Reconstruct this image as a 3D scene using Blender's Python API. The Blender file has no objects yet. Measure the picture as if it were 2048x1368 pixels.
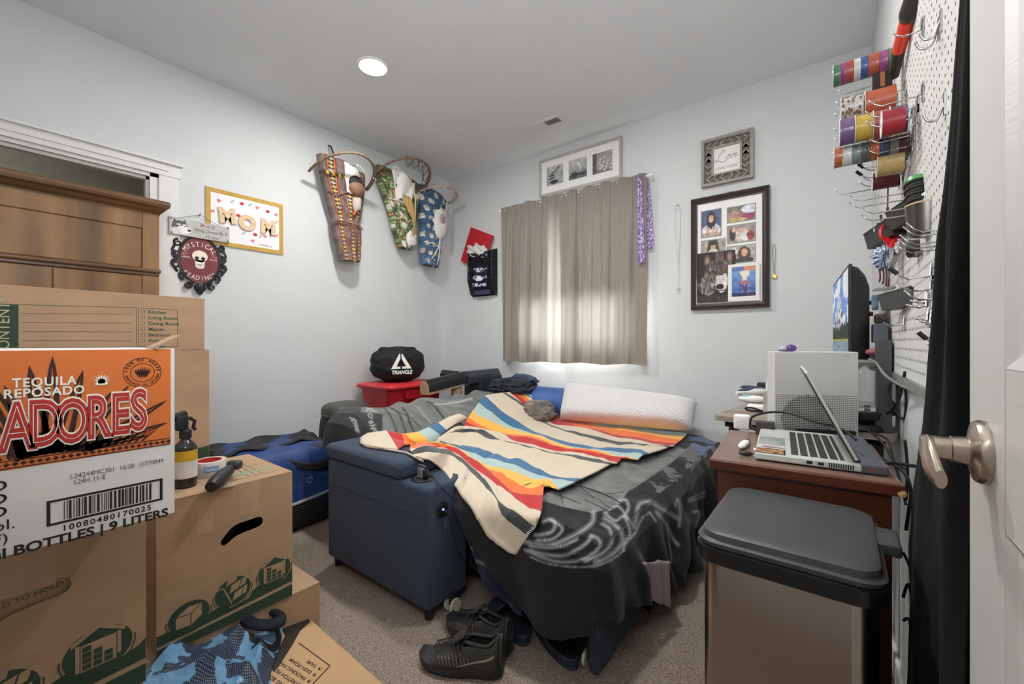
import bpy, bmesh, math, random
import numpy as np
from mathutils import Vector, Matrix, noise
random.seed(7)
SC = bpy.context.scene
COL = SC.collection
# ------------------------------------------------------------ camera
FPX, YAW, EYE = 840.0, math.radians(37.4), 1.10
cam_d = bpy.data.cameras.new('camera'); cam = bpy.data.objects.new('camera', cam_d); COL.objects.link(cam)
cam.location = (0, 0, EYE); cam.rotation_euler = (math.pi/2, 0, YAW)
cam_d.sensor_width = 36; cam_d.lens = FPX/2048*36; cam_d.clip_start = 0.02; cam_d.clip_end = 60
SC.camera = cam
# ------------------------------------------------------------ world, light, exposure
SC.view_settings.view_transform = 'Standard'; SC.view_settings.look = 'None'
SC.view_settings.gamma = 1; SC.view_settings.use_curve_mapping = False
SC.view_settings.exposure = 0.55
w = bpy.data.worlds.new('sky'); SC.world = w; w.use_nodes = True
bg = w.node_tree.nodes['Background']; bg.inputs[0].default_value = (0.80, 0.90, 1.0, 1); bg.inputs[1].default_value = 3.0
def area(name, loc, rot, power, sx, sy=None, color=(1, 1, 1), shape='DISK', spread=math.pi):
    l = bpy.data.lights.new(name, 'AREA'); l.shape = shape; l.size = sx
    if sy: l.size_y = sy
    l.energy = power; l.color = color; l.spread = spread
    o = bpy.data.objects.new(name, l); COL.objects.link(o); o.location = loc; o.rotation_euler = rot
    return o
ROOM = dict(x0=-3.11, x1=0.17, y0=-0.30, y1=3.05, z1=2.74)
LAMPS = [(-2.172, 1.481), (-0.78, 1.481)]
for lx, ly in LAMPS:
    area('recessed_lamp_light', (lx, ly, 2.722), (0, 0, 0), 14.0, 0.14, color=(1.0, 0.985, 0.965))
area('daylight', (-1.72, 3.62, 1.75), (math.radians(-90), 0, 0), 900.0, 1.5, 1.5, color=(0.88, 0.94, 1.0), shape='RECTANGLE')
area('camera_side_fill', (-0.35, -0.20, 1.75), (math.radians(118), 0, math.radians(32)), 21.0, 0.9, 0.5, color=(0.97, 0.985, 1.0), shape='RECTANGLE')  # added soft fill beside the camera, brightens ceiling and box fronts
# ------------------------------------------------------------ pixel ray -> world point on a plane
_s, _c = math.sin(YAW), math.cos(YAW)
def W(px, py, x=None, y=None, z=None, t=None):
    r = (px-1024)/FPX; u = (684-py)/FPX
    R = (-_s+_c*r, _c+_s*r, u)
    if x is not None: t = x/R[0]
    elif y is not None: t = y/R[1]
    elif z is not None: t = (z-EYE)/R[2]
    return Vector((R[0]*t, R[1]*t, EYE+R[2]*t))
def PX(p):
    f = -_s*p[0]+_c*p[1]; r = _c*p[0]+_s*p[1]
    return (1024+FPX*r/f, 684-FPX*(p[2]-EYE)/f)
# ------------------------------------------------------------ colours and materials
def lin(c):
    c /= 255.0
    return c/12.92 if c <= 0.04045 else ((c+0.055)/1.055)**2.4
def rgb(r, g, b, k=1.2):
    return tuple(min(0.92, lin(v)*k) for v in (r, g, b))
MATS = {}
def mat(name, c, rough=0.6, metal=0.0, var=0.06, scale=30.0, bump=0.0, bscale=None, stretch=(1, 1, 1), coat=0.0, alpha=None, trans=0.0, sheen=0.0, c2=None, ior=1.45, spec=0.5, raw=False):
    if name in MATS: return MATS[name]
    m = bpy.data.materials.new(name); m.use_nodes = True; nt = m.node_tree; N = nt.nodes; L = nt.links
    b = N['Principled BSDF']
    base = c if raw else rgb(*c)
    base2 = (c2 if raw else rgb(*c2)) if c2 else tuple(min(0.95, v*(1-var*3)) for v in base)
    tc = N.new('ShaderNodeTexCoord'); mp = N.new('ShaderNodeMapping'); mp.inputs['Scale'].default_value = stretch
    L.new(tc.outputs['Object'], mp.inputs[0])
    nz = N.new('ShaderNodeTexNoise'); nz.inputs['Scale'].default_value = scale; nz.inputs['Detail'].default_value = 4
    L.new(mp.outputs[0], nz.inputs['Vector'])
    mx = N.new('ShaderNodeMix'); mx.data_type = 'RGBA'
    mx.inputs[6].default_value = (*base, 1); mx.inputs[7].default_value = (*base2, 1)
    rp = N.new('ShaderNodeMapRange'); rp.inputs[1].default_value = 0.35; rp.inputs[2].default_value = 0.65
    L.new(nz.outputs['Fac'], rp.inputs[0]); L.new(rp.outputs[0], mx.inputs[0]); L.new(mx.outputs[2], b.inputs['Base Color'])
    b.inputs['Roughness'].default_value = rough; b.inputs['Metallic'].default_value = metal
    b.inputs['Specular IOR Level'].default_value = spec; b.inputs['IOR'].default_value = ior
    if coat: b.inputs['Coat Weight'].default_value = coat
    if sheen: b.inputs['Sheen Weight'].default_value = sheen; b.inputs['Sheen Roughness'].default_value = 0.5
    if trans: b.inputs['Transmission Weight'].default_value = trans
    if alpha is not None: b.inputs['Alpha'].default_value = alpha
    if bump:
        n2 = N.new('ShaderNodeTexNoise'); n2.inputs['Scale'].default_value = bscale or scale*3; n2.inputs['Detail'].default_value = 3
        L.new(mp.outputs[0], n2.inputs['Vector'])
        bp = N.new('ShaderNodeBump'); bp.inputs['Strength'].default_value = bump; bp.inputs['Distance'].default_value = 0.004
        L.new(n2.outputs['Fac'], bp.inputs['Height']); L.new(bp.outputs[0], b.inputs['Normal'])
    MATS[name] = m
    return m
def vmat(name, rough=0.85, sheen=0.0, bump=0.0, bscale=300, emit=0.0, k=1.0, coat=0.0, weave=None):
    """material that shows the colours woven / printed into the mesh ('Col' attribute)"""
    if name in MATS: return MATS[name]
    m = bpy.data.materials.new(name); m.use_nodes = True; nt = m.node_tree; N = nt.nodes; L = nt.links
    b = N['Principled BSDF']
    a = N.new('ShaderNodeAttribute'); a.attribute_name = 'Col'
    if emit:
        L.new(a.outputs['Color'], b.inputs['Emission Color']); b.inputs['Emission Strength'].default_value = emit
        b.inputs['Base Color'].default_value = (0.01, 0.01, 0.01, 1)
    else:
        nz = N.new('ShaderNodeTexNoise'); nz.inputs['Scale'].default_value = bscale*0.5
        tc = N.new('ShaderNodeTexCoord'); L.new(tc.outputs['Object'], nz.inputs['Vector'])
        mr = N.new('ShaderNodeMapRange'); mr.inputs[3].default_value = 0.86*k; mr.inputs[4].default_value = 1.10*k
        L.new(nz.outputs['Fac'], mr.inputs[0])
        vm = N.new('ShaderNodeVectorMath'); vm.operation = 'SCALE'
        L.new(a.outputs['Color'], vm.inputs[0]); L.new(mr.outputs[0], vm.inputs['Scale']); L.new(vm.outputs[0], b.inputs['Base Color'])
        if bump:
            bp = N.new('ShaderNodeBump'); bp.inputs['Strength'].default_value = bump; bp.inputs['Distance'].default_value = 0.003
            L.new(nz.outputs['Fac'], bp.inputs['Height']); L.new(bp.outputs[0], b.inputs['Normal'])
    b.inputs['Roughness'].default_value = rough
    if coat: b.inputs['Coat Weight'].default_value = coat
    if sheen: b.inputs['Sheen Weight'].default_value = sheen
    MATS[name] = m
    return m
def emat(name, c, strength):
    if name in MATS: return MATS[name]
    m = bpy.data.materials.new(name); m.use_nodes = True; b = m.node_tree.nodes['Principled BSDF']
    b.inputs['Base Color'].default_value = (*c, 1); b.inputs['Emission Color'].default_value = (*c, 1); b.inputs['Emission Strength'].default_value = strength
    MATS[name] = m
    return m
# ------------------------------------------------------------ objects
def wloc(o):
    v = Vector((0, 0, 0))
    while o: v += o.location; o = o.parent
    return v
def tag(o, label, cat=None, group=None, kind=None):
    if label: o['label'] = label
    if cat: o['category'] = cat
    if group: o['group'] = group
    if kind: o['kind'] = kind
    return o
def thing(name, label, cat, loc=(0, 0, 0), group=None):
    o = bpy.data.objects.new(name, None); COL.objects.link(o); o.location = loc; o.empty_display_size = 0.05
    return tag(o, label, cat, group)
def link_mesh(name, me, m, parent=None, label=None):
    """me is in world coordinates; re-expressed relative to its parent (or to its own base)"""
    if parent is not None:
        off = wloc(parent)
    else:
        co = np.empty(len(me.vertices)*3); me.vertices.foreach_get('co', co); co = co.reshape(-1, 3)
        lo, hi = co.min(0), co.max(0); off = Vector(((lo[0]+hi[0])/2, (lo[1]+hi[1])/2, lo[2]))
    me.transform(Matrix.Translation(-off))
    o = bpy.data.objects.new(name, me); COL.objects.link(o)
    if parent is not None: o.parent = parent
    else: o.location = off
    if m is not None and len(me.materials) == 0: me.materials.append(m)
    if label: o['label'] = label
    return o
class Fr:
    def __init__(s, O, U, V):
        s.O = Vector(O); s.U = Vector(U).normalized(); s.V = Vector(V).normalized(); s.N = s.U.cross(s.V)
    def p(s, u, v, n=0): return s.O + s.U*u + s.V*v + s.N*n
    def mtx(s):
        return Matrix(((s.U.x, s.V.x, s.N.x, s.O.x), (s.U.y, s.V.y, s.N.y, s.O.y), (s.U.z, s.V.z, s.N.z, s.O.z), (0, 0, 0, 1)))
    def at(s, u, v, n=0, ang=0):
        ca, sa = math.cos(ang), math.sin(ang)
        return Fr(s.p(u, v, n), s.U*ca+s.V*sa, s.V*ca-s.U*sa)
BACK = lambda x, z, y=3.05: Fr((x, y, z), (1, 0, 0), (0, 0, 1))      # faces the room, -Y
LEFT = lambda y, z, x=-3.11: Fr((x, y, z), (0, 1, 0), (0, 0, 1))     # faces +X
RIGHT = lambda y, z, x=0.155: Fr((x, y, z), (0, -1, 0), (0, 0, 1))   # faces -X
class M:
    def __init__(s): s.bm = bmesh.new()
    def poly(s, pts):
        vs = [s.bm.verts.new(p) for p in pts]
        try: return s.bm.faces.new(vs)
        except ValueError: return None
    def box(s, c, d, R=None):
        x, y, z = d[0]/2, d[1]/2, d[2]/2
        cs = [Vector(q) for q in ((-x,-y,-z),(x,-y,-z),(x,y,-z),(-x,y,-z),(-x,-y,z),(x,-y,z),(x,y,z),(-x,y,z))]
        if R is not None: cs = [R @ q for q in cs]
        vs = [s.bm.verts.new(Vector(c)+q) for q in cs]
        for f in ((0,3,2,1),(4,5,6,7),(0,1,5,4),(1,2,6,5),(2,3,7,6),(3,0,4,7)): s.bm.faces.new([vs[i] for i in f])
        return s
    def bb(s, a, b):
        a, b = Vector(a), Vector(b); return s.box((a+b)/2, [abs(v) for v in (b-a)])
    def rbox(s, c, d, r=0.01, seg=3, R=None):
        t = bmesh.new(); bmesh.ops.create_cube(t, size=1.0)
        for v in t.verts: v.co = Vector((v.co.x*d[0], v.co.y*d[1], v.co.z*d[2]))
        r = min(r, min(d)*0.49)
        bmesh.ops.bevel(t, geom=t.edges[:]+t.verts[:], offset=r, segments=seg, profile=0.5, affect='EDGES', clamp_overlap=True)
        for v in t.verts: v.co = (R @ v.co if R is not None else v.co) + Vector(c)
        return s.merge(t)
    def rbb(s, a, b, r=0.01, seg=3):
        a, b = Vector(a), Vector(b); return s.rbox((a+b)/2, [abs(v) for v in (b-a)], r, seg)
    def fbox(s, fr, u0, u1, v0, v1, n0, n1, r=0):
        R = Matrix((fr.U, fr.V, fr.N)).transposed(); c = fr.p((u0+u1)/2, (v0+v1)/2, (n0+n1)/2); d = (abs(u1-u0), abs(v1-v0), abs(n1-n0))
        return s.rbox(c, d, r, 2, R) if r else s.box(c, d, R)
    def merge(s, t):
        me = bpy.data.meshes.new('tmp'); t.to_mesh(me); t.free(); s.bm.from_mesh(me); bpy.data.meshes.remove(me); return s
    def cyl(s, a, b, r0, r1=None, seg=20, caps=True):
        a, b = Vector(a), Vector(b); r1 = r0 if r1 is None else r1
        d = (b-a).normalized(); q = d.orthogonal().normalized(); w_ = d.cross(q)
        A = [s.bm.verts.new(a+(q*math.cos(i*2*math.pi/seg)+w_*math.sin(i*2*math.pi/seg))*r0) for i in range(seg)]
        B = [s.bm.verts.new(b+(q*math.cos(i*2*math.pi/seg)+w_*math.sin(i*2*math.pi/seg))*r1) for i in range(seg)]
        for i in range(seg): s.bm.faces.new((A[i], A[(i+1)%seg], B[(i+1)%seg], B[i]))
        if caps: s.bm.faces.new(A[::-1]); s.bm.faces.new(B)
        return s
    def tube(s, pts, r, seg=8, closed=False, rs=None, flat=1.0):
        pts = [Vector(p) for p in pts]; n = len(pts); rings = []; q = None
        for i, p in enumerate(pts):
            if closed: d = pts[(i+1)%n]-pts[i-1]
            else: d = pts[min(i+1, n-1)]-pts[max(i-1, 0)]
            if d.length < 1e-9: d = Vector((0, 0, 1))
            d.normalize()
            if q is None: q = d.orthogonal().normalized()
            q = (q-d*q.dot(d)); q = q.normalized() if q.length > 1e-6 else d.orthogonal().normalized()
            w_ = d.cross(q); rr = rs[i] if rs else r
            rings.append([s.bm.verts.new(p+(q*math.cos(k*2*math.pi/seg)+w_*math.sin(k*2*math.pi/seg)*flat)*rr) for k in range(seg)])
        for i in range(n if closed else n-1):
            A, B = rings[i], rings[(i+1)%n]
            for k in range(seg): s.bm.faces.new((A[k], A[(k+1)%seg], B[(k+1)%seg], B[k]))
        if not closed: s.bm.faces.new(rings[0][::-1]); s.bm.faces.new(rings[-1])
        return s
    def lathe(s, prof, c, seg=28, axis=(0, 0, 1), sx=1.0, sy=1.0):
        c = Vector(c); d = Vector(axis).normalized()
        q = Vector((1, 0, 0)) if abs(d.x) < 0.9 else Vector((0, 1, 0)); q = (q-d*q.dot(d)).normalized(); w_ = d.cross(q); rings = []
        for r, h in prof:
            if r < 1e-6: rings.append([s.bm.verts.new(c+d*h)])
            else: rings.append([s.bm.verts.new(c+d*h+(q*math.cos(k*2*math.pi/seg)*sx+w_*math.sin(k*2*math.pi/seg)*sy)*r) for k in range(seg)])
        for A, B in zip(rings[:-1], rings[1:]):
            for k in range(seg):
                k2 = (k+1) % seg
                if len(A) == 1 and len(B) == 1: continue
                if len(A) == 1: s.bm.faces.new((A[0], B[k2], B[k]))
                elif len(B) == 1: s.bm.faces.new((A[k], A[k2], B[0]))
                else: s.bm.faces.new((A[k], A[k2], B[k2], B[k]))
        return s
    def grid(s, P, closed_u=False):
        V = [[s.bm.verts.new(p) for p in row] for row in P]; n = len(V)
        for i in range(n if closed_u else n-1):
            A, B = V[i], V[(i+1) % n]
            for j in range(len(A)-1): s.bm.faces.new((A[j], A[j+1], B[j+1], B[j]))
        return s
    def prism(s, poly, fr, d):
        A = [s.bm.verts.new(fr.p(u, v, 0)) for u, v in poly]; B = [s.bm.verts.new(fr.p(u, v, d)) for u, v in poly]; n = len(poly)
        s.bm.faces.new(A[::-1]); s.bm.faces.new(B)
        for i in range(n): s.bm.faces.new((A[i], A[(i+1)%n], B[(i+1)%n], B[i]))
        return s
    def blob(s, c, d, R=None, seg=20, rings=12, wob=0.0, freq=6, seed=0, power=2.0):
        t = bmesh.new(); bmesh.ops.create_uvsphere(t, u_segments=seg, v_segments=rings, radius=1)
        for v in t.verts:
            q = v.co.copy()
            if power != 2.0:
                k = (abs(q.x)**power+abs(q.y)**power+abs(q.z)**power)**(-1.0/power); q *= k
            n_ = 1+wob*noise.noise(q*freq*0.35+Vector((seed*3.1, seed*1.7, seed)))
            q = Vector((q.x*d[0]/2, q.y*d[1]/2, q.z*d[2]/2))*n_
            v.co = (R @ q if R is not None else q)+Vector(c)
        return s.merge(t)
    def build(s, name, m, parent=None, smooth=False, label=None, recalc=True, sub=0, solid=0, weld=0):
        if weld: bmesh.ops.remove_doubles(s.bm, verts=s.bm.verts[:], dist=weld)
        if recalc: bmesh.ops.recalc_face_normals(s.bm, faces=s.bm.faces[:])
        me = bpy.data.meshes.new(name); s.bm.to_mesh(me); s.bm.free()
        if smooth:
            me.polygons.foreach_set('use_smooth', [True]*len(me.polygons))
            if smooth != 'all': me.set_sharp_from_angle(angle=math.radians(38))
        o = link_mesh(name, me, m, parent, label)
        if solid: md = o.modifiers.new('thickness', 'SOLIDIFY'); md.thickness = solid; md.offset = 0
        if sub: md = o.modifiers.new('smooth', 'SUBSURF'); md.levels = sub; md.render_levels = sub
        return o
def curve_mesh(cu, fr):
    o = bpy.data.objects.new('tmp', cu); me = bpy.data.meshes.new_from_object(o); bpy.data.objects.remove(o)
    me.materials.clear(); me.transform(fr.mtx()); return me
def _loops_mesh(loops, fr, d, bevel=0):
    cu = bpy.data.curves.new('c', 'CURVE'); cu.dimensions = '2D'; cu.fill_mode = 'BOTH'; cu.extrude = d/2
    if bevel: cu.bevel_depth = bevel; cu.bevel_resolution = 1
    for lp in loops:
        sp = cu.splines.new('POLY'); sp.points.add(len(lp)-1)
        for i, (u, v) in enumerate(lp): sp.points[i].co = (u, v, 0, 1)
        sp.use_cyclic_u = True
    me = curve_mesh(cu, fr.at(0, 0, d/2)); bpy.data.curves.remove(cu); return me
def shape(name, loops, fr, d, m, parent=None, label=None, bevel=0):
    return link_mesh(name, _loops_mesh(loops, fr, d, bevel), m, parent, label)
def join_meshes(mes):
    bm = bmesh.new()
    for me in mes: bm.from_mesh(me); bpy.data.meshes.remove(me)
    me = bpy.data.meshes.new('j'); bm.to_mesh(me); bm.free(); return me
def _txt_mesh(body, size, fr, sx=1.0, off=0.0, d=0.0004, align='CENTER', shear=0, space=1.0, bevel=0, fit=None):
    cu = bpy.data.curves.new('t', 'FONT'); cu.body = body; cu.size = size; cu.offset = off; cu.extrude = d/2; cu.align_x = align; cu.align_y = 'CENTER'
    cu.shear = shear; cu.space_character = space; cu.resolution_u = 4
    if bevel: cu.bevel_depth = bevel
    o = bpy.data.objects.new('tmp', cu); me = bpy.data.meshes.new_from_object(o); bpy.data.objects.remove(o); bpy.data.curves.remove(cu)
    me.materials.clear()
    if fit:
        xs = [v.co.x for v in me.vertices]; lo, hi = min(xs), max(xs); me.transform(Matrix.Translation((-(lo+hi)/2, 0, 0))); sx = fit/(hi-lo)
    me.transform(Matrix.Diagonal((sx, 1, 1, 1))); me.transform(fr.at(0, 0, d/2).mtx()); return me
def text(name, items, m, parent, label=None):
    """items: (body, size, frame, kwargs)"""
    return link_mesh(name, join_meshes([_txt_mesh(b, sz, fr, **kw) for b, sz, fr, kw in items]), m, parent, label)
def arc_text(s, R, fr, a0, a1, size, flip=False, **kw):
    out = []; n = len(s)
    for i, ch in enumerate(s):
        a = a0+(a1-a0)*(i+0.5)/n
        if ch != ' ': out.append((ch, size, fr.at(R*math.cos(a), R*math.sin(a), 0, a-math.pi/2+(math.pi if flip else 0)), kw))
    return out
def paint(name, fr, w_, h_, nx, ny, fn, m, parent=None, n=0.0, label=None, bend=None):
    """a printed or painted flat surface; fn(u,v) in 0..1 gives its pigment (sRGB 0-255)"""
    V = []; C = []
    for j in range(ny+1):
        for i in range(nx+1):
            u, v = i/nx, j/ny
            V.append(fr.p((u-0.5)*w_, (v-0.5)*h_, n+(bend(u, v) if bend else 0))); C.append(fn(u, v))
    F = [(j*(nx+1)+i, j*(nx+1)+i+1, (j+1)*(nx+1)+i+1, (j+1)*(nx+1)+i) for j in range(ny) for i in range(nx)]
    me = bpy.data.meshes.new(name); me.from_pydata(V, [], F)
    setcol(me, [rgb(*c, k=1.15) for c in C])
    me.polygons.foreach_set('use_smooth', [True]*len(me.polygons))
    return link_mesh(name, me, m, parent, label)
def setcol(me, cols):
    at = me.color_attributes.new('Col', 'FLOAT_COLOR', 'POINT')
    a = np.ones((len(cols), 4)); a[:, :3] = np.array(cols)[:, :3]; at.data.foreach_set('color', a.ravel())
def ell(cx, cy, rx, ry, n=28, a0=0, a1=2*math.pi, rot=0):
    out = []
    full = abs(a1-a0-2*math.pi) < 1e-6
    for i in range(n if full else n+1):
        a = a0+(a1-a0)*i/n; x, y = rx*math.cos(a), ry*math.sin(a)
        out.append((cx+x*math.cos(rot)-y*math.sin(rot), cy+x*math.sin(rot)+y*math.cos(rot)))
    return out
def rect(u0, v0, u1, v1): return [(u0, v0), (u1, v0), (u1, v1), (u0, v1)]
def rrect(u0, v0, u1, v1, r, n=5):
    o = []
    for cx, cy, a in ((u1-r, v0+r, -90), (u1-r, v1-r, 0), (u0+r, v1-r, 90), (u0+r, v0+r, 180)):
        for i in range(n+1): t = math.radians(a+90*i/n); o.append((cx+r*math.cos(t), cy+r*math.sin(t)))
    return o
def stroke(pts, w_):
    """outline of a line of width w_ through pts (2D)"""
    L_, R_ = [], []
    for i, p in enumerate(pts):
        a = pts[max(i-1, 0)]; b = pts[min(i+1, len(pts)-1)]; dx, dy = b[0]-a[0], b[1]-a[1]; l = math.hypot(dx, dy) or 1
        ww = w_ if not isinstance(w_, (list, tuple)) else w_[i]
        nx, ny = -dy/l*ww/2, dx/l*ww/2
        L_.append((p[0]+nx, p[1]+ny)); R_.append((p[0]-nx, p[1]-ny))
    return L_+R_[::-1]
def smooth_pts(pts, n=8, closed=False):
    P = [Vector(p) for p in pts]; out = []; m_ = len(P)
    for i in range(m_ if closed else m_-1):
        if closed: a, b, c, d = P[i-1], P[i], P[(i+1) % m_], P[(i+2) % m_]
        else: a, b, c, d = P[max(i-1, 0)], P[i], P[i+1], P[min(i+2, m_-1)]
        for k in range(n):
            t = k/n
            out.append(0.5*((2*b)+(c-a)*t+(2*a-5*b+4*c-d)*t*t+(3*b-a-3*c+d)*t**3))
    if not closed: out.append(P[-1])
    return out
def cable(name, label, pts, r, m, group=None, parent=None, n=8):
    q = M(); q.tube(smooth_pts(pts, n), r, 8); o = q.build(name, m, parent, 'all')
    if parent is None: tag(o, label, 'cable' if 'cable' in name or 'cord' in name else 'cable', group)
    return o
def copy_tree(o, parent=None, loc=None):
    c = o.copy(); COL.objects.link(c); c.parent = parent
    if loc is not None: c.location = loc
    for ch in [k for k in bpy.data.objects if k.parent == o]: copy_tree(ch, c)
    return c
def fbm(x, y, z=0.0, o=3):
    return sum(noise.noise(Vector((x*2**i, y*2**i, z+i*7.3)))/2**i for i in range(o))
# common materials
CHROME = mat('chrome_wire', (205, 205, 205), 0.22, 1.0, 0.02, raw=False)
BLACKP = mat('black_plastic', (34, 34, 35), 0.42, var=0.03)
WHITEP = mat('white_plastic', (226, 226, 222), 0.4, var=0.02)
INK = mat('black_ink', (38, 30, 28), 0.7, var=0.02)
CARD = mat('corrugated_cardboard', (166, 136, 107), 0.85, var=0.04, scale=6, bump=0.1, bscale=160, stretch=(1, 1, 3))
GREENINK = mat('green_print', (50, 70, 54), 0.85, var=0.06, scale=60)
CARDINK = mat('carton_line_print', (72, 90, 70), 0.85, var=0.03)
CABLE = mat('black_cable_rubber', (28, 28, 29), 0.5, var=0.03)
# ============================================================ the room
def struct(o): o['kind'] = 'structure'; return o
WALL = mat('wall_paint', (195, 197, 197), 0.9, var=0.008, scale=3, bump=0.12, bscale=60)
CEIL = mat('ceiling_paint', (206, 209, 211), 0.95, var=0.008, scale=3, bump=0.1, bscale=80)
TRIM = mat('trim_paint', (206, 205, 202), 0.45, var=0.01)
CARPET = mat('carpet_pile', (188, 172, 156), 1.0, var=0.0, scale=200, bump=1.0, bscale=240, c2=(122, 107, 94), sheen=0.1)
for n_ in CARPET.node_tree.nodes:
    if n_.type == 'BUMP': n_.inputs['Distance'].default_value = 0.012
x0, x1, y0, y1, z1 = ROOM['x0'], ROOM['x1'], ROOM['y0'], ROOM['y1'], ROOM['z1']
# carpet floor with a gently uneven pile
q = M(); nx, ny = 90, 90
q.grid([[Vector((x0-1.0+(x1+0.3-x0+1.0)*i/nx, y0+(y1-y0)*j/ny, 0.004*fbm(i*0.9, j*0.9))) for j in range(ny+1)] for i in range(nx+1)])
struct(q.build('floor', CARPET, smooth='all'))
q = M(); q.bb((x0-0.9, y0-0.1, z1), (x1+0.1, y1+0.12, z1+0.1)); struct(q.build('ceiling', CEIL))
# back wall with the window opening
wx0, wx1, wz0, wz1 = -2.22, -1.22, 1.06, 2.18
fr = BACK(0, 0)
me = _loops_mesh([rect(x0, 0, x1, z1), rect(wx0, wz0, wx1, wz1)], Fr((0, y1+0.12, 0), (1, 0, 0), (0, 0, 1)), 0.12)
struct(link_mesh('wall_back', me, WALL))
# left wall with the closet opening
cz, cy0, cy1 = 2.07, -0.15, 0.655
me = _loops_mesh([[(y0, 0), (cy0, 0), (cy0, cz), (cy1, cz), (cy1, 0), (y1, 0), (y1, z1), (y0, z1)]], Fr((x0-0.11, 0, 0), (0, 1, 0), (0, 0, 1)), 0.11)
struct(link_mesh('wall_left', me, WALL))
q = M(); q.bb((x1, y0, 0), (x1+0.1, y1+0.12, z1)); struct(q.build('wall_right', WALL))
q = M(); q.bb((x0-0.11, y0-0.1, 0), (x1+0.1, y0, z1)); struct(q.build('wall_front', WALL))
DARKW = mat('closet_wall_dimmed', (150, 142, 122), 0.9, var=0.02)  # dimness inside the closet put into a darker, browner wall colour
q = M(); q.bb((x0-0.80, -0.7, 0), (x0-0.75, 1.2, z1)); q.bb((x0-0.75, -0.75, 0), (x0-0.11, -0.7, z1)); q.bb((x0-0.75, 1.15, 0), (x0-0.11, 1.2, z1))
struct(q.build('wall_closet', DARKW))
# closet casing: stepped header with projecting cap, flat jamb board
q = M()
q.bb((x0, cy0-0.09, cz+0.0), (x0+0.018, 0.79, cz+0.07)); q.bb((x0, cy0-0.1, cz+0.07), (x0+0.034, 0.80, cz+0.083))
q.bb((x0, cy0-0.09, cz+0.028), (x0+0.024, 0.73, cz+0.040))
q.bb((x0, cy1+0.035, 0), (x0+0.014, 0.785, cz))
q.bb((x0-0.11, cy1-0.004, 0), (x0+0.004, cy1+0.04, cz+0.02)); q.bb((x0-0.11, cy0, cz-0.02), (x0+0.004, cy1+0.04, cz+0.02))
q.bb((x0-0.06, cy1-0.018, 0), (x0-0.02, cy1, cz-0.02)); q.bb((x0-0.06, cy0, cz-0.036), (x0-0.02, cy1, cz-0.02))
struct(q.build('trim_1', TRIM))
for nm, a, b in (('baseboard_left', (x0, 0.80, 0), (x0+0.013, y1, 0.085)), ('baseboard_back', (x0, y1-0.013, 0), (x1, y1, 0.085)), ('baseboard_right', (x1-0.013, 1.0, 0), (x1, y1-0.02, 0.085))):
    q = M(); q.rbb(a, b, 0.004, 2); struct(q.build(nm, TRIM))
# window: sash frame, meeting rail, glass, sill, a raised half blind
wn = thing('window_1', None, None, ((wx0+wx1)/2, y1+0.06, wz0)); wn['kind'] = 'structure'
q = M()
for a, b in (((wx0, wz0), (wx0+0.05, wz1)), ((wx1-0.05, wz0), (wx1, wz1)), ((wx0, wz0), (wx1, wz0+0.05)), ((wx0, wz1-0.05), (wx1, wz1)), (((wx0+wx1)/2-0.025, wz0), ((wx0+wx1)/2+0.025, wz1))):
    q.bb((a[0], y1+0.05, a[1]), (b[0], y1+0.085, b[1]))
q.build('window_frame', mat('window_vinyl', (225, 225, 222), 0.4, var=0.01), wn)
q = M(); q.bb((wx0+0.02, y1+0.064, wz0+0.02), (wx1-0.02, y1+0.068, wz1-0.02))
gm = bpy.data.materials.new('window_glass'); gm.use_nodes = True; nt = gm.node_tree
g1 = nt.nodes.new('ShaderNodeBsdfTransparent'); g2 = nt.nodes.new('ShaderNodeBsdfGlossy'); g2.inputs['Roughness'].default_value = 0.02; gx = nt.nodes.new('ShaderNodeMixShader'); gx.inputs[0].default_value = 0.06
nt.links.new(g1.outputs[0], gx.inputs[1]); nt.links.new(g2.outputs[0], gx.inputs[2]); nt.links.new(gx.outputs[0], nt.nodes['Material Output'].inputs['Surface']); q.build('window_pane', gm, wn)
q = M(); q.rbb((wx0-0.04, y1-0.022, wz0-0.028), (wx1+0.04, y1+0.05, wz0-0.001), 0.004, 2); q.build('window_sill', TRIM, wn)
bl = thing('window_blind', 'pale roller shade half drawn across the window behind the tan curtain', 'blind', ((wx0+wx1)/2, y1+0.02, 1.50))
BLM = mat('blind_fabric', (215, 215, 210), 0.9, var=0.01, alpha=None); BLM.node_tree.nodes['Principled BSDF'].inputs['Transmission Weight'].default_value = 0.25
q = M(); q.bb((wx0+0.01, y1+0.022, 1.46), (wx1-0.01, y1+0.026, wz1-0.02)); q.build('shade_fabric', BLM, bl)
q = M(); q.cyl((wx0+0.01, y1+0.03, wz1-0.03), (wx1-0.01, y1+0.03, wz1-0.03), 0.02); q.rbb((wx0+0.01, y1+0.017, 1.445), (wx1-0.01, y1+0.031, 1.465), 0.003, 2); q.build('shade_roller', WHITEP, bl)
# recessed ceiling lamps
LENS = emat('lamp_lens', (1.0, 0.97, 0.92), 14.0)
for i, (lx, ly) in enumerate(LAMPS):
    t = thing('recessed_light', 'round white recessed ceiling lamp, switched on, in the middle of the ceiling' if i == 0 else 'second round recessed ceiling lamp, nearer the pegboard side', 'ceiling light', (lx, ly, 2.74))
    q = M(); q.lathe([(0.078, -0.001), (0.088, -0.001), (0.092, -0.004), (0.090, -0.008), (0.078, -0.010)], (lx, ly, 2.74), 40); q.build('trim_ring', WHITEP, t, True)
    q = M(); q.lathe([(0.0, -0.006), (0.078, -0.006), (0.078, -0.001), (0, -0.001)], (lx, ly, 2.74), 40); q.build('lens', LENS, t, True)
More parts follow.
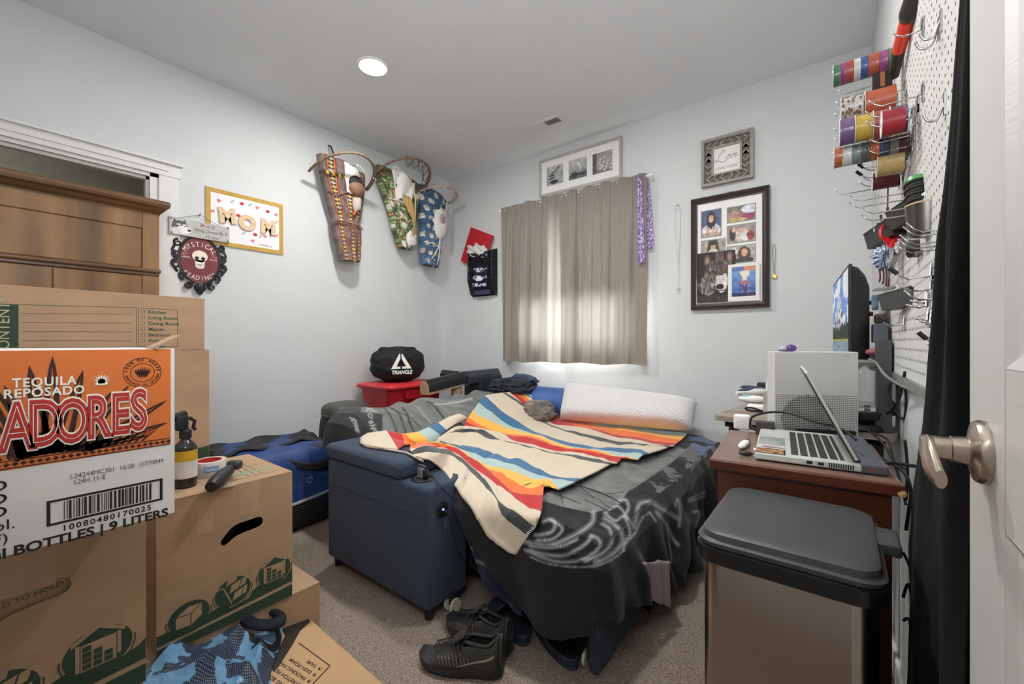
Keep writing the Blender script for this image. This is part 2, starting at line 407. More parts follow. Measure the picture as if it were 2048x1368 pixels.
# ceiling vent
t = thing('ceiling_vent', 'white louvred air vent in the ceiling above the curtain', 'air vent', (-1.717, 2.66, 2.74))
q = M(); vx0, vx1, vy0, vy1 = -1.876, -1.561, 2.598, 2.720
fr = Fr((-1.717, 2.66, 2.74), (1, 0, 0), (0, -1, 0))  # faces down
me = _loops_mesh([rect(-0.158, -0.061, 0.158, 0.061), rect(-0.125, -0.034, -0.004, 0.034), rect(0.004, -0.034, 0.125, 0.034)], fr, 0.006)
link_mesh('vent_frame', me, TRIM, t)
q = M(); q.fbox(fr, -0.125, 0.125, -0.036, 0.036, 0.0005, 0.001); q.build('duct_opening', mat('dark_duct', (40, 44, 50), 0.8), t)
for sgn, tilt in ((-1, 38), (1, -38)):
    q = M()
    for k in range(9):
        v = -0.032+k*0.008; a = math.radians(-tilt)
        R = Matrix.Rotation(a, 3, 'X')
        q.box(fr.p(sgn*0.0645, v, 0.004), (0.119, 0.0062, 0.0008), R)
    q.build('louvre_slats', TRIM, t)
# ============================================================ curtain on its rod
t = thing('curtain_rod', 'thin white curtain rod above the window', 'curtain rod', (-1.72, 2.985, 2.293))
q = M(); q.cyl((-2.425, 2.985, 2.293), (-1.035, 2.985, 2.293), 0.0065, seg=12)
for sx in (-2.425, -1.035): q.blob((sx, 2.985, 2.293), (0.03, 0.022, 0.022), seg=12, rings=8)
q.build('rod', WHITEP, t, True)
q = M()
for sx in (-2.41, -1.06):
    q = M(); q.bb((sx-0.006, 2.985, 2.285), (sx+0.006, 3.05, 2.299)); q.bb((sx-0.012, 3.044, 2.265), (sx+0.012, 3.05, 2.32)); q.build('bracket', WHITEP, t)
def curtain():
    NX, NZ = 420, 90; xa, xb, zt, zb = -2.392, -1.062, 2.312, 0.93
    P = []
    for j in range(NZ+1):
        s = j/NZ; z = zt+(zb-zt)*s; row = []
        for i in range(NX+1):
            u = i/NX; x = xa+(xb-xa)*u
            ph = u*7.3+0.25*math.sin(u*9)+0.12*s; sw = math.sin(2*math.pi*ph); wide = 0.027*math.copysign(abs(sw)**0.5, sw)+0.009*math.sin(2*math.pi*(u*15.7+0.4*math.sin(5*u)))
            fine = 0.008*math.sin(2*math.pi*(u*46+2.2*math.sin(u*7)))*math.exp(-s*9)
            fine += 0.004*math.sin(2*math.pi*(u*31+1.7*math.sin(u*11)))*math.exp(-((s-0.02)/0.03)**2)
            amp = 0.35+0.75*min(1, s*2.2)
            if u > 0.66: amp *= 0.65
            y = 2.966+wide*amp+fine-0.004*math.sin(s*40)*0.15+0.003*fbm(u*14, s*6)
            dz = 0.006*math.sin(u*60)*(s < 0.03)+(0.006*math.sin(u*23)+0.006*(u-0.5))*(s**8)
            x += 0.010*math.sin(2*math.pi*(u*7.1+0.2*s))*s*0.6
            row.append(Vector((x, y, z+dz)))
        P.append(row)
    q = M(); q.grid(P)
    m = bpy.data.materials.new('tan_curtain_linen'); m.use_nodes = True; nt = m.node_tree; N = nt.nodes; L = nt.links
    b = N['Principled BSDF']; out = N['Material Output']
    tc = N.new('ShaderNodeTexCoord'); w1 = N.new('ShaderNodeTexNoise'); mp = N.new('ShaderNodeMapping'); mp.inputs['Scale'].default_value = (900, 1, 60); L.new(tc.outputs['Object'], mp.inputs[0]); L.new(mp.outputs[0], w1.inputs[0]); w1.inputs['Scale'].default_value = 1
    w2 = N.new('ShaderNodeTexNoise'); mp2 = N.new('ShaderNodeMapping'); mp2.inputs['Scale'].default_value = (60, 1, 900); L.new(tc.outputs['Object'], mp2.inputs[0]); L.new(mp2.outputs[0], w2.inputs[0]); w2.inputs['Scale'].default_value = 1
    ad = N.new('ShaderNodeMath'); ad.operation = 'ADD'; L.new(w1.outputs['Fac'], ad.inputs[0]); L.new(w2.outputs['Fac'], ad.inputs[1])
    mx = N.new('ShaderNodeMix'); mx.data_type = 'RGBA'; mx.inputs[6].default_value = (*rgb(143, 137, 128), 1); mx.inputs[7].default_value = (*rgb(118, 112, 104), 1)
    mr = N.new('ShaderNodeMapRange'); mr.inputs[1].default_value = 0.7; mr.inputs[2].default_value = 1.3; L.new(ad.outputs[0], mr.inputs[0]); L.new(mr.outputs[0], mx.inputs[0])
    L.new(mx.outputs[2], b.inputs['Base Color']); b.inputs['Roughness'].default_value = 0.9; b.inputs['Sheen Weight'].default_value = 0.15
    tr = N.new('ShaderNodeBsdfTranslucent'); tr.inputs[0].default_value = (*rgb(180, 172, 158), 1)
    ms = N.new('ShaderNodeMixShader'); ms.inputs[0].default_value = 0.013; L.new(b.outputs[0], ms.inputs[1]); L.new(tr.outputs[0], ms.inputs[2]); L.new(ms.outputs[0], out.inputs['Surface'])
    o = q.build('curtain', m, smooth='all', recalc=False)
    # one fold shows the paler reverse of the cloth
    cols = []
    for row in P:
        for i, v in enumerate(row):
            u = i/NX; s = max(0, min(1, (2.30-v.z)/1.37)); k = max(0.0, 1-abs((u-0.418)/0.040)**4)*min(1, max(0, (s-0.04)*2.5)); cols.append((k, k, k))
    setcol(o.data, cols); va = N.new('ShaderNodeAttribute'); va.attribute_name = 'Col'
    m2 = N.new('ShaderNodeMix'); m2.data_type = 'RGBA'; m2.inputs[7].default_value = (*rgb(206, 203, 196), 1)
    L.new(va.outputs['Fac'], m2.inputs[0]); L.new(mx.outputs[2], m2.inputs[6]); L.new(m2.outputs[2], b.inputs['Base Color'])
    tag(o, 'tan linen curtain gathered on the rod over the window', 'curtain')
curtain()
# purple patterned scarf hung over the right end of the rod
def scarf():
    def colf(u, v):
        n = fbm(u*4, v*34, 3); return (216, 208, 226) if n > 0.12 else (134, 108, 168)
    V = []; C = []; nx_, nz_ = 14, 90
    for j in range(nz_+1):
        v = j/nz_
        for i in range(nx_+1):
            u = i/nx_; wd = 0.022+0.022*v
            x = -1.100-wd*0.5+wd*u+0.012*v; z = 2.315-0.66*v
            V.append((x, 2.945-0.010*math.sin(u*9+v*3)+0.02*(0 if v > 0.03 else 1), z+0.02*u*(v > 0.9))); C.append(rgb(*colf(u, v)))
    off = len(V)
    for j in range(nz_+1):
        v = j/nz_
        for i in range(nx_+1):
            u = i/nx_; wd = 0.012+0.040*v
            x = -1.068+0.01*v+wd*(u-0.3); z = 2.315-0.54*v
            V.append((x, 3.012-0.008*math.sin(u*8+v*4), z)); C.append(rgb(*colf(u+2, v)))
    F = []
    for o_ in (0, off): F += [(o_+j*(nx_+1)+i, o_+j*(nx_+1)+i+1, o_+(j+1)*(nx_+1)+i+1, o_+(j+1)*(nx_+1)+i) for j in range(nz_) for i in range(nx_)]
    me = bpy.data.meshes.new('scarf'); me.from_pydata(V, [], F); setcol(me, C)
    o = link_mesh('scarf', me, vmat('scarf_print', 0.8)); md = o.modifiers.new('t', 'SOLIDIFY'); md.thickness = 0.001
    tag(o, 'purple and white patterned scarf draped over the right end of the curtain rod', 'scarf')
scarf()
# ============================================================ things on the back wall
def blobs(bg, items, grad=None):
    def fn(u, v):
        c = bg
        if grad: c = tuple(bg[i]*(1-v)+grad[i]*v for i in range(3))
        for cx, cy, rx, ry, col, *rot in items:
            a = rot[0] if rot else 0; dx, dy = u-cx, v-cy
            x = dx*math.cos(a)+dy*math.sin(a); y = -dx*math.sin(a)+dy*math.cos(a)
            if (x/rx)**2+(y/ry)**2 < 1: c = col
        return c
    return fn
def noisy(fn, amp, f):
    def g(u, v):
        c = fn(u, v); n = 1+amp*fbm(u*f, v*f, 1.3); return tuple(max(0, min(255, x*n)) for x in c)
    return g
PRINT = vmat('printed_picture', 0.5, bscale=40)
def frame_rails(fr, w_, h_, fw, d, prof):
    """mitred picture frame from a profile [(inset 0..1, height 0..1)]"""
    q = M(); loops = []
    for t_, hh in prof:
        a = fw*t_; x, y = w_/2-a, h_/2-a
        loops.append([fr.p(-x, -y, d*hh), fr.p(x, -y, d*hh), fr.p(x, y, d*hh), fr.p(-x, y, d*hh)])
    for A, B in zip(loops[:-1], loops[1:]):
        for k in range(4): q.poly([A[k], A[(k+1) % 4], B[(k+1) % 4], B[k]])
    return q
# --- three-photo frame
fx0, fx1, fz0, fz1 = -2.017, -1.273, 2.350, 2.662
fr = BACK((fx0+fx1)/2, (fz0+fz1)/2, 3.048)
t = thing('picture_frame', 'wide pale grey frame with three black and white still-life photos above the curtain', 'picture frame', ((fx0+fx1)/2, 3.048, fz0))
frame_rails(fr, fx1-fx0, fz1-fz0, 0.017, 0.030, [(0, 0), (0, 0.9), (0.1, 1), (0.85, 1), (1, 0.85), (1, 0.3)]).build('frame', mat('pale_grey_wood', (168, 165, 160), 0.55, var=0.03), t)
q = M(); q.fbox(fr, -0.36, 0.36, -0.145, 0.145, 0.004, 0.010); q.build('mat_board', mat('white_mat_board', (222, 222, 220), 0.8, var=0.01), t)
ph1 = noisy(blobs((150, 150, 150), [(0.45, 0.16, 0.26, 0.10, (50, 50, 52)), (0.30, 0.36, 0.2, 0.05, (60, 60, 62), 0.2), (0.30, 0.52, 0.18, 0.05, (64, 64, 66), 0.1), (0.42, 0.66, 0.17, 0.04, (66, 66, 68), 0.2), (0.62, 0.76, 0.17, 0.035, (70, 70, 72), 0.5), (0.72, 0.88, 0.15, 0.03, (74, 74, 76), 0.3)], grad=(176, 176, 176)), 0.15, 5)
ph2 = noisy(blobs((128, 128, 128), [(0.5, 0.1, 0.6, 0.16, (96, 96, 98)), (0.30, 0.22, 0.2, 0.14, (52, 52, 54)), (0.72, 0.26, 0.30, 0.13, (58, 58, 60)), (0.72, 0.33, 0.27, 0.05, (130, 130, 130)), (0.60, 0.60, 0.03, 0.26, (210, 210, 208), 0.4), (0.48, 0.74, 0.03, 0.18, (205, 205, 205), 1.1)], grad=(186, 186, 186)), 0.12, 6)
def ph3(u, v):
    if u < 0.22: return (110, 96, 84) if math.sin(v*60) > 0 else (72, 62, 56)
    n = 1+0.15*fbm(u*5, v*5)
    for k in range(14):
        cx, cy = 0.40+0.17*(k % 4)+0.05*math.sin(k*2.1), 0.18+0.17*(k//4)+0.05*math.cos(k*3.3)
        d = ((u-cx)/0.10)**2+((v-cy)/0.085)**2
        if d < 1: s = 205-90*d; return (s, s, s-4)
    return (150*n, 150*n, 150*n) if v > 0.2 else (120, 118, 116)
for px0, px1, py0, py1, fn in ((1093.7, 1126.4, 335.8, 373.5, ph1), (1137.8, 1173.9, 322.5, 361.7, ph2), (1185.3, 1224.9, 309.6, 350.3, ph3)):
    a = W(px0, py0, y=3.038); b = W(px1, py1, y=3.038); c = W(px0, py1, y=3.038)
    paint('photo', BACK((a.x+b.x)/2, (a.z+c.z)/2, 3.0365), b.x-a.x, a.z-c.z, 40, 44, fn, PRINT, t)
# --- carved "Love lives here" frame
fr = BACK(-0.5525, 2.2955, 3.048)
t = thing('picture_frame', 'small square grey frame with carved chevrons around a Love LIVES HERE card', 'picture frame', (-0.5525, 3.048, 2.14))
GW = mat('weathered_grey_wood', (150, 146, 140), 0.75, var=0.07, scale=60, stretch=(1, 1, 0.3), bump=0.2); GWD = mat('weathered_wood_dark', (112, 104, 95), 0.8, var=0.06, scale=60)
frame_rails(fr, 0.308, 0.314, 0.022, 0.032, [(0, 0), (0, 1), (0.8, 1), (1, 0.7), (1, 0.2)]).build('outer_frame', GW, t)
q = M(); q.fbox(fr, -0.14, 0.14, -0.14, 0.14, 0.003, 0.008); q.build('carved_panel', GWD, t)
lps = []
def chev(cx, cy, s_, ang):
    out = []
    for sg in (-1, 1):
        pts = [(-0.016, sg*0.0), (0.010, sg*0.020)]
        st = stroke(pts, 0.0075); out.append([(cx+(x*math.cos(ang)-y*math.sin(ang))*s_, cy+(x*math.sin(ang)+y*math.cos(ang))*s_) for x, y in st])
    return out
for k in range(6):
    s_ = -0.105+k*0.042
    for cx, cy, a in ((s_, 0.110, 0 if k < 3 else math.pi), (s_, -0.110, 0 if k < 3 else math.pi)): lps += chev(cx, cy, 1.1, a)
    if 0 < k < 5:
        for sx in (-0.110, 0.110): lps += chev(sx, s_, 1.0, math.pi/2 if k < 3 else -math.pi/2)
shape('carved_chevrons', lps, fr.at(0, 0, 0.008), 0.010, GW, t)
frame_rails(fr, 0.180, 0.190, 0.012, 0.026, [(0, 0.2), (0, 1), (1, 1), (1, 0.4)]).build('inner_frame', GW, t)
q = M(); q.fbox(fr, -0.079, 0.079, -0.085, 0.085, 0.010, 0.016); q.build('card', mat('white_card', (218, 217, 213), 0.8, var=0.01), t)
f2 = fr.at(0, 0, 0.0162)
def script(paths, fr_, w_, m, parent, name='lettering'):
    q = M()
    for path in paths: q.tube(smooth_pts([fr_.p(x_, y_, 0.0002) for x_, y_ in path], 6), w_/2, 5, flat=0.4 if False else 1.0)
    return q.build(name, m, parent)
L = [[(0.052, 0.108), (0.060, 0.125), (0.045, 0.128), (0.018, 0.085), (0.002, 0.050), (-0.020, 0.052), (-0.012, 0.064), (0.015, 0.055), (0.05, 0.040), (0.075, 0.052)],
     [(0.086, 0.085), (0.074, 0.070), (0.078, 0.058), (0.092, 0.062), (0.094, 0.080), (0.084, 0.086), (0.098, 0.086)],
     [(0.102, 0.088), (0.106, 0.060), (0.118, 0.070), (0.122, 0.090), (0.130, 0.086)],
     [(0.130, 0.074), (0.146, 0.082), (0.142, 0.092), (0.132, 0.084), (0.132, 0.066), (0.142, 0.062), (0.156, 0.074)]]
script([[((x-0.070)*0.82-0.004, (y-0.062)*0.85+0.004) for x, y in p_] for p_ in L], f2, 0.0024, INK, t)
text('small_lettering', [('LIVES HERE', 0.026, f2.at(0.0, -0.052), dict(sx=1.0))], mat('grey_ink', (150, 150, 148), 0.8), t)
# --- large dark collage frame
cx0, cx1, cz0_, cz1_ = -0.773, -0.312, 1.316, 2.072; CW, CH = cx1-cx0, cz1_-cz0_
fr = BACK((cx0+cx1)/2, (cz0_+cz1_)/2, 3.048)
t = thing('collage_frame', 'large dark brown collage frame with family photos, right of the curtain', 'picture frame', ((cx0+cx1)/2, 3.048, cz0_))
DKF = mat('dark_walnut_frame', (58, 48, 46), 0.35, var=0.06, scale=40, coat=0.3)
frame_rails(fr, CW, CH, 0.040, 0.034, [(0, 0), (0, 0.75), (0.08, 0.9), (0.2, 0.8), (0.3, 0.9), (0.45, 1.0), (0.6, 0.75), (0.78, 0.65), (0.82, 0.5), (1, 0.45), (1, 0.2)]).build('frame', DKF, t)
q = M(); q.fbox(fr, -CW/2+0.03, CW/2-0.03, -CH/2+0.03, CH/2-0.03, 0.003, 0.008); q.build('mat_board', MATS['white_mat_board'], t)
q = M(); q.tube([fr.p(-0.02, CH/2-0.002, 0.015), fr.p(-0.005, CH/2+0.007, 0.012), fr.p(0.02, CH/2+0.007, 0.012), fr.p(0.035, CH/2-0.002, 0.015)], 0.0012, 6); q.build('hanging_wire', INK, t)
SK = (196, 160, 140)
pics = [((0.144, 0.398, 0.123, 0.351), noisy(blobs((70, 84, 120), [(0.5, 0.22, 0.5, 0.26, (206, 204, 208)), (0.5, 0.62, 0.24, 0.36, (34, 28, 34)), (0.5, 0.68, 0.13, 0.15, SK), (0.35, 0.25, 0.10, 0.12, SK), (0.62, 0.25, 0.10, 0.12, SK), (0.5, 0.06, 0.5, 0.1, (170, 150, 128))]), 0.25, 7)),
        ((0.49, 0.825, 0.130, 0.255), noisy(blobs((120, 110, 104), [(0.2, 0.4, 0.3, 0.3, (170, 130, 120)), (0.55, 0.45, 0.14, 0.22, (150, 110, 90)), (0.8, 0.75, 0.28, 0.3, (206, 210, 222)), (0.75, 0.25, 0.3, 0.22, (150, 60, 92)), (0.3, 0.1, 0.4, 0.15, (180, 160, 96))]), 0.2, 6)),
        ((0.49, 0.825, 0.290, 0.434), noisy(blobs((150, 140, 134), [(0.18, 0.5, 0.12, 0.4, (50, 40, 42)), (0.42, 0.4, 0.14, 0.4, (208, 196, 190)), (0.42, 0.7, 0.09, 0.15, SK), (0.65, 0.35, 0.16, 0.3, (214, 208, 206)), (0.85, 0.35, 0.14, 0.28, (150, 56, 58)), (0.62, 0.7, 0.08, 0.14, SK), (0.22, 0.74, 0.07, 0.14, SK)]), 0.2, 6)),
        ((0.49, 0.825, 0.469, 0.607), noisy(blobs((176, 170, 164), [(0.62, 0.5, 0.24, 0.46, (88, 58, 48)), (0.62, 0.58, 0.12, 0.24, SK), (0.62, 0.12, 0.34, 0.2, (60, 56, 60)), (0.15, 0.3, 0.18, 0.35, (150, 60, 58)), (0.25, 0.7, 0.12, 0.2, (220, 216, 210))]), 0.2, 6)),
        ((0.144, 0.450, 0.388, 0.560), noisy(blobs((160, 152, 142), [(0.5, 0.5, 0.26, 0.7, (70, 56, 46)), (0.5, 0.66, 0.11, 0.18, SK), (0.5, 0.82, 0.13, 0.08, (40, 36, 34)), (0.5, 0.30, 0.26, 0.26, (210, 208, 204))]), 0.2, 6))]
for (u0, u1, v0, v1), fn in pics:
    ff = fr.at((u0+u1)/2*CW-CW/2, CH/2-(v0+v1)/2*CH, 0.0085)
    frame_rails(ff, (u1-u0)*CW+0.012, (v1-v0)*CH+0.012, 0.006, 0.0015, [(0, 0), (0.5, 1), (1, 0.2)]).build('photo_opening', MATS['grey_ink'], t)
    paint('photo', ff, (u1-u0)*CW, (v1-v0)*CH, 36, 36, fn, PRINT, t, n=0.0004)
# wolf print leaning in the lower left corner of the frame
def wolf(u, v):
    n = fbm(u*18, v*10, 5); s = 13+8*n
    c = (s+6, s+2, s)
    X, Y = u-0.60, v-0.50
    # ears
    for ex, ey in ((0.28, 0.83), (0.86, 0.86)):
        d = ((u-ex)/0.10)**2+((v-ey)/0.13)**2
        if d < 1: c = (70+40*n, 56+30*n, 50+30*n)
        if d < 0.35: c = (150, 120, 104)
    d = (X/0.42)**2+((v-0.56)/0.30)**2
    if d < 1: g = 70+70*n+34*(1-d); c = (g, g*0.9, g*0.84)
    d = ((u-0.30)/0.26)**2+((v-0.34)/0.2)**2
    if d < 1 and v < 0.6: g = 105+90*n; c = (g, g*0.96, g*0.92)
    d = ((u-0.66)/0.16)**2+((v-0.40)/0.22)**2
    if d < 1: g = 200+50*n; c = (g, g*0.97, g*0.94)
    if abs(u-0.60) < 0.10 and v > 0.52: g = 80+50*n; c = (g, g*0.85, g*0.78)
    for ex in (0.42, 0.78):
        d = ((u-ex)/0.075)**2+((v-0.585)/0.026)**2
        if d < 1.6: c = (24, 20, 18)
        if d < 0.35: c = (150, 110, 76)
        if d < 0.12: c = (12, 10, 10)
    d = ((u-0.62)/0.10)**2+((v-0.30)/0.055)**2
    if d < 1: c = (16, 14, 14)
    if abs(v-0.22-0.4*(u-0.62)**2) < 0.008 and 0.42 < u < 0.82: c = (26, 20, 18)
    if v < 0.14: g = 40+40*n+30*v; c = (g, g*0.94, g*0.9)
    return tuple(max(4, min(235, x)) for x in c)
ff = fr.at((0.085+0.585)/2*CW-CW/2, CH/2-(0.495+0.935)/2*CH, 0.021)
o = paint('wolf_print', ff, 0.50*CW, 0.44*CH, 90, 120, wolf, PRINT, None, label=None); md = o.modifiers.new('t', 'SOLIDIFY'); md.thickness = 0.001
tag(o, 'dark painted wolf portrait print tucked into the lower left of the collage frame', 'art print')
t2 = thing('greeting_card', 'white card with a blue painted scene tucked into the lower right of the collage frame', 'card', tuple(fr.p(0.70*CW-CW/2, CH/2-0.94*CH, 0.025)))
ff = fr.at((0.50+0.885)/2*CW-CW/2, CH/2-(0.623+0.94)/2*CH, 0.0235)
q = M(); q.fbox(ff, -0.089, 0.089, -0.12, 0.12, 0, 0.001); q.build('card_sheet', MATS['white_card'], t2)
def bluecard(u, v):
    n = fbm(u*6, v*6, 2); c = (60+60*v+30*n, 90+70*v+30*n, 160+40*v+20*n)
    if abs(u-0.55-0.1*n) < 0.10+0.2*max(0, v-0.55): c = (220, 214, 200) if v > 0.45 else (190, 200, 214)
    d = ((u-0.55)/0.22)**2+((v-0.32)/0.22)**2
    if d < 1: c = (56+90*(n > 0.1), 66+60*(n > 0.1), 120+50*(n > 0.1))
    if 0.42 < v < 0.50 and abs(u-0.52) < 0.2: c = (180, 100, 76)
    if v < 0.12: c = (44, 44, 84)
    if v > 0.85: c = (200, 130, 96) if u > 0.5 else (90, 110, 170)
    return tuple(max(5, min(235, x)) for x in c)
paint('card_picture', ff.at(0, 0.006, 0.0014), 0.135, 0.190, 50, 70, bluecard, PRINT, t2)
# --- rosary and pendant
SILV = mat('silver_metal', (196, 196, 194), 0.3, 1.0, 0.02); GOLD = mat('gold_metal', (196, 160, 96), 0.3, 1.0, 0.03)
t = thing('rosary', 'silver bead rosary with a cross hanging on the wall between curtain and collage frame', 'necklace', (-0.862, 3.045, 1.445))
q = M(); q.cyl((-0.866, 3.05, 2.06), (-0.866, 3.03, 2.062), 0.003); q.build('wall_pin', SILV, t)
pts = smooth_pts([(-0.858, 3.041, 1.62), (-0.872, 3.041, 1.75), (-0.884, 3.041, 1.95), (-0.878, 3.041, 2.05), (-0.866, 3.041, 2.064), (-0.855, 3.041, 2.05), (-0.846, 3.041, 1.95), (-0.852, 3.041, 1.75), (-0.858, 3.041, 1.62), (-0.859, 3.041, 1.50)], 12)
q = M(); q.tube(pts, 0.0009, 5); q.build('chain', SILV, t)
q = M()
for k in range(0, len(pts), 2): q.blob(pts[k], (0.0065,)*3, seg=8, rings=6)
q.build('beads', mat('pearl_bead', (206, 206, 204), 0.35), t, True)
q = M(); q.bb((-0.861, 3.038, 1.442), (-0.857, 3.043, 1.50)); q.bb((-0.876, 3.038, 1.470), (-0.842, 3.043, 1.474)); q.build('cross', SILV, t)
t = thing('pendant_necklace', 'thin gold chain with a round pendant hanging right of the collage frame', 'necklace', (-0.288, 3.045, 1.49))
q = M(); q.cyl((-0.291, 3.05, 1.706), (-0.291, 3.035, 1.708), 0.0025); q.tube(smooth_pts([(-0.288, 3.042, 1.51), (-0.298, 3.042, 1.66), (-0.291, 3.042, 1.708), (-0.283, 3.042, 1.66), (-0.288, 3.042, 1.51)], 8), 0.0012, 5); q.build('chain', GOLD, t)
q = M(); q.lathe([(0, 0), (0.013, 0), (0.013, 0.003), (0.008, 0.0045), (0, 0.0045)], (-0.288, 3.044, 1.502), 20, (0, -1, 0)); q.build('pendant', GOLD, t, True)
# --- black mesh wall file with folders
MESH = mat('black_wire_mesh', (30, 32, 40), 0.5, 0.4, alpha=0.62)
t = thing('wall_file', 'black wire mesh wall file holder in the corner beside the curtain', 'wall organizer', (-2.66, 3.04, 1.53))
xa, xb = -2.80, -2.50
q = M()
for k in range(4):
    zb_ = 1.56+k*0.085; zt_ = zb_+0.135; dep = 0.085-0.004*k
    q.poly([(xa, 3.045-dep*0.55, zb_), (xb, 3.045-dep*0.55, zb_), (xb, 3.045-dep, zt_), (xb-0.09, 3.045-dep, zt_), (xb-0.11, 3.045-dep, zt_-0.02), (xa+0.11, 3.045-dep, zt_-0.02), (xa+0.09, 3.045-dep, zt_), (xa, 3.045-dep, zt_)])
    q.poly([(xa, 3.045-dep*0.55, zb_), (xb, 3.045-dep*0.55, zb_), (xb, 3.043, zb_), (xa, 3.043, zb_)])
for x_ in (xa, xb): q.poly([(x_, 3.043, 1.54), (x_, 3.0, 1.56), (x_, 2.955, 1.70), (x_, 2.965, 1.955), (x_, 3.043, 1.975)])
q.poly([(xa, 3.043, 1.54), (xb, 3.043, 1.54), (xb, 3.043, 1.975), (xa, 3.043, 1.975)])
q.build('mesh_pockets', MESH, t, solid=0.0015)
q = M()
for k in range(4):
    zt_ = 1.56+k*0.085+0.135; d_ = 0.085-0.004*k
    q.tube([(xa, 3.045-d_, zt_), (xa+0.09, 3.045-d_, zt_), (xa+0.11, 3.045-d_, zt_-0.02), (xb-0.11, 3.045-d_, zt_-0.02), (xb-0.09, 3.045-d_, zt_), (xb, 3.045-d_, zt_)], 0.0025, 6)
    for x_ in (xa, xb): q.tube([(x_, 3.045-d_, zt_), (x_, 3.043, zt_+0.01)], 0.0022, 6)
for x_ in (xa, xb): q.tube([(x_, 3.043, 1.975), (x_, 2.965, 1.955), (x_, 2.955, 1.70), (x_, 3.0, 1.56), (x_, 3.043, 1.54)], 0.003, 6)
q.build('wire_frame', BLACKP, t)
q = M(); R_ = Matrix.Rotation(math.radians(24), 3, 'Y'); q.box((-2.73, 3.012, 2.00), (0.31, 0.012, 0.34), R_)
tag(q.build('red_folder', mat('red_folder_card', (176, 30, 40), 0.6)), 'red folder sticking out of the top pocket of the mesh wall file', 'folder')
q = M(); q.grid([[Vector((-2.83+0.26*i/16, 2.985+0.012*math.sin(i*0.9+j)+0.01*fbm(i*0.5, j*0.5), 1.93+0.13*j/10*(1-0.25*abs(i-8)/8)+0.012*math.sin(i*1.1)*(j/10)-0.12*(i/16)*0.35)) for j in range(11)] for i in range(17)])
tag(q.build('paper_bag', mat('white_tissue', (206, 206, 206), 0.85), smooth='all', solid=0.002), 'crumpled white paper in front of the red folder in the mesh wall file', 'paper')
def ntb(u, v):
    d = ((u-0.45)/0.2)**2+((v-0.35)/0.2)**2
    if d < 1: return (230, 226, 234)
    if u > 0.9: return (176, 140, 206)
    return (70, 58, 96) if fbm(u*5, v*5) > -0.05 else (214, 206, 220)
o = paint('notebook', Fr((-2.66, 2.975, 1.725), (1, 0, -0.03), (0, 0.10, 1)), 0.17, 0.20, 24, 28, ntb, PRINT); md = o.modifiers.new('t', 'SOLIDIFY'); md.thickness = 0.012
tag(o, 'purple and white patterned notebook in a lower pocket of the mesh wall file', 'notebook')
q = M(); q.box((-2.642, 2.992, 1.645), (0.20, 0.006, 0.19)); tag(q.build('dark_folder', mat('dark_violet_card', (60, 56, 82), 0.7)), 'dark violet folder behind the front mesh of the wall file, below the notebook', 'folder')
# ============================================================ things on the left wall
# --- MOM sign
fr = LEFT(1.15, 1.895, -3.108)
fr = fr.at(0, 0, 0, math.radians(0.3))
t = thing('mom_sign', 'handmade white sign with gold glitter border and wooden letters MOM', 'wall sign', tuple(fr.p(0, -0.18, 0)))
GLT = mat('gold_glitter', (176, 134, 52), 0.45, 0.35, var=0.12, scale=320, bump=0.8, bscale=500, c2=(214, 180, 100))
mw, mh = 0.462, 0.355
shape('gold_border', [rect(-mw/2, -mh/2, mw/2, mh/2), rect(-mw/2+0.026, -mh/2+0.026, mw/2-0.026, mh/2-0.026)], fr.at(0, 0, 0.006), 0.002, GLT, t)
q = M(); q.fbox(fr, -mw/2+0.002, mw/2-0.002, -mh/2+0.002, mh/2-0.002, 0, 0.006); q.build('board', mat('white_poster', (214, 214, 216), 0.7, var=0.01), t)
LW = mat('raw_birch_wood', (206, 180, 146), 0.7, var=0.04, scale=20, stretch=(1, 1, 6))
for ch, u, a in (('M', -0.115, 0.10), ('O', 0.0, -0.05), ('M', 0.130, -0.02)):
    link_mesh('wooden_letter', _txt_mesh(ch, 0.122, fr.at(u, 0.012-0.02*(u > -0.1), 0.008, a), sx=0.98, off=0.0085, d=0.008, bevel=0.0008), LW, t)
def heart(cx, cy, s_, rot=0):
    o = []
    for i in range(24):
        a = i/24*2*math.pi; x = 16*math.sin(a)**3; y = 13*math.cos(a)-5*math.cos(2*a)-2*math.cos(3*a)-math.cos(4*a)
        x, y = x/17*s_, y/17*s_; o.append((cx+x*math.cos(rot)-y*math.sin(rot), cy+x*math.sin(rot)+y*math.cos(rot)))
    return o
reds, pinks, whites = [], [], []
for u, v, k in ((-0.160, 0.105, 0), (-0.085, 0.118, 2), (-0.030, 0.118, 1), (0.02, 0.122, 2), (0.065, 0.115, 0), (0.130, 0.105, 1), (0.185, 0.095, 0), (-0.195, 0.03, 0), (0.19, 0.045, 2), (-0.02, -0.075, 2), (0.05, -0.070, 1), (0.085, -0.075, 2), (0.112, -0.07, 0), (0.145, -0.062, 2), (0.185, -0.05, 0), (0.035, -0.115, 0), (0.175, 0.0, 2), (-0.05, 0.035, 1)):
    if k == 0: pinks.append(heart(u, v, 0.013, 0.3*math.sin(u*50)))
    elif k == 1: reds += [ell(u, v, 0.013, 0.010, 12)]
    else: whites += [ell(u, v, 0.012, 0.006, 10, rot=0.7), ell(u+0.004, v+0.005, 0.004, 0.010, 8, rot=-0.5)]
for lp_s in pinks: shape('heart_sticker', [lp_s], fr.at(0, 0, 0.006), 0.0025, mat('pink_foam', (214, 120, 124), 0.6), t)
for lp_s in reds: shape('flower_sticker', [lp_s], fr.at(0, 0, 0.006), 0.0025, mat('red_foam', (190, 40, 56), 0.6), t)
shape('bird_stickers', whites, fr.at(0, 0, 0.006), 0.0025, mat('grey_foam', (168, 168, 168), 0.6), t)
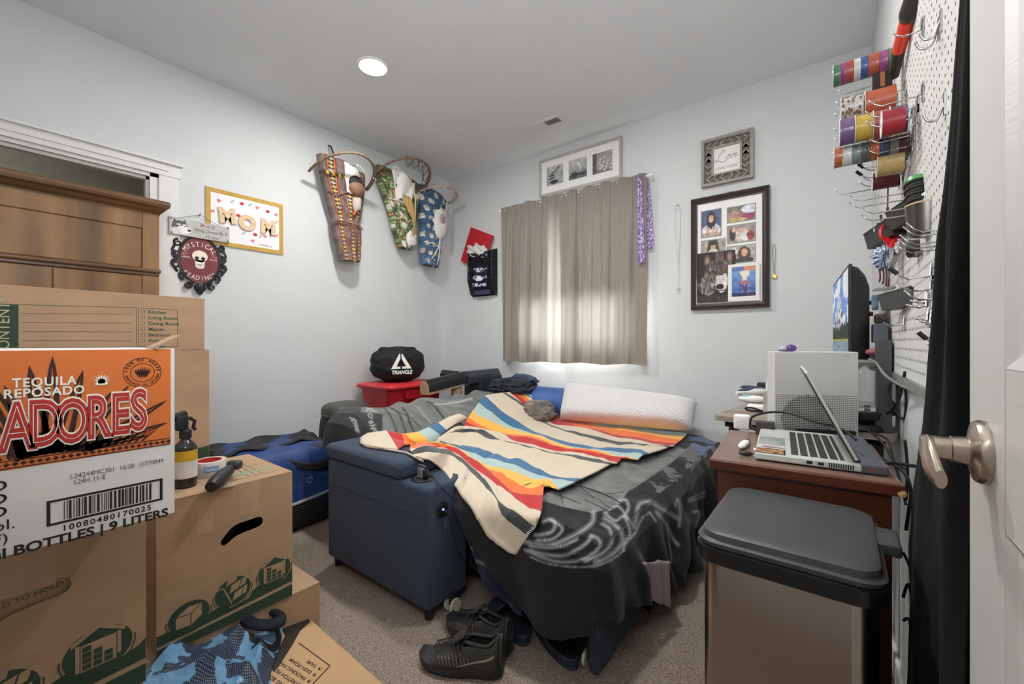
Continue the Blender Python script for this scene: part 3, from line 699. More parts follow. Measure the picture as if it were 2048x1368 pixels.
text('signature', [('PAMELA', 0.020, fr.at(0.115, -0.135, 0.0062), dict(sx=1.2))], mat('grey_pencil', (120, 128, 140), 0.8), t)
# --- husky plank sign
fr = LEFT(0.888, 1.787, -3.085)
t = thing('husky_sign', 'weathered white plank sign with a husky head hanging on twine', 'wall sign', tuple(fr.p(0, -0.05, 0)))
q = M(); q.fbox(fr, -0.155, 0.155, -0.051, 0.051, -0.012, 0, 0.002); q.build('plank', mat('whitewashed_wood', (182, 180, 176), 0.8, var=0.08, scale=30, stretch=(1, 0.3, 3)), t)
q = M(); q.tube([fr.p(-0.12, 0.045, 0.001), fr.p(0.0, 0.098, -0.015), fr.p(0.10, 0.045, 0.001)], 0.0016, 6); q.cyl(fr.p(0, 0.095, -0.025), fr.p(0, 0.100, -0.002), 0.003); q.build('twine', mat('grey_twine', (130, 122, 112), 0.9), t)
def husky(u, v):
    c = (182, 180, 176); n = fbm(u*9, v*9, 4)
    for ex in (0.22, 0.66):
        if abs(u-ex) < 0.11*(1-(v-0.62)/0.36) and 0.62 < v < 0.98: c = (60, 60, 66)
    if ((u-0.45)/0.36)**2+((v-0.50)/0.36)**2 < 1: c = (76+30*n, 78+30*n, 84+30*n)
    if ((u-0.62)/0.32)**2+((v-0.34)/0.24)**2 < 1: c = (224, 222, 220)
    if ((u-0.28)/0.2)**2+((v-0.24)/0.2)**2 < 1: c = (206, 204, 202)
    for ex in (0.40, 0.66):
        if ((u-ex)/0.09)**2+((v-0.62)/0.045)**2 < 1: c = (228, 228, 228)
        if ((u-ex)/0.045)**2+((v-0.54)/0.03)**2 < 1: c = (40, 56, 80)
    if ((u-0.86)/0.08)**2+((v-0.34)/0.07)**2 < 1: c = (26, 26, 28)
    return c
paint('husky_picture', fr.at(-0.098, 0.0, 0.0006), 0.11, 0.10, 40, 40, husky, PRINT, t)
text('lettering', [('L  ve is:', 0.026, fr.at(0.035, 0.030, 0.0006), dict(shear=0.3)), ('Being Owned By A', 0.026, fr.at(0.055, -0.002, 0.0006), dict(shear=0.3, sx=0.86)), ('Husky!', 0.026, fr.at(0.06, -0.034, 0.0006), dict(shear=0.3))], mat('dark_grey_ink', (84, 84, 84), 0.8), t)
shape('red_heart', [heart(0.012, 0.031, 0.009)], fr.at(0, 0, 0.0006), 0.0006, mat('red_ink', (200, 60, 50), 0.7), t)
q = M()
for u in (-0.145, 0.145):
    for v in (-0.042, 0.042): q.cyl(fr.p(u, v, 0), fr.p(u, v, 0.001), 0.005, seg=12)
q.build('corner_nails', mat('dark_nail', (70, 68, 66), 0.5), t)
# --- mystical readings plaque
ctr = W(400, 521, x=-3.095); a = W(361, 521, x=-3.095); b = W(441, 521, x=-3.095); top = W(400, 474, x=-3.095); bot = W(400, 566, x=-3.095)
fr = LEFT(ctr.y, (top.z+bot.z)/2, -3.108); rx, ry = (b.y-a.y)/2, (top.z-bot.z)/2
t = thing('skull_plaque', 'maroon oval plaque with a skull and MYSTICAL READINGS in an ornate black frame', 'wall plaque', tuple(fr.p(0, -0.18, 0)))
me = _loops_mesh([ell(0, 0, rx, ry, 48)], fr, 0.012); link_mesh('maroon_oval', me, mat('maroon_print', (112, 50, 58), 0.6, var=0.02), t)
ORN = mat('ornate_black_resin', (44, 40, 42), 0.35, var=0.06)
q = M(); q.tube([fr.p(x, y, 0.012) for x, y in ell(0, 0, rx*1.03, ry*1.03, 60)], 0.008, 8, closed=True)
def scroll(cx, cy, R0, turns, a0, sgn, r_):
    pts = []
    for i in range(22):
        s_ = i/21; a_ = a0+sgn*turns*2*math.pi*s_; rr = R0*(1-0.8*s_); pts.append(fr.p(cx+rr*math.cos(a_), cy+rr*math.sin(a_), 0.012))
    q.tube(pts, r_, 7, rs=[r_*(1-0.4*i/21) for i in range(22)])
for sg in (-1, 1):
    scroll(sg*(rx+0.006), ry*0.62, 0.022, 1.2, math.pi/2, -sg, 0.008); scroll(sg*(rx+0.012), ry*0.15, 0.024, 1.1, -math.pi/2, sg, 0.009)
    scroll(sg*(rx+0.014), -ry*0.28, 0.026, 1.2, math.pi/2, -sg, 0.009); scroll(sg*(rx*0.80), -ry*0.72, 0.026, 1.1, -math.pi/2 if sg > 0 else -math.pi/2, sg, 0.009)
    q.tube([fr.p(sg*(rx+0.020), ry*0.55, 0.012), fr.p(sg*(rx+0.034), ry*0.3, 0.016), fr.p(sg*(rx+0.012), 0, 0.014), fr.p(sg*(rx+0.036), -ry*0.3, 0.016), fr.p(sg*(rx+0.008), -ry*0.6, 0.012)], 0.008, 8)
    scroll(sg*0.062, -ry-0.018, 0.022, 1.2, math.pi/2, sg, 0.009); scroll(sg*0.060, ry+0.006, 0.018, 1.0, -math.pi/2, -sg, 0.007)
q.blob(fr.p(0, -ry-0.030, 0.012), (0.028, 0.062, 0.060), seg=16, rings=10); q.blob(fr.p(0, -ry-0.055, 0.012), (0.022, 0.03, 0.034), seg=12, rings=8)
for k in range(-2, 3): q.tube([fr.p(0, -ry-0.052, 0.022), fr.p(k*0.008, -ry-0.030, 0.028), fr.p(k*0.013, -ry-0.006, 0.018)], 0.0032, 6)
q.build('ornate_frame', ORN, t, True)
CRM = mat('cream_print', (222, 212, 196), 0.7, var=0.02)
f2 = fr.at(0, 0, 0.0124)
text('lettering', arc_text('MYSTICAL', ry*0.66, f2, math.radians(150), math.radians(30), 0.042, sx=0.8)+arc_text('READINGS', ry*0.80, f2, math.radians(222), math.radians(318), 0.038, flip=True, sx=0.8)+[('MIND', 0.016, f2.at(-rx*0.68, 0.008), {}), ('PALM', 0.016, f2.at(rx*0.68, 0.008), {})], CRM, t)
sk = [ell(0, 0.022, 0.040, 0.036, 28)+[], [(-0.026, 0.0), (0.026, 0.0), (0.022, -0.046), (0.008, -0.054), (-0.008, -0.054), (-0.022, -0.046)]]
me = _loops_mesh([sk[0]], f2, 0.0012); me2 = _loops_mesh([sk[1]], f2, 0.0012); link_mesh('skull', join_meshes([me, me2]), CRM, t)
f3 = f2.at(0, 0, 0.0013)
shape('skull_hollows', [ell(-0.016, 0.010, 0.011, 0.010, 14), ell(0.016, 0.010, 0.011, 0.010, 14), [(0, 0.0), (0.006, -0.012), (-0.006, -0.012)], rect(-0.016, -0.029, 0.016, -0.0265), rect(-0.001, -0.044, 0.001, -0.030), rect(-0.009, -0.042, -0.0075, -0.030), rect(0.0075, -0.042, 0.009, -0.030)], f3, 0.0005, INK, t)
shape('small_scrolls', [stroke([(p.x, p.y) for p in smooth_pts([(sg*0.055, 0.030, 0), (sg*0.065, 0.038, 0), (sg*0.076, 0.032, 0), (sg*0.070, 0.024, 0), (sg*0.064, 0.029, 0)], 5)], 0.0018) for sg in (-1, 1)]+[ell(sg*0.084, 0.026, 0.006, 0.005, 10) for sg in (-1, 1)], f2, 0.0006, mat('dusty_pink_print', (190, 140, 134), 0.7), t)
# --- outlet with plug
fr = LEFT(1.386, 0.378, -3.11)
t = thing('wall_outlet', 'white wall outlet with two sockets low on the left wall', 'outlet', tuple(fr.p(0, -0.06, 0)))
q = M(); q.fbox(fr, -0.036, 0.036, -0.058, 0.058, 0, 0.006, 0.003); q.build('cover_plate', WHITEP, t)
q = M(); q.fbox(fr, -0.017, 0.017, 0.008, 0.036, 0.004, 0.008, 0.002); q.fbox(fr, -0.017, 0.017, -0.036, -0.008, 0.004, 0.008, 0.002); q.build('socket', mat('socket_white', (200, 200, 196), 0.5), t)
t = thing('power_plug', 'black power plug and adapter in the outlet above the blue bag', 'plug', tuple(fr.p(0, -0.09, 0.02)))
q = M(); q.fbox(fr, -0.014, 0.014, 0.006, 0.036, 0.008, 0.040, 0.005); q.fbox(fr, -0.016, 0.018, -0.052, 0.0, 0.008, 0.046, 0.005); q.fbox(fr, -0.013, 0.013, -0.080, -0.05, 0.008, 0.034, 0.004); q.build('plug_body', BLACKP, t)
q = M(); q.tube(smooth_pts([fr.p(0.0, 0.024, 0.038), fr.p(0.03, 0.018, 0.05), fr.p(0.12, -0.035, 0.05), fr.p(0.30, -0.075, 0.05), fr.p(0.45, -0.09, 0.06)], 8), 0.0035, 8); q.build('power_cord', CABLE, t, 'all')
# ============================================================ cradleboards
def cradle(label, C4, patt, vm, bulge, hoop, nm='cradleboard', loc=None, hoopmat=None, X=-2.99):
    TL, TR, BR, BL = [W(px, py, x=X) for px, py in C4]
    t = thing(nm, label, 'cradleboard', (-3.08, (BL.y+BR.y)/2, min(BL.z, BR.z)))
    # wooden back board against the wall
    q = M(); f = Fr((-3.106, 0, 0), (0, 1, 0), (0, 0, 1))
    q.prism([(BL.y+0.045, BL.z+0.02), (BR.y+0.01, BR.z+0.02), (TR.y+0.01, TR.z), ((TL.y+TR.y)/2+0.03, max(TL.z, TR.z)-0.01), (TL.y+0.07, TL.z-0.02)], f, 0.018)
    q.build('back_board', mat('cradle_plank', (120, 92, 70), 0.7, var=0.06), t)
    NU, NV = 110, 220; V = []; Cc = []
    for j in range(NV+1):
        v = j/NV; L_ = TL.lerp(BL, v); R_ = TR.lerp(BR, v)
        pin = 1-0.10*math.exp(-((v-0.55)/0.05)**2)-0.05*math.exp(-((v-0.85)/0.04)**2)
        for i in range(NU+1):
            u = i/NU; a = (u-0.5)*math.pi; p = L_.lerp(R_, u)
            m_ = (L_+R_)/2; p = m_+(p-m_)*pin*(1.0+0.05*math.sin(v*9))
            n_ = (bulge*(0.35+0.65*math.cos(a)))*pin*(1-0.35*v)+0.006*fbm(u*6, v*12)+0.004*math.sin(u*20+v*8)
            V.append((X-0.02+n_-(0.055 if (i == 0 or i == NU) else 0), p.y, p.z)); Cc.append(rgb(*patt(u, v)))
    F = [(j*(NU+1)+i, (j+1)*(NU+1)+i, (j+1)*(NU+1)+i+1, j*(NU+1)+i+1) for j in range(NV) for i in range(NU)]
    me = bpy.data.meshes.new('w'); me.from_pydata(V, [], F); setcol(me, Cc); me.polygons.foreach_set('use_smooth', [True]*len(F))
    link_mesh('fabric_wrap', me, vm, t)
    # hoop sticking out over the head
    hy, hR, hz, hD, hr, up = hoop
    pts = []
    for k in range(25):
        a = math.pi*k/24; pts.append((X-0.02+hD*math.sin(a), hy+hR*math.cos(a), hz+up*math.sin(a)))
    q = M(); q.tube(pts, hr, 8, flat=1.6); q.build('hoop', hoopmat, t, 'all')
    return t, (TL, TR, BR, BL), pts
FAB = vmat('wrap_fabric', 0.85, bscale=200)
def pat1(u, v):
    n = fbm(u*7, v*14, 3); c = (104+30*n, 92+28*n, 88+28*n)
    for cu in (0.18, 0.52, 0.84):
        du = abs(u-cu+0.02*math.sin(v*5))
        if du < 0.075:
            c = (52, 44, 46); k = (v*26+cu*5) % 1
            if abs(k-0.5) < 0.42*(1-du/0.06): c = (176, 156, 88) if int(v*26) % 3 else (160, 160, 154)
            if du > 0.055: c = (176, 106, 72)
        elif du < 0.10: c = (126, 50, 44)
    if abs(v-0.17) < 0.016: c = (214, 180, 60) if int(u*18) % 2 else (80, 56, 56)
    return tuple(max(8, min(240, x)) for x in c)
hm1 = vmat('beaded_hoop', 0.6)
HB = mat('wrapped_hoop_tan', (150, 118, 92), 0.7, var=0.10, scale=90, c2=(88, 62, 54))
HB2 = mat('wrapped_hoop_red', (132, 74, 62), 0.7, var=0.10, scale=120, c2=(206, 196, 186))
HB1 = mat('wrapped_hoop_dark', (88, 68, 58), 0.7, var=0.10, scale=90, c2=(150, 132, 104))
LACE = mat('rawhide_lace', (206, 186, 158), 0.8, var=0.05); WCLOTH = mat('white_cotton', (212, 210, 206), 0.9, var=0.03, scale=12)
t, K, hp = cradle('cradleboard in brown and orange patterned fabric with a doll head, nearest the sign', [(638, 306), (728, 350), (720, 524), (684, 520)], pat1, FAB, 0.09, (1.755, 0.235, 2.335, 0.30, 0.009, 0.12), hoopmat=HB1)
TL, TR, BR, BL = K
def onwrap(u, v, n=0.0, X=-2.99, b=0.09):
    p = TL.lerp(TR, u).lerp(BL.lerp(BR, u), v); return Vector((X-0.02+b*(0.35+0.65*math.cos((u-0.5)*math.pi))*(1-0.35*v)+n, p.y, p.z))
q = M(); q.grid([[onwrap(0.40+0.42*i/10*(1-0.35*abs(j/10-0.3)), 0.02+0.30*j/10, 0.012+0.004*math.sin(i+j)) for i in range(11)] for j in range(11)]); q.build('white_lining', WCLOTH, t, 'all', solid=0.003)
q = M(); q.blob(onwrap(0.66, 0.24, 0.02), (0.09, 0.125, 0.125), seg=18, rings=12); q.build('doll_face', mat('doll_skin', (132, 96, 76), 0.6, var=0.05), t, True)
q = M(); q.blob(onwrap(0.66, 0.21, 0.018)+Vector((-0.012, 0, 0.014)), (0.10, 0.138, 0.128), seg=18, rings=12); q.build('doll_hair', mat('doll_hair', (44, 38, 38), 0.7, var=0.1), t, True)
q = M(); q.blob(onwrap(0.70, 0.38, 0.008), (0.05, 0.075, 0.14), seg=16, rings=10, wob=0.3); q.build('doll_bib', mat('doll_bib', (186, 176, 168), 0.9), t, True)
q = M()
for v_ in (0.34, 0.62, 0.64): q.tube([onwrap(i/14, v_+0.03*math.sin(i*0.7)*(v_ < 0.5), 0.010) for i in range(15)], 0.0035, 6)
q.tube([onwrap(0.5, 0.62, 0.012), onwrap(0.42, 0.72, 0.018), onwrap(0.30, 0.86, 0.012)], 0.003, 6); q.tube([onwrap(0.5, 0.62, 0.012), onwrap(0.66, 0.74, 0.018), onwrap(0.62, 0.88, 0.012)], 0.003, 6)
q.build('lacing', mat('brown_lace', (120, 86, 66), 0.8), t, 'all')
q = M(); q.tube([onwrap(0.55, 0.53, 0.012), onwrap(0.75, 0.42, 0.014), onwrap(0.92, 0.33, 0.006)], 0.008, 6); q.build('orange_ribbon', mat('orange_ribbon', (200, 116, 62), 0.6), t, 'all')
q = M()
for k in range(9): q.blob((-2.83-0.004*k, 1.80+0.022*k, 2.425-0.006*k), (0.012, 0.012, 0.018), seg=8, rings=6)
q.tube([(-2.83-0.004*k, 1.80+0.022*k, 2.43-0.006*k) for k in range(9)], 0.0012, 5); q.build('shell_string', WCLOTH, t, True)
q = M(); q.tube([(-3.10, 1.72, 2.62), (-3.06, 1.715, 2.60), (-3.02, 1.72, 2.52)], 0.006, 6); q.build('hanging_cord', INK, t)
def pat2(u, v):
    n = fbm(u*5, v*9, 8); m_ = fbm(u*11, v*20, 2)
    c = (96, 114, 78) if n > -0.1 else (64, 74, 58)
    if n > 0.26: c = (196, 198, 192)
    if m_ > 0.34: c = (176, 116, 78)
    if m_ < -0.34: c = (140, 170, 110)
    if v < 0.10: c = (84, 78, 50)
    return c
t, K, hp = cradle('cradleboard in green landscape print with a raffia doll, the middle one', [(753, 328), (842, 372), (824, 500), (803, 494)], pat2, FAB, 0.07, (2.325, 0.245, 2.50, 0.27, 0.009, 0.12), hoopmat=HB)
TL, TR, BR, BL = K
q = M(); q.grid([[onwrap(0.22+0.55*i/14*(1-0.25*j/12), 0.0+0.42*j/12-0.06*math.sin(i*0.4), 0.015+0.012*math.sin(i*0.9+j*0.4), b=0.07) for i in range(15)] for j in range(13)]); q.build('white_hood', WCLOTH, t, 'all', solid=0.003)
RAF = mat('raffia', (206, 176, 118), 0.8, var=0.10, scale=60)
q = M()
for k in range(46):
    a = random.uniform(-1, 1); pts = [onwrap(0.50+0.12*a, 0.30, 0.03, b=0.07), onwrap(0.55+0.14*a+random.uniform(-.03, .03), 0.45, 0.045, b=0.07), onwrap(0.70+0.04*a, 0.64, 0.045, b=0.07), onwrap(0.76+0.12*a, 0.80+random.uniform(-.05, .05), 0.03, b=0.07)]
    q.tube(smooth_pts(pts, 4), 0.0035, 4, flat=1.8)
q.build('raffia_hair', RAF, t)
q = M()
for pa in ([onwrap(i/12, 0.40, 0.012, b=0.07) for i in range(9)], [onwrap(0.05+i/12*0.7, 0.62+0.02*math.sin(i), 0.012, b=0.07) for i in range(12)], [onwrap(0.78, 0.70, 0.02, b=0.07), onwrap(0.5, 0.86, 0.02, b=0.07)], [onwrap(0.62, 0.0, 0.02, b=0.07), onwrap(0.72, 0.3, 0.05, b=0.07), onwrap(0.78, 0.62, 0.04, b=0.07)]): q.tube(pa, 0.005, 6)
q.build('lacing', LACE, t, 'all')
q = M(); q.blob(onwrap(0.72, 0.86, 0.01, b=0.07), (0.05, 0.11, 0.13), seg=16, rings=10, wob=0.35); q.build('white_bundle', WCLOTH, t, True)
q = M()
for k in range(6):
    a0_ = 0.5+0.28*k; p0 = Vector(hp[4+k*2])
    q.tube([p0+Vector((0, -0.03*math.sin(s_*math.pi), -0.09*math.sin(s_*math.pi)))+Vector((0.0, -0.012*s_*6, 0)) for s_ in [i/10 for i in range(11)]], 0.003, 5)
q.build('bead_loops', mat('dark_beads', (78, 66, 60), 0.6), t, 'all')
def pat3(u, v):
    n = fbm(u*6, v*12, 6); s = 1 if v < 0.5 else 1.15
    c = (58*s+14*n, 82*s+18*n, 108*s+26*n)
    k1, k2 = (u*3.2+0.5*(int(v*9) % 2)) % 1, (v*9) % 1
    if (k1-0.5)**2*5+(k2-0.5)**2*6 < 0.55 and n > -0.2: c = (176, 164, 146) if (k2 < 0.6) else (206, 204, 200)
    return tuple(max(8, min(240, x)) for x in c)
t, K, hp = cradle('cradleboard in blue owl print with a small oval face, nearest the corner', [(841, 367), (893, 404), (877, 535), (850, 528)], pat3, FAB, 0.07, (2.72, 0.19, 2.47, 0.23, 0.009, 0.04), hoopmat=HB2)
TL, TR, BR, BL = K
q = M(); q.blob(onwrap(0.72, 0.38, 0.0, b=0.07), (0.06, 0.17, 0.30), seg=20, rings=12, wob=0.07); q.build('white_hood', WCLOTH, t, True)
q = M(); q.blob(onwrap(0.72, 0.33, 0.030, b=0.07), (0.03, 0.065, 0.09), seg=16, rings=10); q.build('oval_face', mat('doll_face_dusky', (160, 140, 132), 0.7, var=0.08, scale=25), t, True)
q = M()
for pa in ([onwrap(i/12, 0.72+0.01*math.sin(i), 0.012, b=0.07) for i in range(13)], [onwrap(0.72, 0.58, 0.02, b=0.07), onwrap(0.66, 0.75, 0.02, b=0.07), onwrap(0.30, 0.93, 0.012, b=0.07)], [onwrap(0.72, 0.58, 0.02, b=0.07), onwrap(0.78, 0.78, 0.02, b=0.07), onwrap(0.74, 0.98, 0.012, b=0.07)], [onwrap(0.90, 0.05, 0.02, b=0.07), onwrap(0.97, 0.3, 0.02, b=0.07), onwrap(0.80, 0.56, 0.02, b=0.07)]): q.tube(pa, 0.0055, 6)
q.tube([Vector(hp[20]), Vector(hp[8])+Vector((0, 0, -0.05)), Vector(hp[12])], 0.002, 5)
q.build('white_lacing', mat('white_lace', (222, 216, 206), 0.8), t, 'all')
q = M()
for k in range(14):
    p0 = Vector(hp[3+k]); q.tube([p0, p0+Vector((-0.06, 0, -0.02-0.004*(k % 3)))], 0.0018, 4)
q.build('hoop_fringe', mat('white_fringe', (206, 204, 202), 0.8), t)
# ============================================================ wooden armoire standing in the closet opening
WOOD = mat('stained_brown_wood', (140, 104, 64), 0.42, var=0.1, scale=4, stretch=(1.0, 1.6, 0.22), c2=(84, 58, 36), bump=0.1, bscale=60, coat=0.2)
WOODH = mat('stained_brown_moulding', (110, 76, 46), 0.35, var=0.1, scale=8, stretch=(1, 0.25, 1), c2=(82, 56, 36), coat=0.3)
AX = -2.90
t = thing('armoire', 'tall dark stained wooden armoire in the closet opening behind the boxes', 'wardrobe', (-3.15, 0.2, 0))
q = M(); q.bb((AX-0.50, -0.14, 0.0), (AX-0.004, 0.64, 1.79)); q.build('body', WOOD, t)
q = M()
for a, b in (((-0.14, 0.02), (0.645, 0.10)), ((0.575, 0.10), (0.645, 1.79)), ((-0.14, 0.10), (-0.07, 1.79)), ((-0.07, 1.70), (0.575, 1.79))): q.rbb((AX-0.004, a[0], a[1]), (AX+0.008, b[0], b[1]), 0.003, 2)
q.build('face_frame', WOOD, t)
q = M(); prof = [(0.0, 1.768), (0.006, 1.775), (0.010, 1.79), (0.022, 1.80), (0.030, 1.815), (0.046, 1.822), (0.050, 1.835), (0.050, 1.848), (0.044, 1.856), (0.0, 1.858)]
ring = []
for d_, z_ in prof: ring.append([(AX+d_, -0.14-d_, z_), (AX+d_, 0.64+d_*0.9, z_), (AX-0.5, 0.64+d_*0.9, z_), (AX-0.5, -0.14-d_, z_)])
for A, B in zip(ring[:-1], ring[1:]):
    for k in range(4): q.poly([A[k], A[(k+1) % 4], B[(k+1) % 4], B[k]])
q.poly(ring[-1]); q.poly(ring[0][::-1]); q.build('crown_moulding', WOODH, t)
q = M(); q.rbb((AX, -0.145, 1.468), (AX+0.022, 0.652, 1.490), 0.008, 3); q.rbb((AX, -0.142, 1.452), (AX+0.012, 0.646, 1.470), 0.004, 2); q.build('waist_moulding', WOODH, t)
for a, b in ((-0.068, 0.252), (0.256, 0.573)):
    q = M(); q.rbb((AX-0.004, a, 0.12), (AX+0.012, b, 1.448), 0.003, 2); q.build('door_panel', WOOD, t)
for z_ in (1.492, ):
    q = M(); q.rbb((AX-0.004, -0.068, z_), (AX+0.003, 0.573, 1.70), 0.003, 2); q.build('frieze_panel', WOOD, t)
# ============================================================ moving boxes
TAPE = mat('clear_packing_tape', (172, 142, 114), 0.35, var=0.03, coat=0.2)
def icons(f, s, which):
    """green oval pictograms on the carton: box, hand truck, warehouse; f is centred on the icon"""
    ring = [ell(0, 0, 0.052*s, 0.040*s, 36, rot=-0.2)]
    return ring
def carton(name, label, X, y0_, y1_, z0_, z1_, dep, handle=None, band=True, iconpos=(), label_text=True, openz=None, group=None):
    t = thing(name, label, 'cardboard box', (X-dep/2, (y0_+y1_)/2, z0_), group)
    w_, h_ = y1_-y0_, z1_-z0_; f = Fr((X, y0_, z0_), (0, 1, 0), (0, 0, 1)); th = 0.004
    lo = [rect(0.0, 0.0, w_, h_)]
    if handle:
        hu, hv = handle; hp = []
        for (a, b) in [(p.x, p.y) for p in smooth_pts([(-0.060, -0.022, 0), (-0.050, -0.006, 0), (-0.022, 0.018, 0), (0.020, 0.022, 0), (0.052, 0.021, 0), (0.061, 0.006, 0), (0.052, -0.010, 0), (0.015, -0.014, 0), (-0.020, -0.020, 0), (-0.048, -0.036, 0)], 4, True)]: hp.append((hu+a, hv+b))
        lo.append(hp)
    link_mesh('front_panel', _loops_mesh(lo, f.at(0, 0, -th), th), CARD, t)
    q = M(); q.bb((X-dep, y0_, z0_), (X-dep+th, y1_, z1_)); q.bb((X-dep+th, y0_, z0_), (X-th, y0_+th, z1_)); q.bb((X-dep+th, y1_-th, z0_), (X-th, y1_, z1_)); q.bb((X-dep+th, y0_+th, z0_), (X-th, y1_-th, z0_+th))
    q.build('side_panels', CARD, t)
    if openz is None:
        q = M(); q.bb((X-dep, y0_, z1_-0.0005), (X-dep/2-0.0015, y1_, z1_+0.003)); q.build('top_flap', CARD, t)
        q = M(); q.bb((X-dep/2+0.0015, y0_, z1_-0.0005), (X, y1_, z1_+0.003)); q.build('top_flap', CARD, t)
    return t, f, w_, h_
TM = lambda f, *a: None
# front right box (taped, oval handle, green band)
t, f, bw, bh = carton('moving_box', 'cardboard moving box with dark handle slot, carrying the spray bottle and tape roll', -1.50, 0.328, 0.699, 0.215, 0.646, 0.372, handle=(0.215, 0.288))
def printed(t, f, bw, bh, flip=False):
    """green band with three round pictograms, as printed on the removal cartons"""
    e = 0.0006
    shape('green_band', [[(0.001, 0.060), (0.04, 0.062), (0.05, 0.052), (0.10, 0.044), (0.115, 0.062), (0.165, 0.072), (0.180, 0.052), (0.235, 0.058), (0.245, 0.078), (0.305, 0.096), (0.310, 0.072), (0.345, 0.070), (bw-0.012, 0.086), (bw-0.001, 0.096), (bw-0.001, 0.052), (0.001, 0.030)], [(0.001, 0.022), (bw-0.001, 0.040), (bw-0.001, 0.002), (0.001, 0.002)]], f, e, GREENINK, t)
    sh_ = bw-0.394 if bw < 0.394 else 0.0
    cs = [(0.085+sh_*0.4, 0.082, 0.050, 0.042), (0.205+sh_*0.7, 0.100, 0.050, 0.044), (0.335+sh_, 0.112, 0.052, 0.046)]
    shape('green_discs', [ell(a, b, rx_, ry_, 36) for a, b, rx_, ry_ in cs], f.at(0, 0, e), e, GREENINK, t)
    shape('disc_rims', [lp for a, b, rx_, ry_ in cs for lp in ([stroke(ell(a, b-0.002, rx_*1.09, ry_*1.09, 30, math.pi*0.95, math.pi*2.05), 0.0022)])], f.at(0, 0, 2*e), e, GREENINK, t)
    g = f.at(0, 0, 2*e); k = []
    a, b = cs[0][:2]
    k += [[(a-0.032, b-0.024), (a+0.002, b-0.028), (a+0.002, b+0.004), (a-0.032, b+0.008)], [(a+0.0045, b-0.028), (a+0.030, b-0.010), (a+0.030, b+0.022), (a+0.0045, b+0.004)], [(a-0.030, b+0.011), (a+0.003, b+0.0065), (a+0.030, b+0.025), (a-0.002, b+0.028)]]
    a, b = cs[1][:2]
    k += [stroke([(a-0.052, b+0.014), (a-0.040, b+0.024), (a-0.026, b+0.020), (a-0.004, b-0.036)], 0.0035), ell(a-0.003, b-0.036, 0.007, 0.007, 16)]
    k += [[(a-0.020, b+0.024), (a+0.008, b+0.032), (a+0.014, b+0.056), (a-0.013, b+0.050)], [(a-0.010, b-0.002), (a+0.015, b+0.006), (a+0.022, b+0.030), (a-0.005, b+0.022)], [(a+0.018, b+0.007), (a+0.034, b+0.012), (a+0.040, b+0.034), (a+0.025, b+0.030)], [(a-0.002, b-0.028), (a+0.022, b-0.021), (a+0.028, b+0.002), (a+0.004, b-0.006)], [(a+0.025, b-0.020), (a+0.037, b-0.016), (a+0.040, b+0.006), (a+0.031, b+0.003)]]
    a, b = cs[2][:2]
    k += [[(a-0.040, b+0.030), (a, b+0.055), (a+0.040, b+0.030), (a+0.040, b+0.022), (a, b+0.046), (a-0.040, b+0.022)], rect(a-0.034, b-0.030, a-0.028, b+0.024), rect(a+0.028, b-0.022, a+0.034, b+0.024)]
    shape('carton_pictograms', k, g, e, CARD, t)
    blk = [rect(a-0.024+i*0.016, b-0.028+j*0.012, a-0.011+i*0.016, b-0.018+j*0.012) for i, n_ in enumerate((4, 3, 2)) for j in range(n_)]
    blk2 = [rect(a-0.0265, b-0.031, a+0.0265, b+0.022)]
    shape('warehouse_bay', blk2, g.at(0, 0, 0.0002), e, CARD, t); shape('warehouse_boxes', blk, g.at(0, 0, 0.0009), e, GREENINK, t)
printed(t, f, bw, bh)
q = M(); q.fbox(f, 0.205, 0.265, bh-0.10, bh+0.001, 0, 0.0008); q.build('clear_tape', TAPE, t)
q = M(); q.fbox(f, 0.095, 0.135, bh-0.12, bh-0.02, 0, 0.0004); q.build('clear_tape', TAPE, t)
q = M(); q.bb((-1.50-0.372, 0.46, 0.6492), (-1.49, 0.52, 0.6500)); q.build('top_tape', TAPE, t)
FT = Fr((-1.50-0.372, 0.305, 0.6492), (0, 1, 0), (1, 0, 0)); FT = Fr((-1.50, 0.305, 0.6492), (0, 1, 0), (-1, 0, 0)) # top face, up is N
shape('printed_label_box', [stroke([(0.30, 0.06), (0.305, 0.29)], 0.002), stroke([(0.32, 0.06), (0.325, 0.29)], 0.002), stroke([(0.28, 0.06), (0.285, 0.29)], 0.002), stroke([(0.20, 0.05), (0.39, 0.05)], 0.001)], Fr(FT.O, (0, 1, 0), (-1, 0, 0)), 0.0004, CARDINK, t)
PALEG = mat('pale_green_print', (128, 148, 118), 0.8)
shape('pale_green_strip', [rrect(0.225, 0.095, 0.375, 0.118, 0.010)], Fr(FT.O, (0, 1, 0), (-1, 0, 0)), 0.0005, PALEG, t)
# left front box with FOLD TO HOLD handle
t, f, bw, bh = carton('moving_box', 'cardboard moving box marked FOLD TO HOLD directly under the orange liquor box', -1.20, -0.165, 0.245, 0.355, 0.786, 0.33, handle=(0.235, 0.262))
printed(t, f, bw, bh)
q = M(); q.fbox(f, 0.19, 0.275, bh-0.155, bh, 0, 0.0008); q.build('clear_tape', TAPE, t)
q = M(); q.fbox(f, 0.165, 0.305, 0.225, 0.300, -0.016, -0.012); q.build('handle_flap', CARD, t)
text('lettering', [('FOLD TO HOLD', 0.013, f.at(0.235, 0.262, -0.0115, 0.10), dict(sx=1.1))], CARDINK, t)
t, f, bw, bh = carton('moving_box', 'plain cardboard box at the bottom of the left stack behind the camouflage shirt', -1.20, -0.165, 0.240, 0.0, 0.353, 0.33)
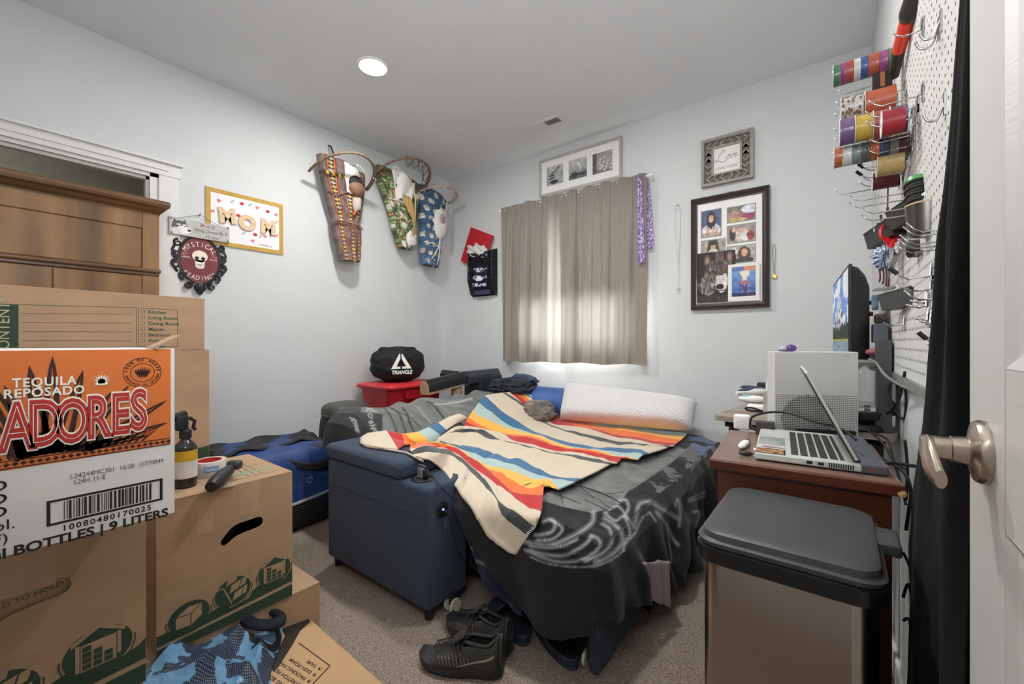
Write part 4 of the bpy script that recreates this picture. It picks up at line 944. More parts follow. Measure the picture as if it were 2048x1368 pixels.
# low box under the front right box
t, f, bw, bh = carton('moving_box', 'low plain cardboard box on the carpet under the box with the dark handle slot', -1.505, 0.30, 0.800, 0.004, 0.212, 0.46)
q = M(); q.bb((-1.505-0.46, 0.47, 0.2152), (-1.500, 0.53, 0.2156)); q.build('clear_tape', TAPE, t)
# tall opened box behind with CONTENTS panel
t, f, bw, bh = carton('moving_box', 'tall opened cardboard box with a CONTENTS checklist printed on its raised flap', -1.93, 0.045, 0.583, 0.650, 1.070, 0.40, openz=True)
q = M(); q.rbb((-1.934, 0.045, 1.071), (-1.930, 0.568, 1.268), 0.001, 1); q.build('raised_flap', CARD, t)
q = M(); q.bb((-2.33, 0.05, 1.070), (-2.326, 0.57, 1.20)); q.build('rear_flap', CARD, t)
g = Fr((-1.93, 0.045, 1.071), (0, 1, 0), (0, 0, 1)); e = 0.0006
def pix(px, py, fr_, X=-1.93):
    p = W(px, py, x=X)-fr_.O; return (p.dot(fr_.U), p.dot(fr_.V))
a = pix(36, 609, g); b = pix(273, 615, g); c = pix(36, 697, g); d = pix(273, 697, g)
o1, o2 = pix(277, 616, g), pix(355, 617, g); o3, o4 = pix(277, 691, g), pix(355, 691, g)
yb = 0.012
lines = [stroke([(a[0], a[1]), (b[0], b[1]-0.001)], 0.0014), stroke([(b[0], b[1]), (b[0], yb)], 0.0014), stroke([(a[0], yb), (b[0], yb)], 0.0014)]
for py in (627, 645, 663, 681): lines.append(stroke([pix(44, py, g), pix(264, py+1, g)], 0.0012))
lines += [stroke([(o1[0], o1[1]), (o2[0], o1[1])], 0.0014), stroke([(o2[0], o1[1]), (o2[0], yb)], 0.0014), stroke([(o1[0], yb), (o2[0], yb)], 0.0014), stroke([(o1[0], yb), (o1[0], o1[1])], 0.0014)]
items = []
names = ['Kitchen', 'Living Room', 'Dining Room', 'Master', 'Bedroom', 'Attic', 'Garage']
for i, nm in enumerate(names):
    v = o1[1]-0.012-i*0.0205; u = o1[0]+0.012
    lines += [stroke([(u-0.005, v-0.005), (u+0.005, v-0.005), (u+0.005, v+0.005), (u-0.005, v+0.005), (u-0.005, v-0.0045)], 0.0010)]
    items.append((nm, 0.0165, g.at(u+0.014, v, e), dict(align='LEFT', off=0.0003)))
for ln in lines: pass
link_mesh('printed_lines', join_meshes([_loops_mesh([ln], g, e) for ln in lines]), CARDINK, t)
text('checklist', items, CARDINK, t)
shape('green_tab', [[(0.002, yb), (a[0]+0.001, yb), (a[0]+0.001, a[1]), (0.012, a[1]), (0.002, a[1]-0.012)]], g, e, GREENINK, t)
text('contents_lettering', [('CONTENTS:', 0.034, g.at(0.5*a[0]+0.001, (a[1]+yb)/2, 2*e, math.pi/2), dict(sx=1.0))], mat('pale_card_print', (176, 168, 140), 0.8), t)
shape('lower_green_band', [[(0.30, 0.002), (0.537, 0.002), (0.537, 0.048), (0.30, 0.020)]], f, e, GREENINK, t)
q = M(); q.fbox(f, 0.36, 0.45, 0.25, 0.44, 0, 0.0006); q.build('tape_strip', CARD, t)
t, f, bw, bh = carton('moving_box', 'plain cardboard box hidden under the tall opened box against the armoire', -1.96, 0.05, 0.56, 0.004, 0.646, 0.40)
# ============================================================ tequila carton
OR = mat('orange_print', (206, 112, 54), 0.45, var=0.015, scale=8); WH = mat('white_carton', (214, 210, 206), 0.5, var=0.02, scale=8); DK = mat('dark_brown_print', (60, 34, 26), 0.6, var=0.02); RD = mat('maroon_lettering', (176, 50, 44), 0.5, var=0.02); WP = mat('white_print', (232, 224, 214), 0.5, var=0.01)
X = -0.95; ty0, ty1, tz0, tz1 = -0.165, 0.234, 0.790, 1.088; TW, TH = ty1-ty0, tz1-tz0
t = thing('liquor_box', 'orange and white tequila box with large red lettering in the left foreground', 'cardboard box', (X-0.15, (ty0+ty1)/2, tz0))
q = M(); q.rbb((X-0.30, ty0, tz0), (X, ty1, tz1), 0.001, 1); q.build('carton_body', WH, t)
g = Fr((X, ty0, tz0), (0, 1, 0), (0, 0, 1)); e = 0.0005
def tp(px, py): return pix(px, py, g, X)
zr = tp(342, 888)[1]  # lower limit of the orange field at the right end
shape('orange_field', [[(0.003, zr-0.003), (TW-0.006, zr), (TW-0.006, TH-0.0006), (0.003, TH-0.0006)]], g, e, OR, t)
q = M(); q.box((X-0.02, ty1-0.012, tz1+0.012), (0.05, 0.045, 0.003), Matrix.Rotation(math.radians(30), 3, 'X')); q.build('lifted_flap', CARD, t)
# border of lozenges
bz = zr+0.006; lz = [rect(0.004, bz-0.006, TW-0.007, bz-0.0045), rect(0.004, bz+0.0045, TW-0.007, bz+0.006)]
for k in range(48): u = 0.009+k*0.0081; lz.append([(u-0.0036, bz), (u, bz+0.0034), (u+0.0036, bz), (u, bz-0.0034)])
shape('patterned_border', lz, g.at(0, 0, e), e, DK, t)
# agave leaves
lv = []
base = (tp(100, 900)[0], zr+0.014)
for tip, bw_ in ((tp(105, 712), 0.020), (tp(58, 730), 0.018), (tp(166, 740), 0.018), (tp(8, 770), 0.017), (tp(224, 782), 0.012), (tp(258, 770), 0.012), (tp(334, 800), 0.013), (tp(336, 845), 0.010), (tp(-40, 740), 0.018), (tp(-90, 800), 0.018), (tp(300, 870), 0.009)):
    bx, by = base; bx += (tip[0]-bx)*0.28; dx, dy = tip[0]-bx, tip[1]-by; l = math.hypot(dx, dy); nx_, ny_ = -dy/l, dx/l; R2 = bw_/2
    out_, inn = [], []
    for s_ in (0, 0.35, 0.7, 0.9): ww = R2*(1-s_**2.2)+0.0012; out_.append((bx+dx*s_+nx_*ww, by+dy*s_+ny_*ww)); inn.append((bx+dx*s_-nx_*ww, by+dy*s_-ny_*ww))
    poly = out_+[tip]+inn[::-1]
    mid = [(bx+dx*s_+nx_*R2*0.45*(1-s_), by+dy*s_+ny_*R2*0.45*(1-s_)) for s_ in (0.25, 0.5, 0.8)]+[(bx+dx*0.9, by+dy*0.9)]+[(bx+dx*s_-nx_*R2*0.45*(1-s_), by+dy*s_-ny_*R2*0.45*(1-s_)) for s_ in (0.8, 0.5, 0.25)]
    lv.append(_loops_mesh([poly, mid], g.at(0, 0, e), e))
for k in range(26):
    u = base[0]-0.11+k*0.0086; lv.append(_loops_mesh([[(u, zr+0.013), (u+0.004, zr+0.013), (u+0.0015+(u-base[0])*0.30, zr+0.060-0.0004*abs(k-13)*4)]], g.at(0, 0, e), e))
link_mesh('agave_leaves', join_meshes(lv), DK, t)
text('small_lettering', [('TEQUILA', 0.0185, g.at(*tp(91, 764), 0.0016), dict(fit=tp(156, 764)[0]-tp(27, 764)[0], off=0.0005, space=1.15)), ('REPOSADO', 0.0180, g.at(*tp(92, 784), 0.0016), dict(fit=tp(171, 783)[0]-tp(11, 783)[0], off=0.0005, space=1.12))], WP, t)
ag = tp(203, 762); st = []
for k in range(9):
    a_ = math.radians(20+140*k/8); st.append([(ag[0]-0.004*math.sin(a_), ag[1]-0.004), (ag[0]+0.004*math.sin(a_), ag[1]-0.004), (ag[0]+0.013*math.cos(a_), ag[1]-0.003+0.014*math.sin(a_))])
link_mesh('agave_emblem', join_meshes([_loops_mesh([s_], g.at(0, 0, 0.0012), e) for s_ in st]+[_loops_mesh([ell(ag[0], ag[1]-0.004, 0.008, 0.003, 12)], g.at(0, 0, 0.0012), e)]), WP, t)
sl = tp(285, 745)
link_mesh('round_seal', join_meshes([_loops_mesh([ell(sl[0], sl[1], r_*0.97, r_*0.97, 48), ell(sl[0], sl[1], r_*0.97-0.0009, r_*0.97-0.0009, 48)], g.at(0, 0, e), e) for r_ in (0.0265, 0.0168)]+[_loops_mesh([[(sl[0]+0.001*k, sl[1]-0.009), (sl[0]+0.0021*k-0.0016, sl[1]), (sl[0]+0.0027*k, sl[1]+0.011-0.0012*abs(k)), (sl[0]+0.0021*k+0.0016, sl[1])]], g.at(0, 0, e), e) for k in range(-4, 5)]), DK, t)
text('seal_lettering', arc_text('100% DE AGAVE', 0.0216, g.at(*sl, e), math.radians(178), math.radians(2), 0.0062, off=0.0002)+arc_text('ENVASADO DE ORIGEN', 0.0216, g.at(*sl, e), math.radians(190), math.radians(350), 0.0055, flip=True, off=0.0001), DK, t)
# big lettering with white outline and inline
W1, W2, W3 = [], [], []
for ch, px, py, h_ in (('C', -250, 860, 0.115), ('A', -165, 858, 0.115), ('Z', -80, 856, 0.112), ('A', 34, 854, 0.1085), ('D', 90, 846, 0.106), ('O', 144, 842, 0.104), ('R', 196, 834, 0.104), ('E', 240, 828, 0.104), ('S', 277, 820, 0.106)):
    u, v = tp(px, py) if px > -60 else (tp(34, 854)[0]-{-80: 0.052, -165: 0.104, -250: 0.154}[px], tp(34, 854)[1])
    for lst, off, n_, dd in ((W1, 0.0056, 0.0018, e), (W2, 0.0028, 0.0024, e), (W3, -0.0038, 0.0030, 0.0003)):
        lst.append((ch, h_*0.90, g.at(u, v-0.003, n_), dict(sx=0.50, off=off, d=dd)))
text('brand_outline', W1, WP, t); text('brand_lettering', W2, RD, t); text('brand_inline', W3, WP, t)
text('registered_mark', [('®', 0.012, g.at(*tp(296, 862), 0.002), {})], RD, t)
# batch print, barcode and capacity line
text('batch_print', [('L24244MC301  16:28  10770844', 0.0105, g.at(*tp(240, 936), e, 0.0), dict(fit=tp(332, 920)[0]-tp(148, 950)[0])), ('L24H 11-E', 0.0105, g.at(*tp(180, 959), e), dict(fit=tp(210, 957)[0]-tp(148, 961)[0]))], mat('grey_stamp', (120, 112, 110), 0.8), t)
bL, bR = tp(93, 1030), tp(325, 975); bt = tp(93, 1003)[1]; bb_ = tp(93, 1054)[1]
b0, b1 = bL[0], bR[0]; bars = [rect(b0, bb_, b1, bb_+0.0035), rect(b0, bt-0.0035, b1, bt), rect(b0, bb_+0.0035, b0+0.004, bt-0.0035), rect(b1-0.004, bb_+0.0035, b1, bt-0.0035)]
u = b0+0.018; rnd = random.Random(3)
while u < b1-0.016:
    w_ = rnd.choice((0.0010, 0.0010, 0.0020, 0.0030)); bars.append(rect(u, bb_+0.005, u+w_, bt-0.005)); u += w_+rnd.choice((0.0012, 0.0012, 0.0022))
link_mesh('barcode', join_meshes([_loops_mesh([b], g.at(0, 0, 0.0001), e) for b in bars]), INK, t)
cu = (b0+b1)/2
text('capacity_lettering', [('10080480170025', 0.0125, g.at(cu, bb_-0.0085, e), dict(space=1.25, off=0.0002)), ('12-750 ml BOTTLES | 9 LITERS', 0.0200, g.at(tp(336, 1020)[0]-0.5*1.50*(tp(336, 1020)[0]-tp(28, 1090)[0]), bb_-0.0245, e), dict(fit=1.50*(tp(336, 1020)[0]-tp(28, 1090)[0]), off=0.0006))], INK, t)
text('content_list', [(s_, 0.021, g.at(tp(16, 985)[0], v_, e), dict(sx=1.2, align='RIGHT', off=0.0002)) for s_, v_ in (('PRODUCED', tp(5, 972)[1]), ('BOTTLED', tp(5, 998)[1]), ('IMPORTED', tp(5, 1024)[1]))]+[('40% Alc. Vol.', 0.021, g.at(tp(32, 1050)[0], tp(5, 1052)[1], e), dict(sx=1.1, align='RIGHT')), ('(80 PROOF)', 0.019, g.at(tp(18, 1075)[0], tp(5, 1078)[1], e), dict(sx=1.1, align='RIGHT'))], INK, t)
# ============================================================ small things on the right box
TOPZ = 0.6502
p = W(371, 972, z=TOPZ)
t = thing('spray_bottle', 'dark spray bottle with black trigger head and yellow and white label', 'bottle', tuple(p))
GLS = mat('dark_amber_plastic', (40, 34, 34), 0.15, var=0.03, coat=0.4)
q = M(); q.lathe([(0, 0), (0.026, 0), (0.030, 0.004), (0.030, 0.118), (0.027, 0.130), (0.015, 0.142), (0.0125, 0.146), (0.0125, 0.158), (0, 0.158)], p, 32); q.build('bottle_body', GLS, t, True)
q = M(); q.grid([[p+Vector((0.0305*math.cos(a_), 0.0305*math.sin(a_), z_)) for z_ in (0.030, 0.082)] for a_ in [math.radians(-150+260*i/30) for i in range(31)]]); q.build('white_label', mat('label_white', (214, 210, 204), 0.5), t, 'all')
q = M(); q.grid([[p+Vector((0.0305*math.cos(a_), 0.0305*math.sin(a_), z_)) for z_ in (0.082, 0.114)] for a_ in [math.radians(-150+260*i/30) for i in range(31)]]); q.build('yellow_label', mat('label_yellow', (206, 160, 44), 0.5), t, 'all')
q = M(); q.lathe([(0, 0.150), (0.016, 0.150), (0.016, 0.172), (0.010, 0.178), (0, 0.178)], p, 20)
q.rbox(p+Vector((0, -0.010, 0.200)), (0.022, 0.034, 0.050), 0.007, 3); q.rbox(p+Vector((0, -0.018, 0.222)), (0.020, 0.046, 0.018), 0.006, 3, Matrix.Rotation(0.3, 3, 'X'))
q.build('spray_head', BLACKP, t, True)
q = M(); q.tube([p+Vector((0, 0.010, 0.212)), p+Vector((0, 0.024, 0.200)), p+Vector((0, 0.020, 0.180)), p+Vector((0, 0.026, 0.172))], 0.0055, 8); q.build('trigger', BLACKP, t, True)
p = W(419, 948, z=TOPZ+0.0)
t = thing('tape_roll', 'roll of packing tape with red core lying beside the spray bottle', 'tape', tuple(p))
q = M(); q.lathe([(0.036, 0), (0.048, 0), (0.049, 0.002), (0.049, 0.046), (0.048, 0.048), (0.036, 0.048)], p, 36); q.build('tape_wound', mat('tape_white_print', (196, 190, 184), 0.35, var=0.08, scale=30), t, True)
q = M(); q.lathe([(0.036, 0.048), (0.036, 0.0), (0.0335, 0.0), (0.0335, 0.048), (0.036, 0.048)], p, 36); q.build('red_core', mat('red_cardboard', (190, 50, 50), 0.7), t, True)
q = M(); q.grid([[p+Vector((0.0495*math.cos(a_), 0.0495*math.sin(a_), z_)) for z_ in (0.016, 0.036)] for a_ in [math.radians(-35+50*i/10) for i in range(11)]]); q.build('blue_label', mat('label_blue', (100, 150, 190), 0.5), t, 'all')
text('lettering', [('Painters', 0.013, Fr(p+Vector((0.0500*math.cos(math.radians(-10)), 0.0500*math.sin(math.radians(-10)), 0.026)), (math.sin(math.radians(10)), math.cos(math.radians(10)), 0.0), (0, 0, 1)), dict(sx=0.8))], WP, t)
a = W(424, 972, z=TOPZ+0.024); b = W(465, 934, z=TOPZ+0.036)
t = thing('tape_dispenser', 'black handheld tape dispenser lying on the box in front of the tape roll', 'tool', tuple((a+b)/2-Vector((0, 0, 0.03))))
q = M(); d_ = (b-a); pts = [a-d_*0.05, a+d_*0.10, a+d_*0.35, a+d_*0.6, a+d_*0.85, b]; q.tube(smooth_pts(pts, 5), 0.018, 14, rs=[0.010+0.012*math.sin(math.pi*min(1, (i+1.5)/26*0.9+0.1)) for i in range(26)]); q.build('body', BLACKP, t, True)
q = M(); q.rbox(b+Vector((0.0, 0.006, 0.006)), (0.045, 0.030, 0.030), 0.010, 3, Matrix.Rotation(0.6, 3, 'Z')); q.build('roller_head', mat('dark_grey_plastic', (58, 58, 58), 0.4), t, True)
# ============================================================ flattened carton with black tape and print, camouflage shirt on it
CARD2 = mat('light_corrugated_cardboard', (188, 152, 112), 0.8, var=0.03, scale=6, bump=0.1, bscale=160)
tip = W(770, 1372, z=0.012); A_ = W(615, 1238, z=0.10); B_ = W(515, 1216, z=0.145)
n0 = (A_-tip).cross(B_-tip).normalized(); n0 = n0 if n0.z > 0 else -n0
def onpl(px, py):
    R = W(px, py, t=1.0)-Vector((0, 0, EYE)); s_ = (tip-Vector((0, 0, EYE))).dot(n0)/R.dot(n0); return Vector((0, 0, EYE))+R*s_
U_ = (onpl(660, 1262)-onpl(770, 1372)).normalized(); V_ = n0.cross(U_)
g = Fr(tip, U_, V_)
def pp(px, py, fr_=g): d = onpl(px, py)-fr_.O; return (d.dot(fr_.U), d.dot(fr_.V))
poly = [pp(770, 1372), pp(622, 1240), pp(515, 1212), pp(330, 1330), pp(250, 1420), pp(560, 1560), pp(740, 1460)]
t = thing('flattened_carton', 'flattened tan carton with a packing supplies checklist and torn black tape leaning on the carpet', 'cardboard box', tuple(tip))
me = _loops_mesh([poly], g.at(0, 0, -0.008), 0.008)
link_mesh('carton_sheet', me, CARD2, t)
me = _loops_mesh([[(x_*0.98+0.01, y_) for x_, y_ in poly]], g.at(0, 0, -0.017), 0.007); link_mesh('carton_sheet', me, CARD2, t)
BT = mat('black_tape', (44, 40, 38), 0.25, var=0.06, coat=0.4, bump=0.3, bscale=40)
tl = [pp(x_, y_) for x_, y_ in ((520, 1214), (548, 1208), (582, 1220), (606, 1226), (621, 1244), (600, 1262), (585, 1290), (560, 1330), (548, 1345), (540, 1335), (556, 1300), (570, 1272), (560, 1252), (540, 1240))]
shape('torn_black_tape', [tl], g.at(0, 0, 0.0003), 0.0012, BT, t)
CI = mat('dark_carton_print', (64, 50, 40), 0.8)
def s2(*pts, w_=0.002): return stroke([pp(*p_) for p_ in pts], w_)
shape('checklist_border', [s2((597, 1286), (660, 1332), w_=0.0035), s2((660, 1332), (622, 1372), w_=0.0035)], g.at(0, 0, 0.0003), 0.0005, CI, t)
ur = (Vector(pp(598, 1340))-Vector(pp(650, 1338)))
its = []; bxs = []
d1 = Vector(pp(640, 1338)); d2 = Vector(pp(595, 1390)); ang = math.atan2(*(Vector(pp(604, 1310))-Vector(pp(636, 1330))).yx)
for i, s_ in enumerate(('TAPE', 'DISH FOAM', 'PACKING PAPER', 'STRETCH FILM', 'MOVING BLANKETS')):
    c_ = d1.lerp(d2, i/4.0)
    its.append((s_, 0.017, g.at(c_.x+0.014*math.cos(ang), c_.y+0.014*math.sin(ang), 0.0003, ang), dict(align='LEFT', off=0.0003)))
    q_ = [(c_.x+0.006*math.cos(a_+ang), c_.y+0.006*math.sin(a_+ang)) for a_ in [math.radians(45+90*k) for k in range(5)]]; bxs.append(_loops_mesh([stroke(q_, 0.0012)], g.at(0, 0, 0.0003), 0.0005))
text('checklist', its, CI, t); link_mesh('checkboxes', join_meshes(bxs), CI, t)
# --- shirt
def camo(x, y, z):
    n = fbm(x*2.6+3, y*4.2, z*9, 3); m_ = fbm(x*14, y*14+5, 0.3)
    if n > 0.10: return (112, 160, 196)
    if n > 0.06: return (70, 104, 140)
    return (112, 130, 158) if (int(x*56) % 2 == 0 and int(y*56) % 2 == 0) else (30, 34, 48)
NI, NJ = 300, 220; V = []; Cc = []
LBL, LBR, LTR, LTL = (200, 1480), (560, 1480), (550, 1262), (305, 1300)
for j in range(NJ+1):
    for i in range(NI+1):
        u, v = i/NI, j/NJ
        # outline: irregular rounded heap
        bx = (1-u)*(1-v)*LBL[0]+u*(1-v)*LBR[0]+u*v*LTR[0]+(1-u)*v*LTL[0]; by = (1-u)*(1-v)*LBL[1]+u*(1-v)*LBR[1]+u*v*LTR[1]+(1-u)*v*LTL[1]
        by -= 12*math.sin(u*math.pi)*v; bx += 14*math.sin(v*7+1)*(1 if u > 0.5 else 0.6)*abs(u-0.5)*2; by += 10*math.sin(u*11)*abs(v-0.5)*(v > 0.5)
        p = onpl(bx, by); ed = min(1, min(u, 1-u, v*1.2, 1-v)*7)
        h = 0.004+ed*(0.030+0.030*abs(noise.noise(Vector((u*3.2, v*2.2, 1))))+0.026*(1-abs(math.sin(u*5+v*7+2*noise.noise(Vector((u*2, v*2, 4))))))+0.022*(1-abs(math.sin(u*9-v*5+1.5)))+0.006*fbm(u*9, v*9))
        p = p+n0*h; V.append(p); col_ = camo(u*2.6, v*2.0, 0.3)
        dcol = ((u-0.87)/0.12)**2+((v-0.86)/0.15)**2
        if 0.55 < dcol < 1.25: col_ = (24, 27, 40)
        Cc.append(rgb(*col_))
F = [(j*(NI+1)+i, j*(NI+1)+i+1, (j+1)*(NI+1)+i+1, (j+1)*(NI+1)+i) for j in range(NJ) for i in range(NI)]
me = bpy.data.meshes.new('shirt'); me.from_pydata([tuple(p) for p in V], [], F); setcol(me, Cc); me.polygons.foreach_set('use_smooth', [True]*len(F))
t = thing('camouflage_shirt', 'crumpled blue and navy camouflage sports shirt lying on the flattened carton', 'shirt', tuple(onpl(420, 1380)))
link_mesh('shirt_fabric', me, vmat('sports_fabric', 0.6, bscale=400, bump=0.2), t)
col_pts = [onpl(516+36*math.cos(a_), 1278+22*math.sin(a_))+n0*(0.072+0.010*math.sin(a_)) for a_ in [k*2*math.pi/28 for k in range(28)]]
q = M(); q.tube(col_pts, 0.012, 8, closed=True, flat=1.6); q.build('navy_collar', mat('navy_ribbing', (30, 33, 46), 0.8), t, 'all')
# ============================================================ blue sofa bed
NAVY = mat('navy_tweed', (60, 72, 92), 0.95, var=0.10, scale=300, bump=0.5, bscale=500, c2=(32, 42, 60), sheen=0.1)
NAVYP = mat('navy_piping', (46, 58, 80), 0.9, var=0.05)
t = thing('sofa_bed', 'navy blue tweed sofa bed pulled out, its arm facing the boxes', 'sofa bed', (-1.6, 2.1, 0))
q = M(); q.rbb((-1.975, 1.088, 0.052), (-1.240, 1.310, 0.530), 0.018, 4); arm = q.build('armrest', NAVY, t, True)
q = M(); q.rbb((-1.985, 1.078, 0.531), (-1.40, 1.320, 0.604), 0.026, 5); q.build('arm_pad', NAVY, t, True)
q = M()
q.tube([(-1.975+0.735*i/20, 1.0865, 0.415-0.002*math.sin(i)) for i in range(21)], 0.0016, 5)
q.tube([(-1.975, 1.080, 0.585), (-1.42, 1.080, 0.585), (-1.402, 1.10, 0.585), (-1.402, 1.30, 0.585)], 0.002, 5)
q.build('seam_piping', NAVYP, arm)
for fx, fy in ((-1.94, 1.13), (-1.28, 1.13), (-1.94, 1.27), (-1.28, 1.27)):
    q = M(); q.cyl((fx, fy, 0.0), (fx, fy, 0.053), 0.018, 0.024, 16); q.build('foot', BLACKP, t)
cp = W(845, 958, z=0.532)
q = M(); q.lathe([(0.046, 0.0), (0.046, 0.004), (0.038, 0.005), (0.036, 0.001), (0.034, -0.0), (0.0, -0.0)], cp, 32); q.build('cup_holder', mat('steel_rim', (150, 152, 155), 0.25, 1.0), t, True)
q = M(); q.cyl(cp+Vector((0, 0, -0.001)), cp+Vector((0, 0, 0.0016)), 0.036, seg=28); q.build('cup_well', INK, t)
lp = W(884, 1018, x=-1.238)
q = M(); q.lathe([(0, 0), (0.030, 0), (0.030, 0.003), (0.024, 0.006), (0, 0.006)], lp, 28, (1, 0, 0)); ctl = q.build('control_button', BLACKP, t, True)
q = M(); q.blob(lp+Vector((0.0075, 0, 0.0)), (0.006, 0.008, 0.008), seg=10, rings=8); q.build('blue_led', emat('led_blue', (0.05, 0.15, 1.0), 9.0), ctl, True)
q = M(); q.rbb((-2.36, 1.315, 0.06), (-1.995, 3.0, 0.655), 0.05, 4); q.build('backrest', NAVY, t, True)
q = M(); q.rbb((-1.985, 1.315, 0.30), (-0.640, 2.98, 0.440), 0.03, 3); q.build('mattress', mat('mattress_navy', (44, 50, 64), 0.9), t, True)
q = M(); q.rbb((-0.640, 1.245, 0.018), (-0.605, 2.95, 0.430), 0.010, 3); q.build('front_panel', NAVY, t, True)
q = M(); q.bb((-1.98, 1.36, 0.10), (-0.65, 2.95, 0.295)); q.build('base_frame', mat('base_black', (26, 28, 34), 0.9), t)
q = M(); q.rbb((-1.975, 2.985, 0.052), (-1.240, 3.035, 0.530), 0.015, 3); q.build('armrest', NAVY, t, True)
IV = mat('ivory_wheel', (206, 204, 184), 0.4, var=0.02)
for px, py in ((1182, 1318), (905, 1208)):
    c = W(px, py, z=0.03); q = M()
    q.cyl(c+Vector((-0.022, 0, 0)), c+Vector((-0.012, 0, 0)), 0.028, seg=20); q.cyl(c+Vector((0.012, 0, 0)), c+Vector((0.022, 0, 0)), 0.028, seg=20)
    cst = q.build('caster_wheel', IV, t, True); q = M(); q.rbox(c+Vector((0, 0.005, 0.022)), (0.020, 0.04, 0.05), 0.006, 2); q.build('caster_fork', BLACKP, cst)
# ------------------------------------------------------------ surfaces the bedding lies on
def sstep(a, b, x): k = np.clip((x-a)/(b-a), 0, 1); return k*k*(3-2*k)
def top_z(x, y):
    z = 0.487+0.225*sstep(-1.70, -2.10, x)
    z = z-0.45*sstep(-2.28, -2.44, x)
    z = z-0.03*sstep(-0.70, -0.58, x)
    return z
def noise_grid(nx, ny, f, seed):
    r = np.random.RandomState(seed); g = r.rand(f+3, f+3)*2-1
    xs = np.linspace(0, f, nx); ys = np.linspace(0, f, ny); xi = xs.astype(int); yi = ys.astype(int)
    fx = xs-xi; fy = ys-yi; fx = fx*fx*(3-2*fx); fy = fy*fy*(3-2*fy)
    a = g[np.ix_(xi, yi)]; b = g[np.ix_(xi+1, yi)]; c = g[np.ix_(xi, yi+1)]; d = g[np.ix_(xi+1, yi+1)]
    FX, FY = fx[:, None], fy[None, :]
    return (a*(1-FX)+b*FX)*(1-FY)+(c*(1-FX)+d*FX)*FY
def npx(P):
    f = -_s*P[:, 0]+_c*P[:, 1]; r = _c*P[:, 0]+_s*P[:, 1]; f = np.maximum(f, 0.05)
    return 1024+FPX*r/f, 684-FPX*(P[:, 2]-EYE)/f
def seg_dist(X, Y, pts):
    d = np.full(X.shape, 1e9)
    for (ax, ay), (bx, by) in zip(pts[:-1], pts[1:]):
        vx, vy = bx-ax, by-ay; L2 = vx*vx+vy*vy+1e-9; t_ = np.clip(((X-ax)*vx+(Y-ay)*vy)/L2, 0, 1)
        d = np.minimum(d, np.hypot(X-ax-t_*vx, Y-ay-t_*vy))
    return d
def inpoly(X, Y, poly):
    ins = np.zeros(X.shape, bool); n = len(poly)
    for i in range(n):
        x1_, y1_ = poly[i]; x2_, y2_ = poly[(i+1) % n]
        c = ((y1_ > Y) != (y2_ > Y)) & (X < (x2_-x1_)*(Y-y1_)/(y2_-y1_+1e-12)+x1_); ins ^= c
    return ins
def np_mesh(name, P, nx, ny, cols, m, parent, smooth=True):
    V = P.reshape(-1, 3); idx = np.arange(nx*ny).reshape(nx, ny)
    F = np.stack([idx[:-1, :-1], idx[1:, :-1], idx[1:, 1:], idx[:-1, 1:]], -1).reshape(-1, 4)
    me = bpy.data.meshes.new(name); me.vertices.add(len(V)); me.vertices.foreach_set('co', V.astype(np.float32).ravel())
    me.loops.add(F.size); me.loops.foreach_set('vertex_index', F.ravel().astype(np.int32)); me.polygons.add(len(F))
    me.polygons.foreach_set('loop_start', np.arange(0, F.size, 4, dtype=np.int32)); me.polygons.foreach_set('loop_total', np.full(len(F), 4, np.int32))
    me.polygons.foreach_set('use_smooth', [smooth]*len(F)); me.update(); me.validate()
    if cols is not None: setcol(me, cols)
    return link_mesh(name, me, m, parent)
def linv(c, k=1.15): 
    c = np.asarray(c, float)/255; return np.minimum(0.9, np.where(c <= 0.04045, c/12.92, ((c+0.055)/1.055)**2.4)*k)
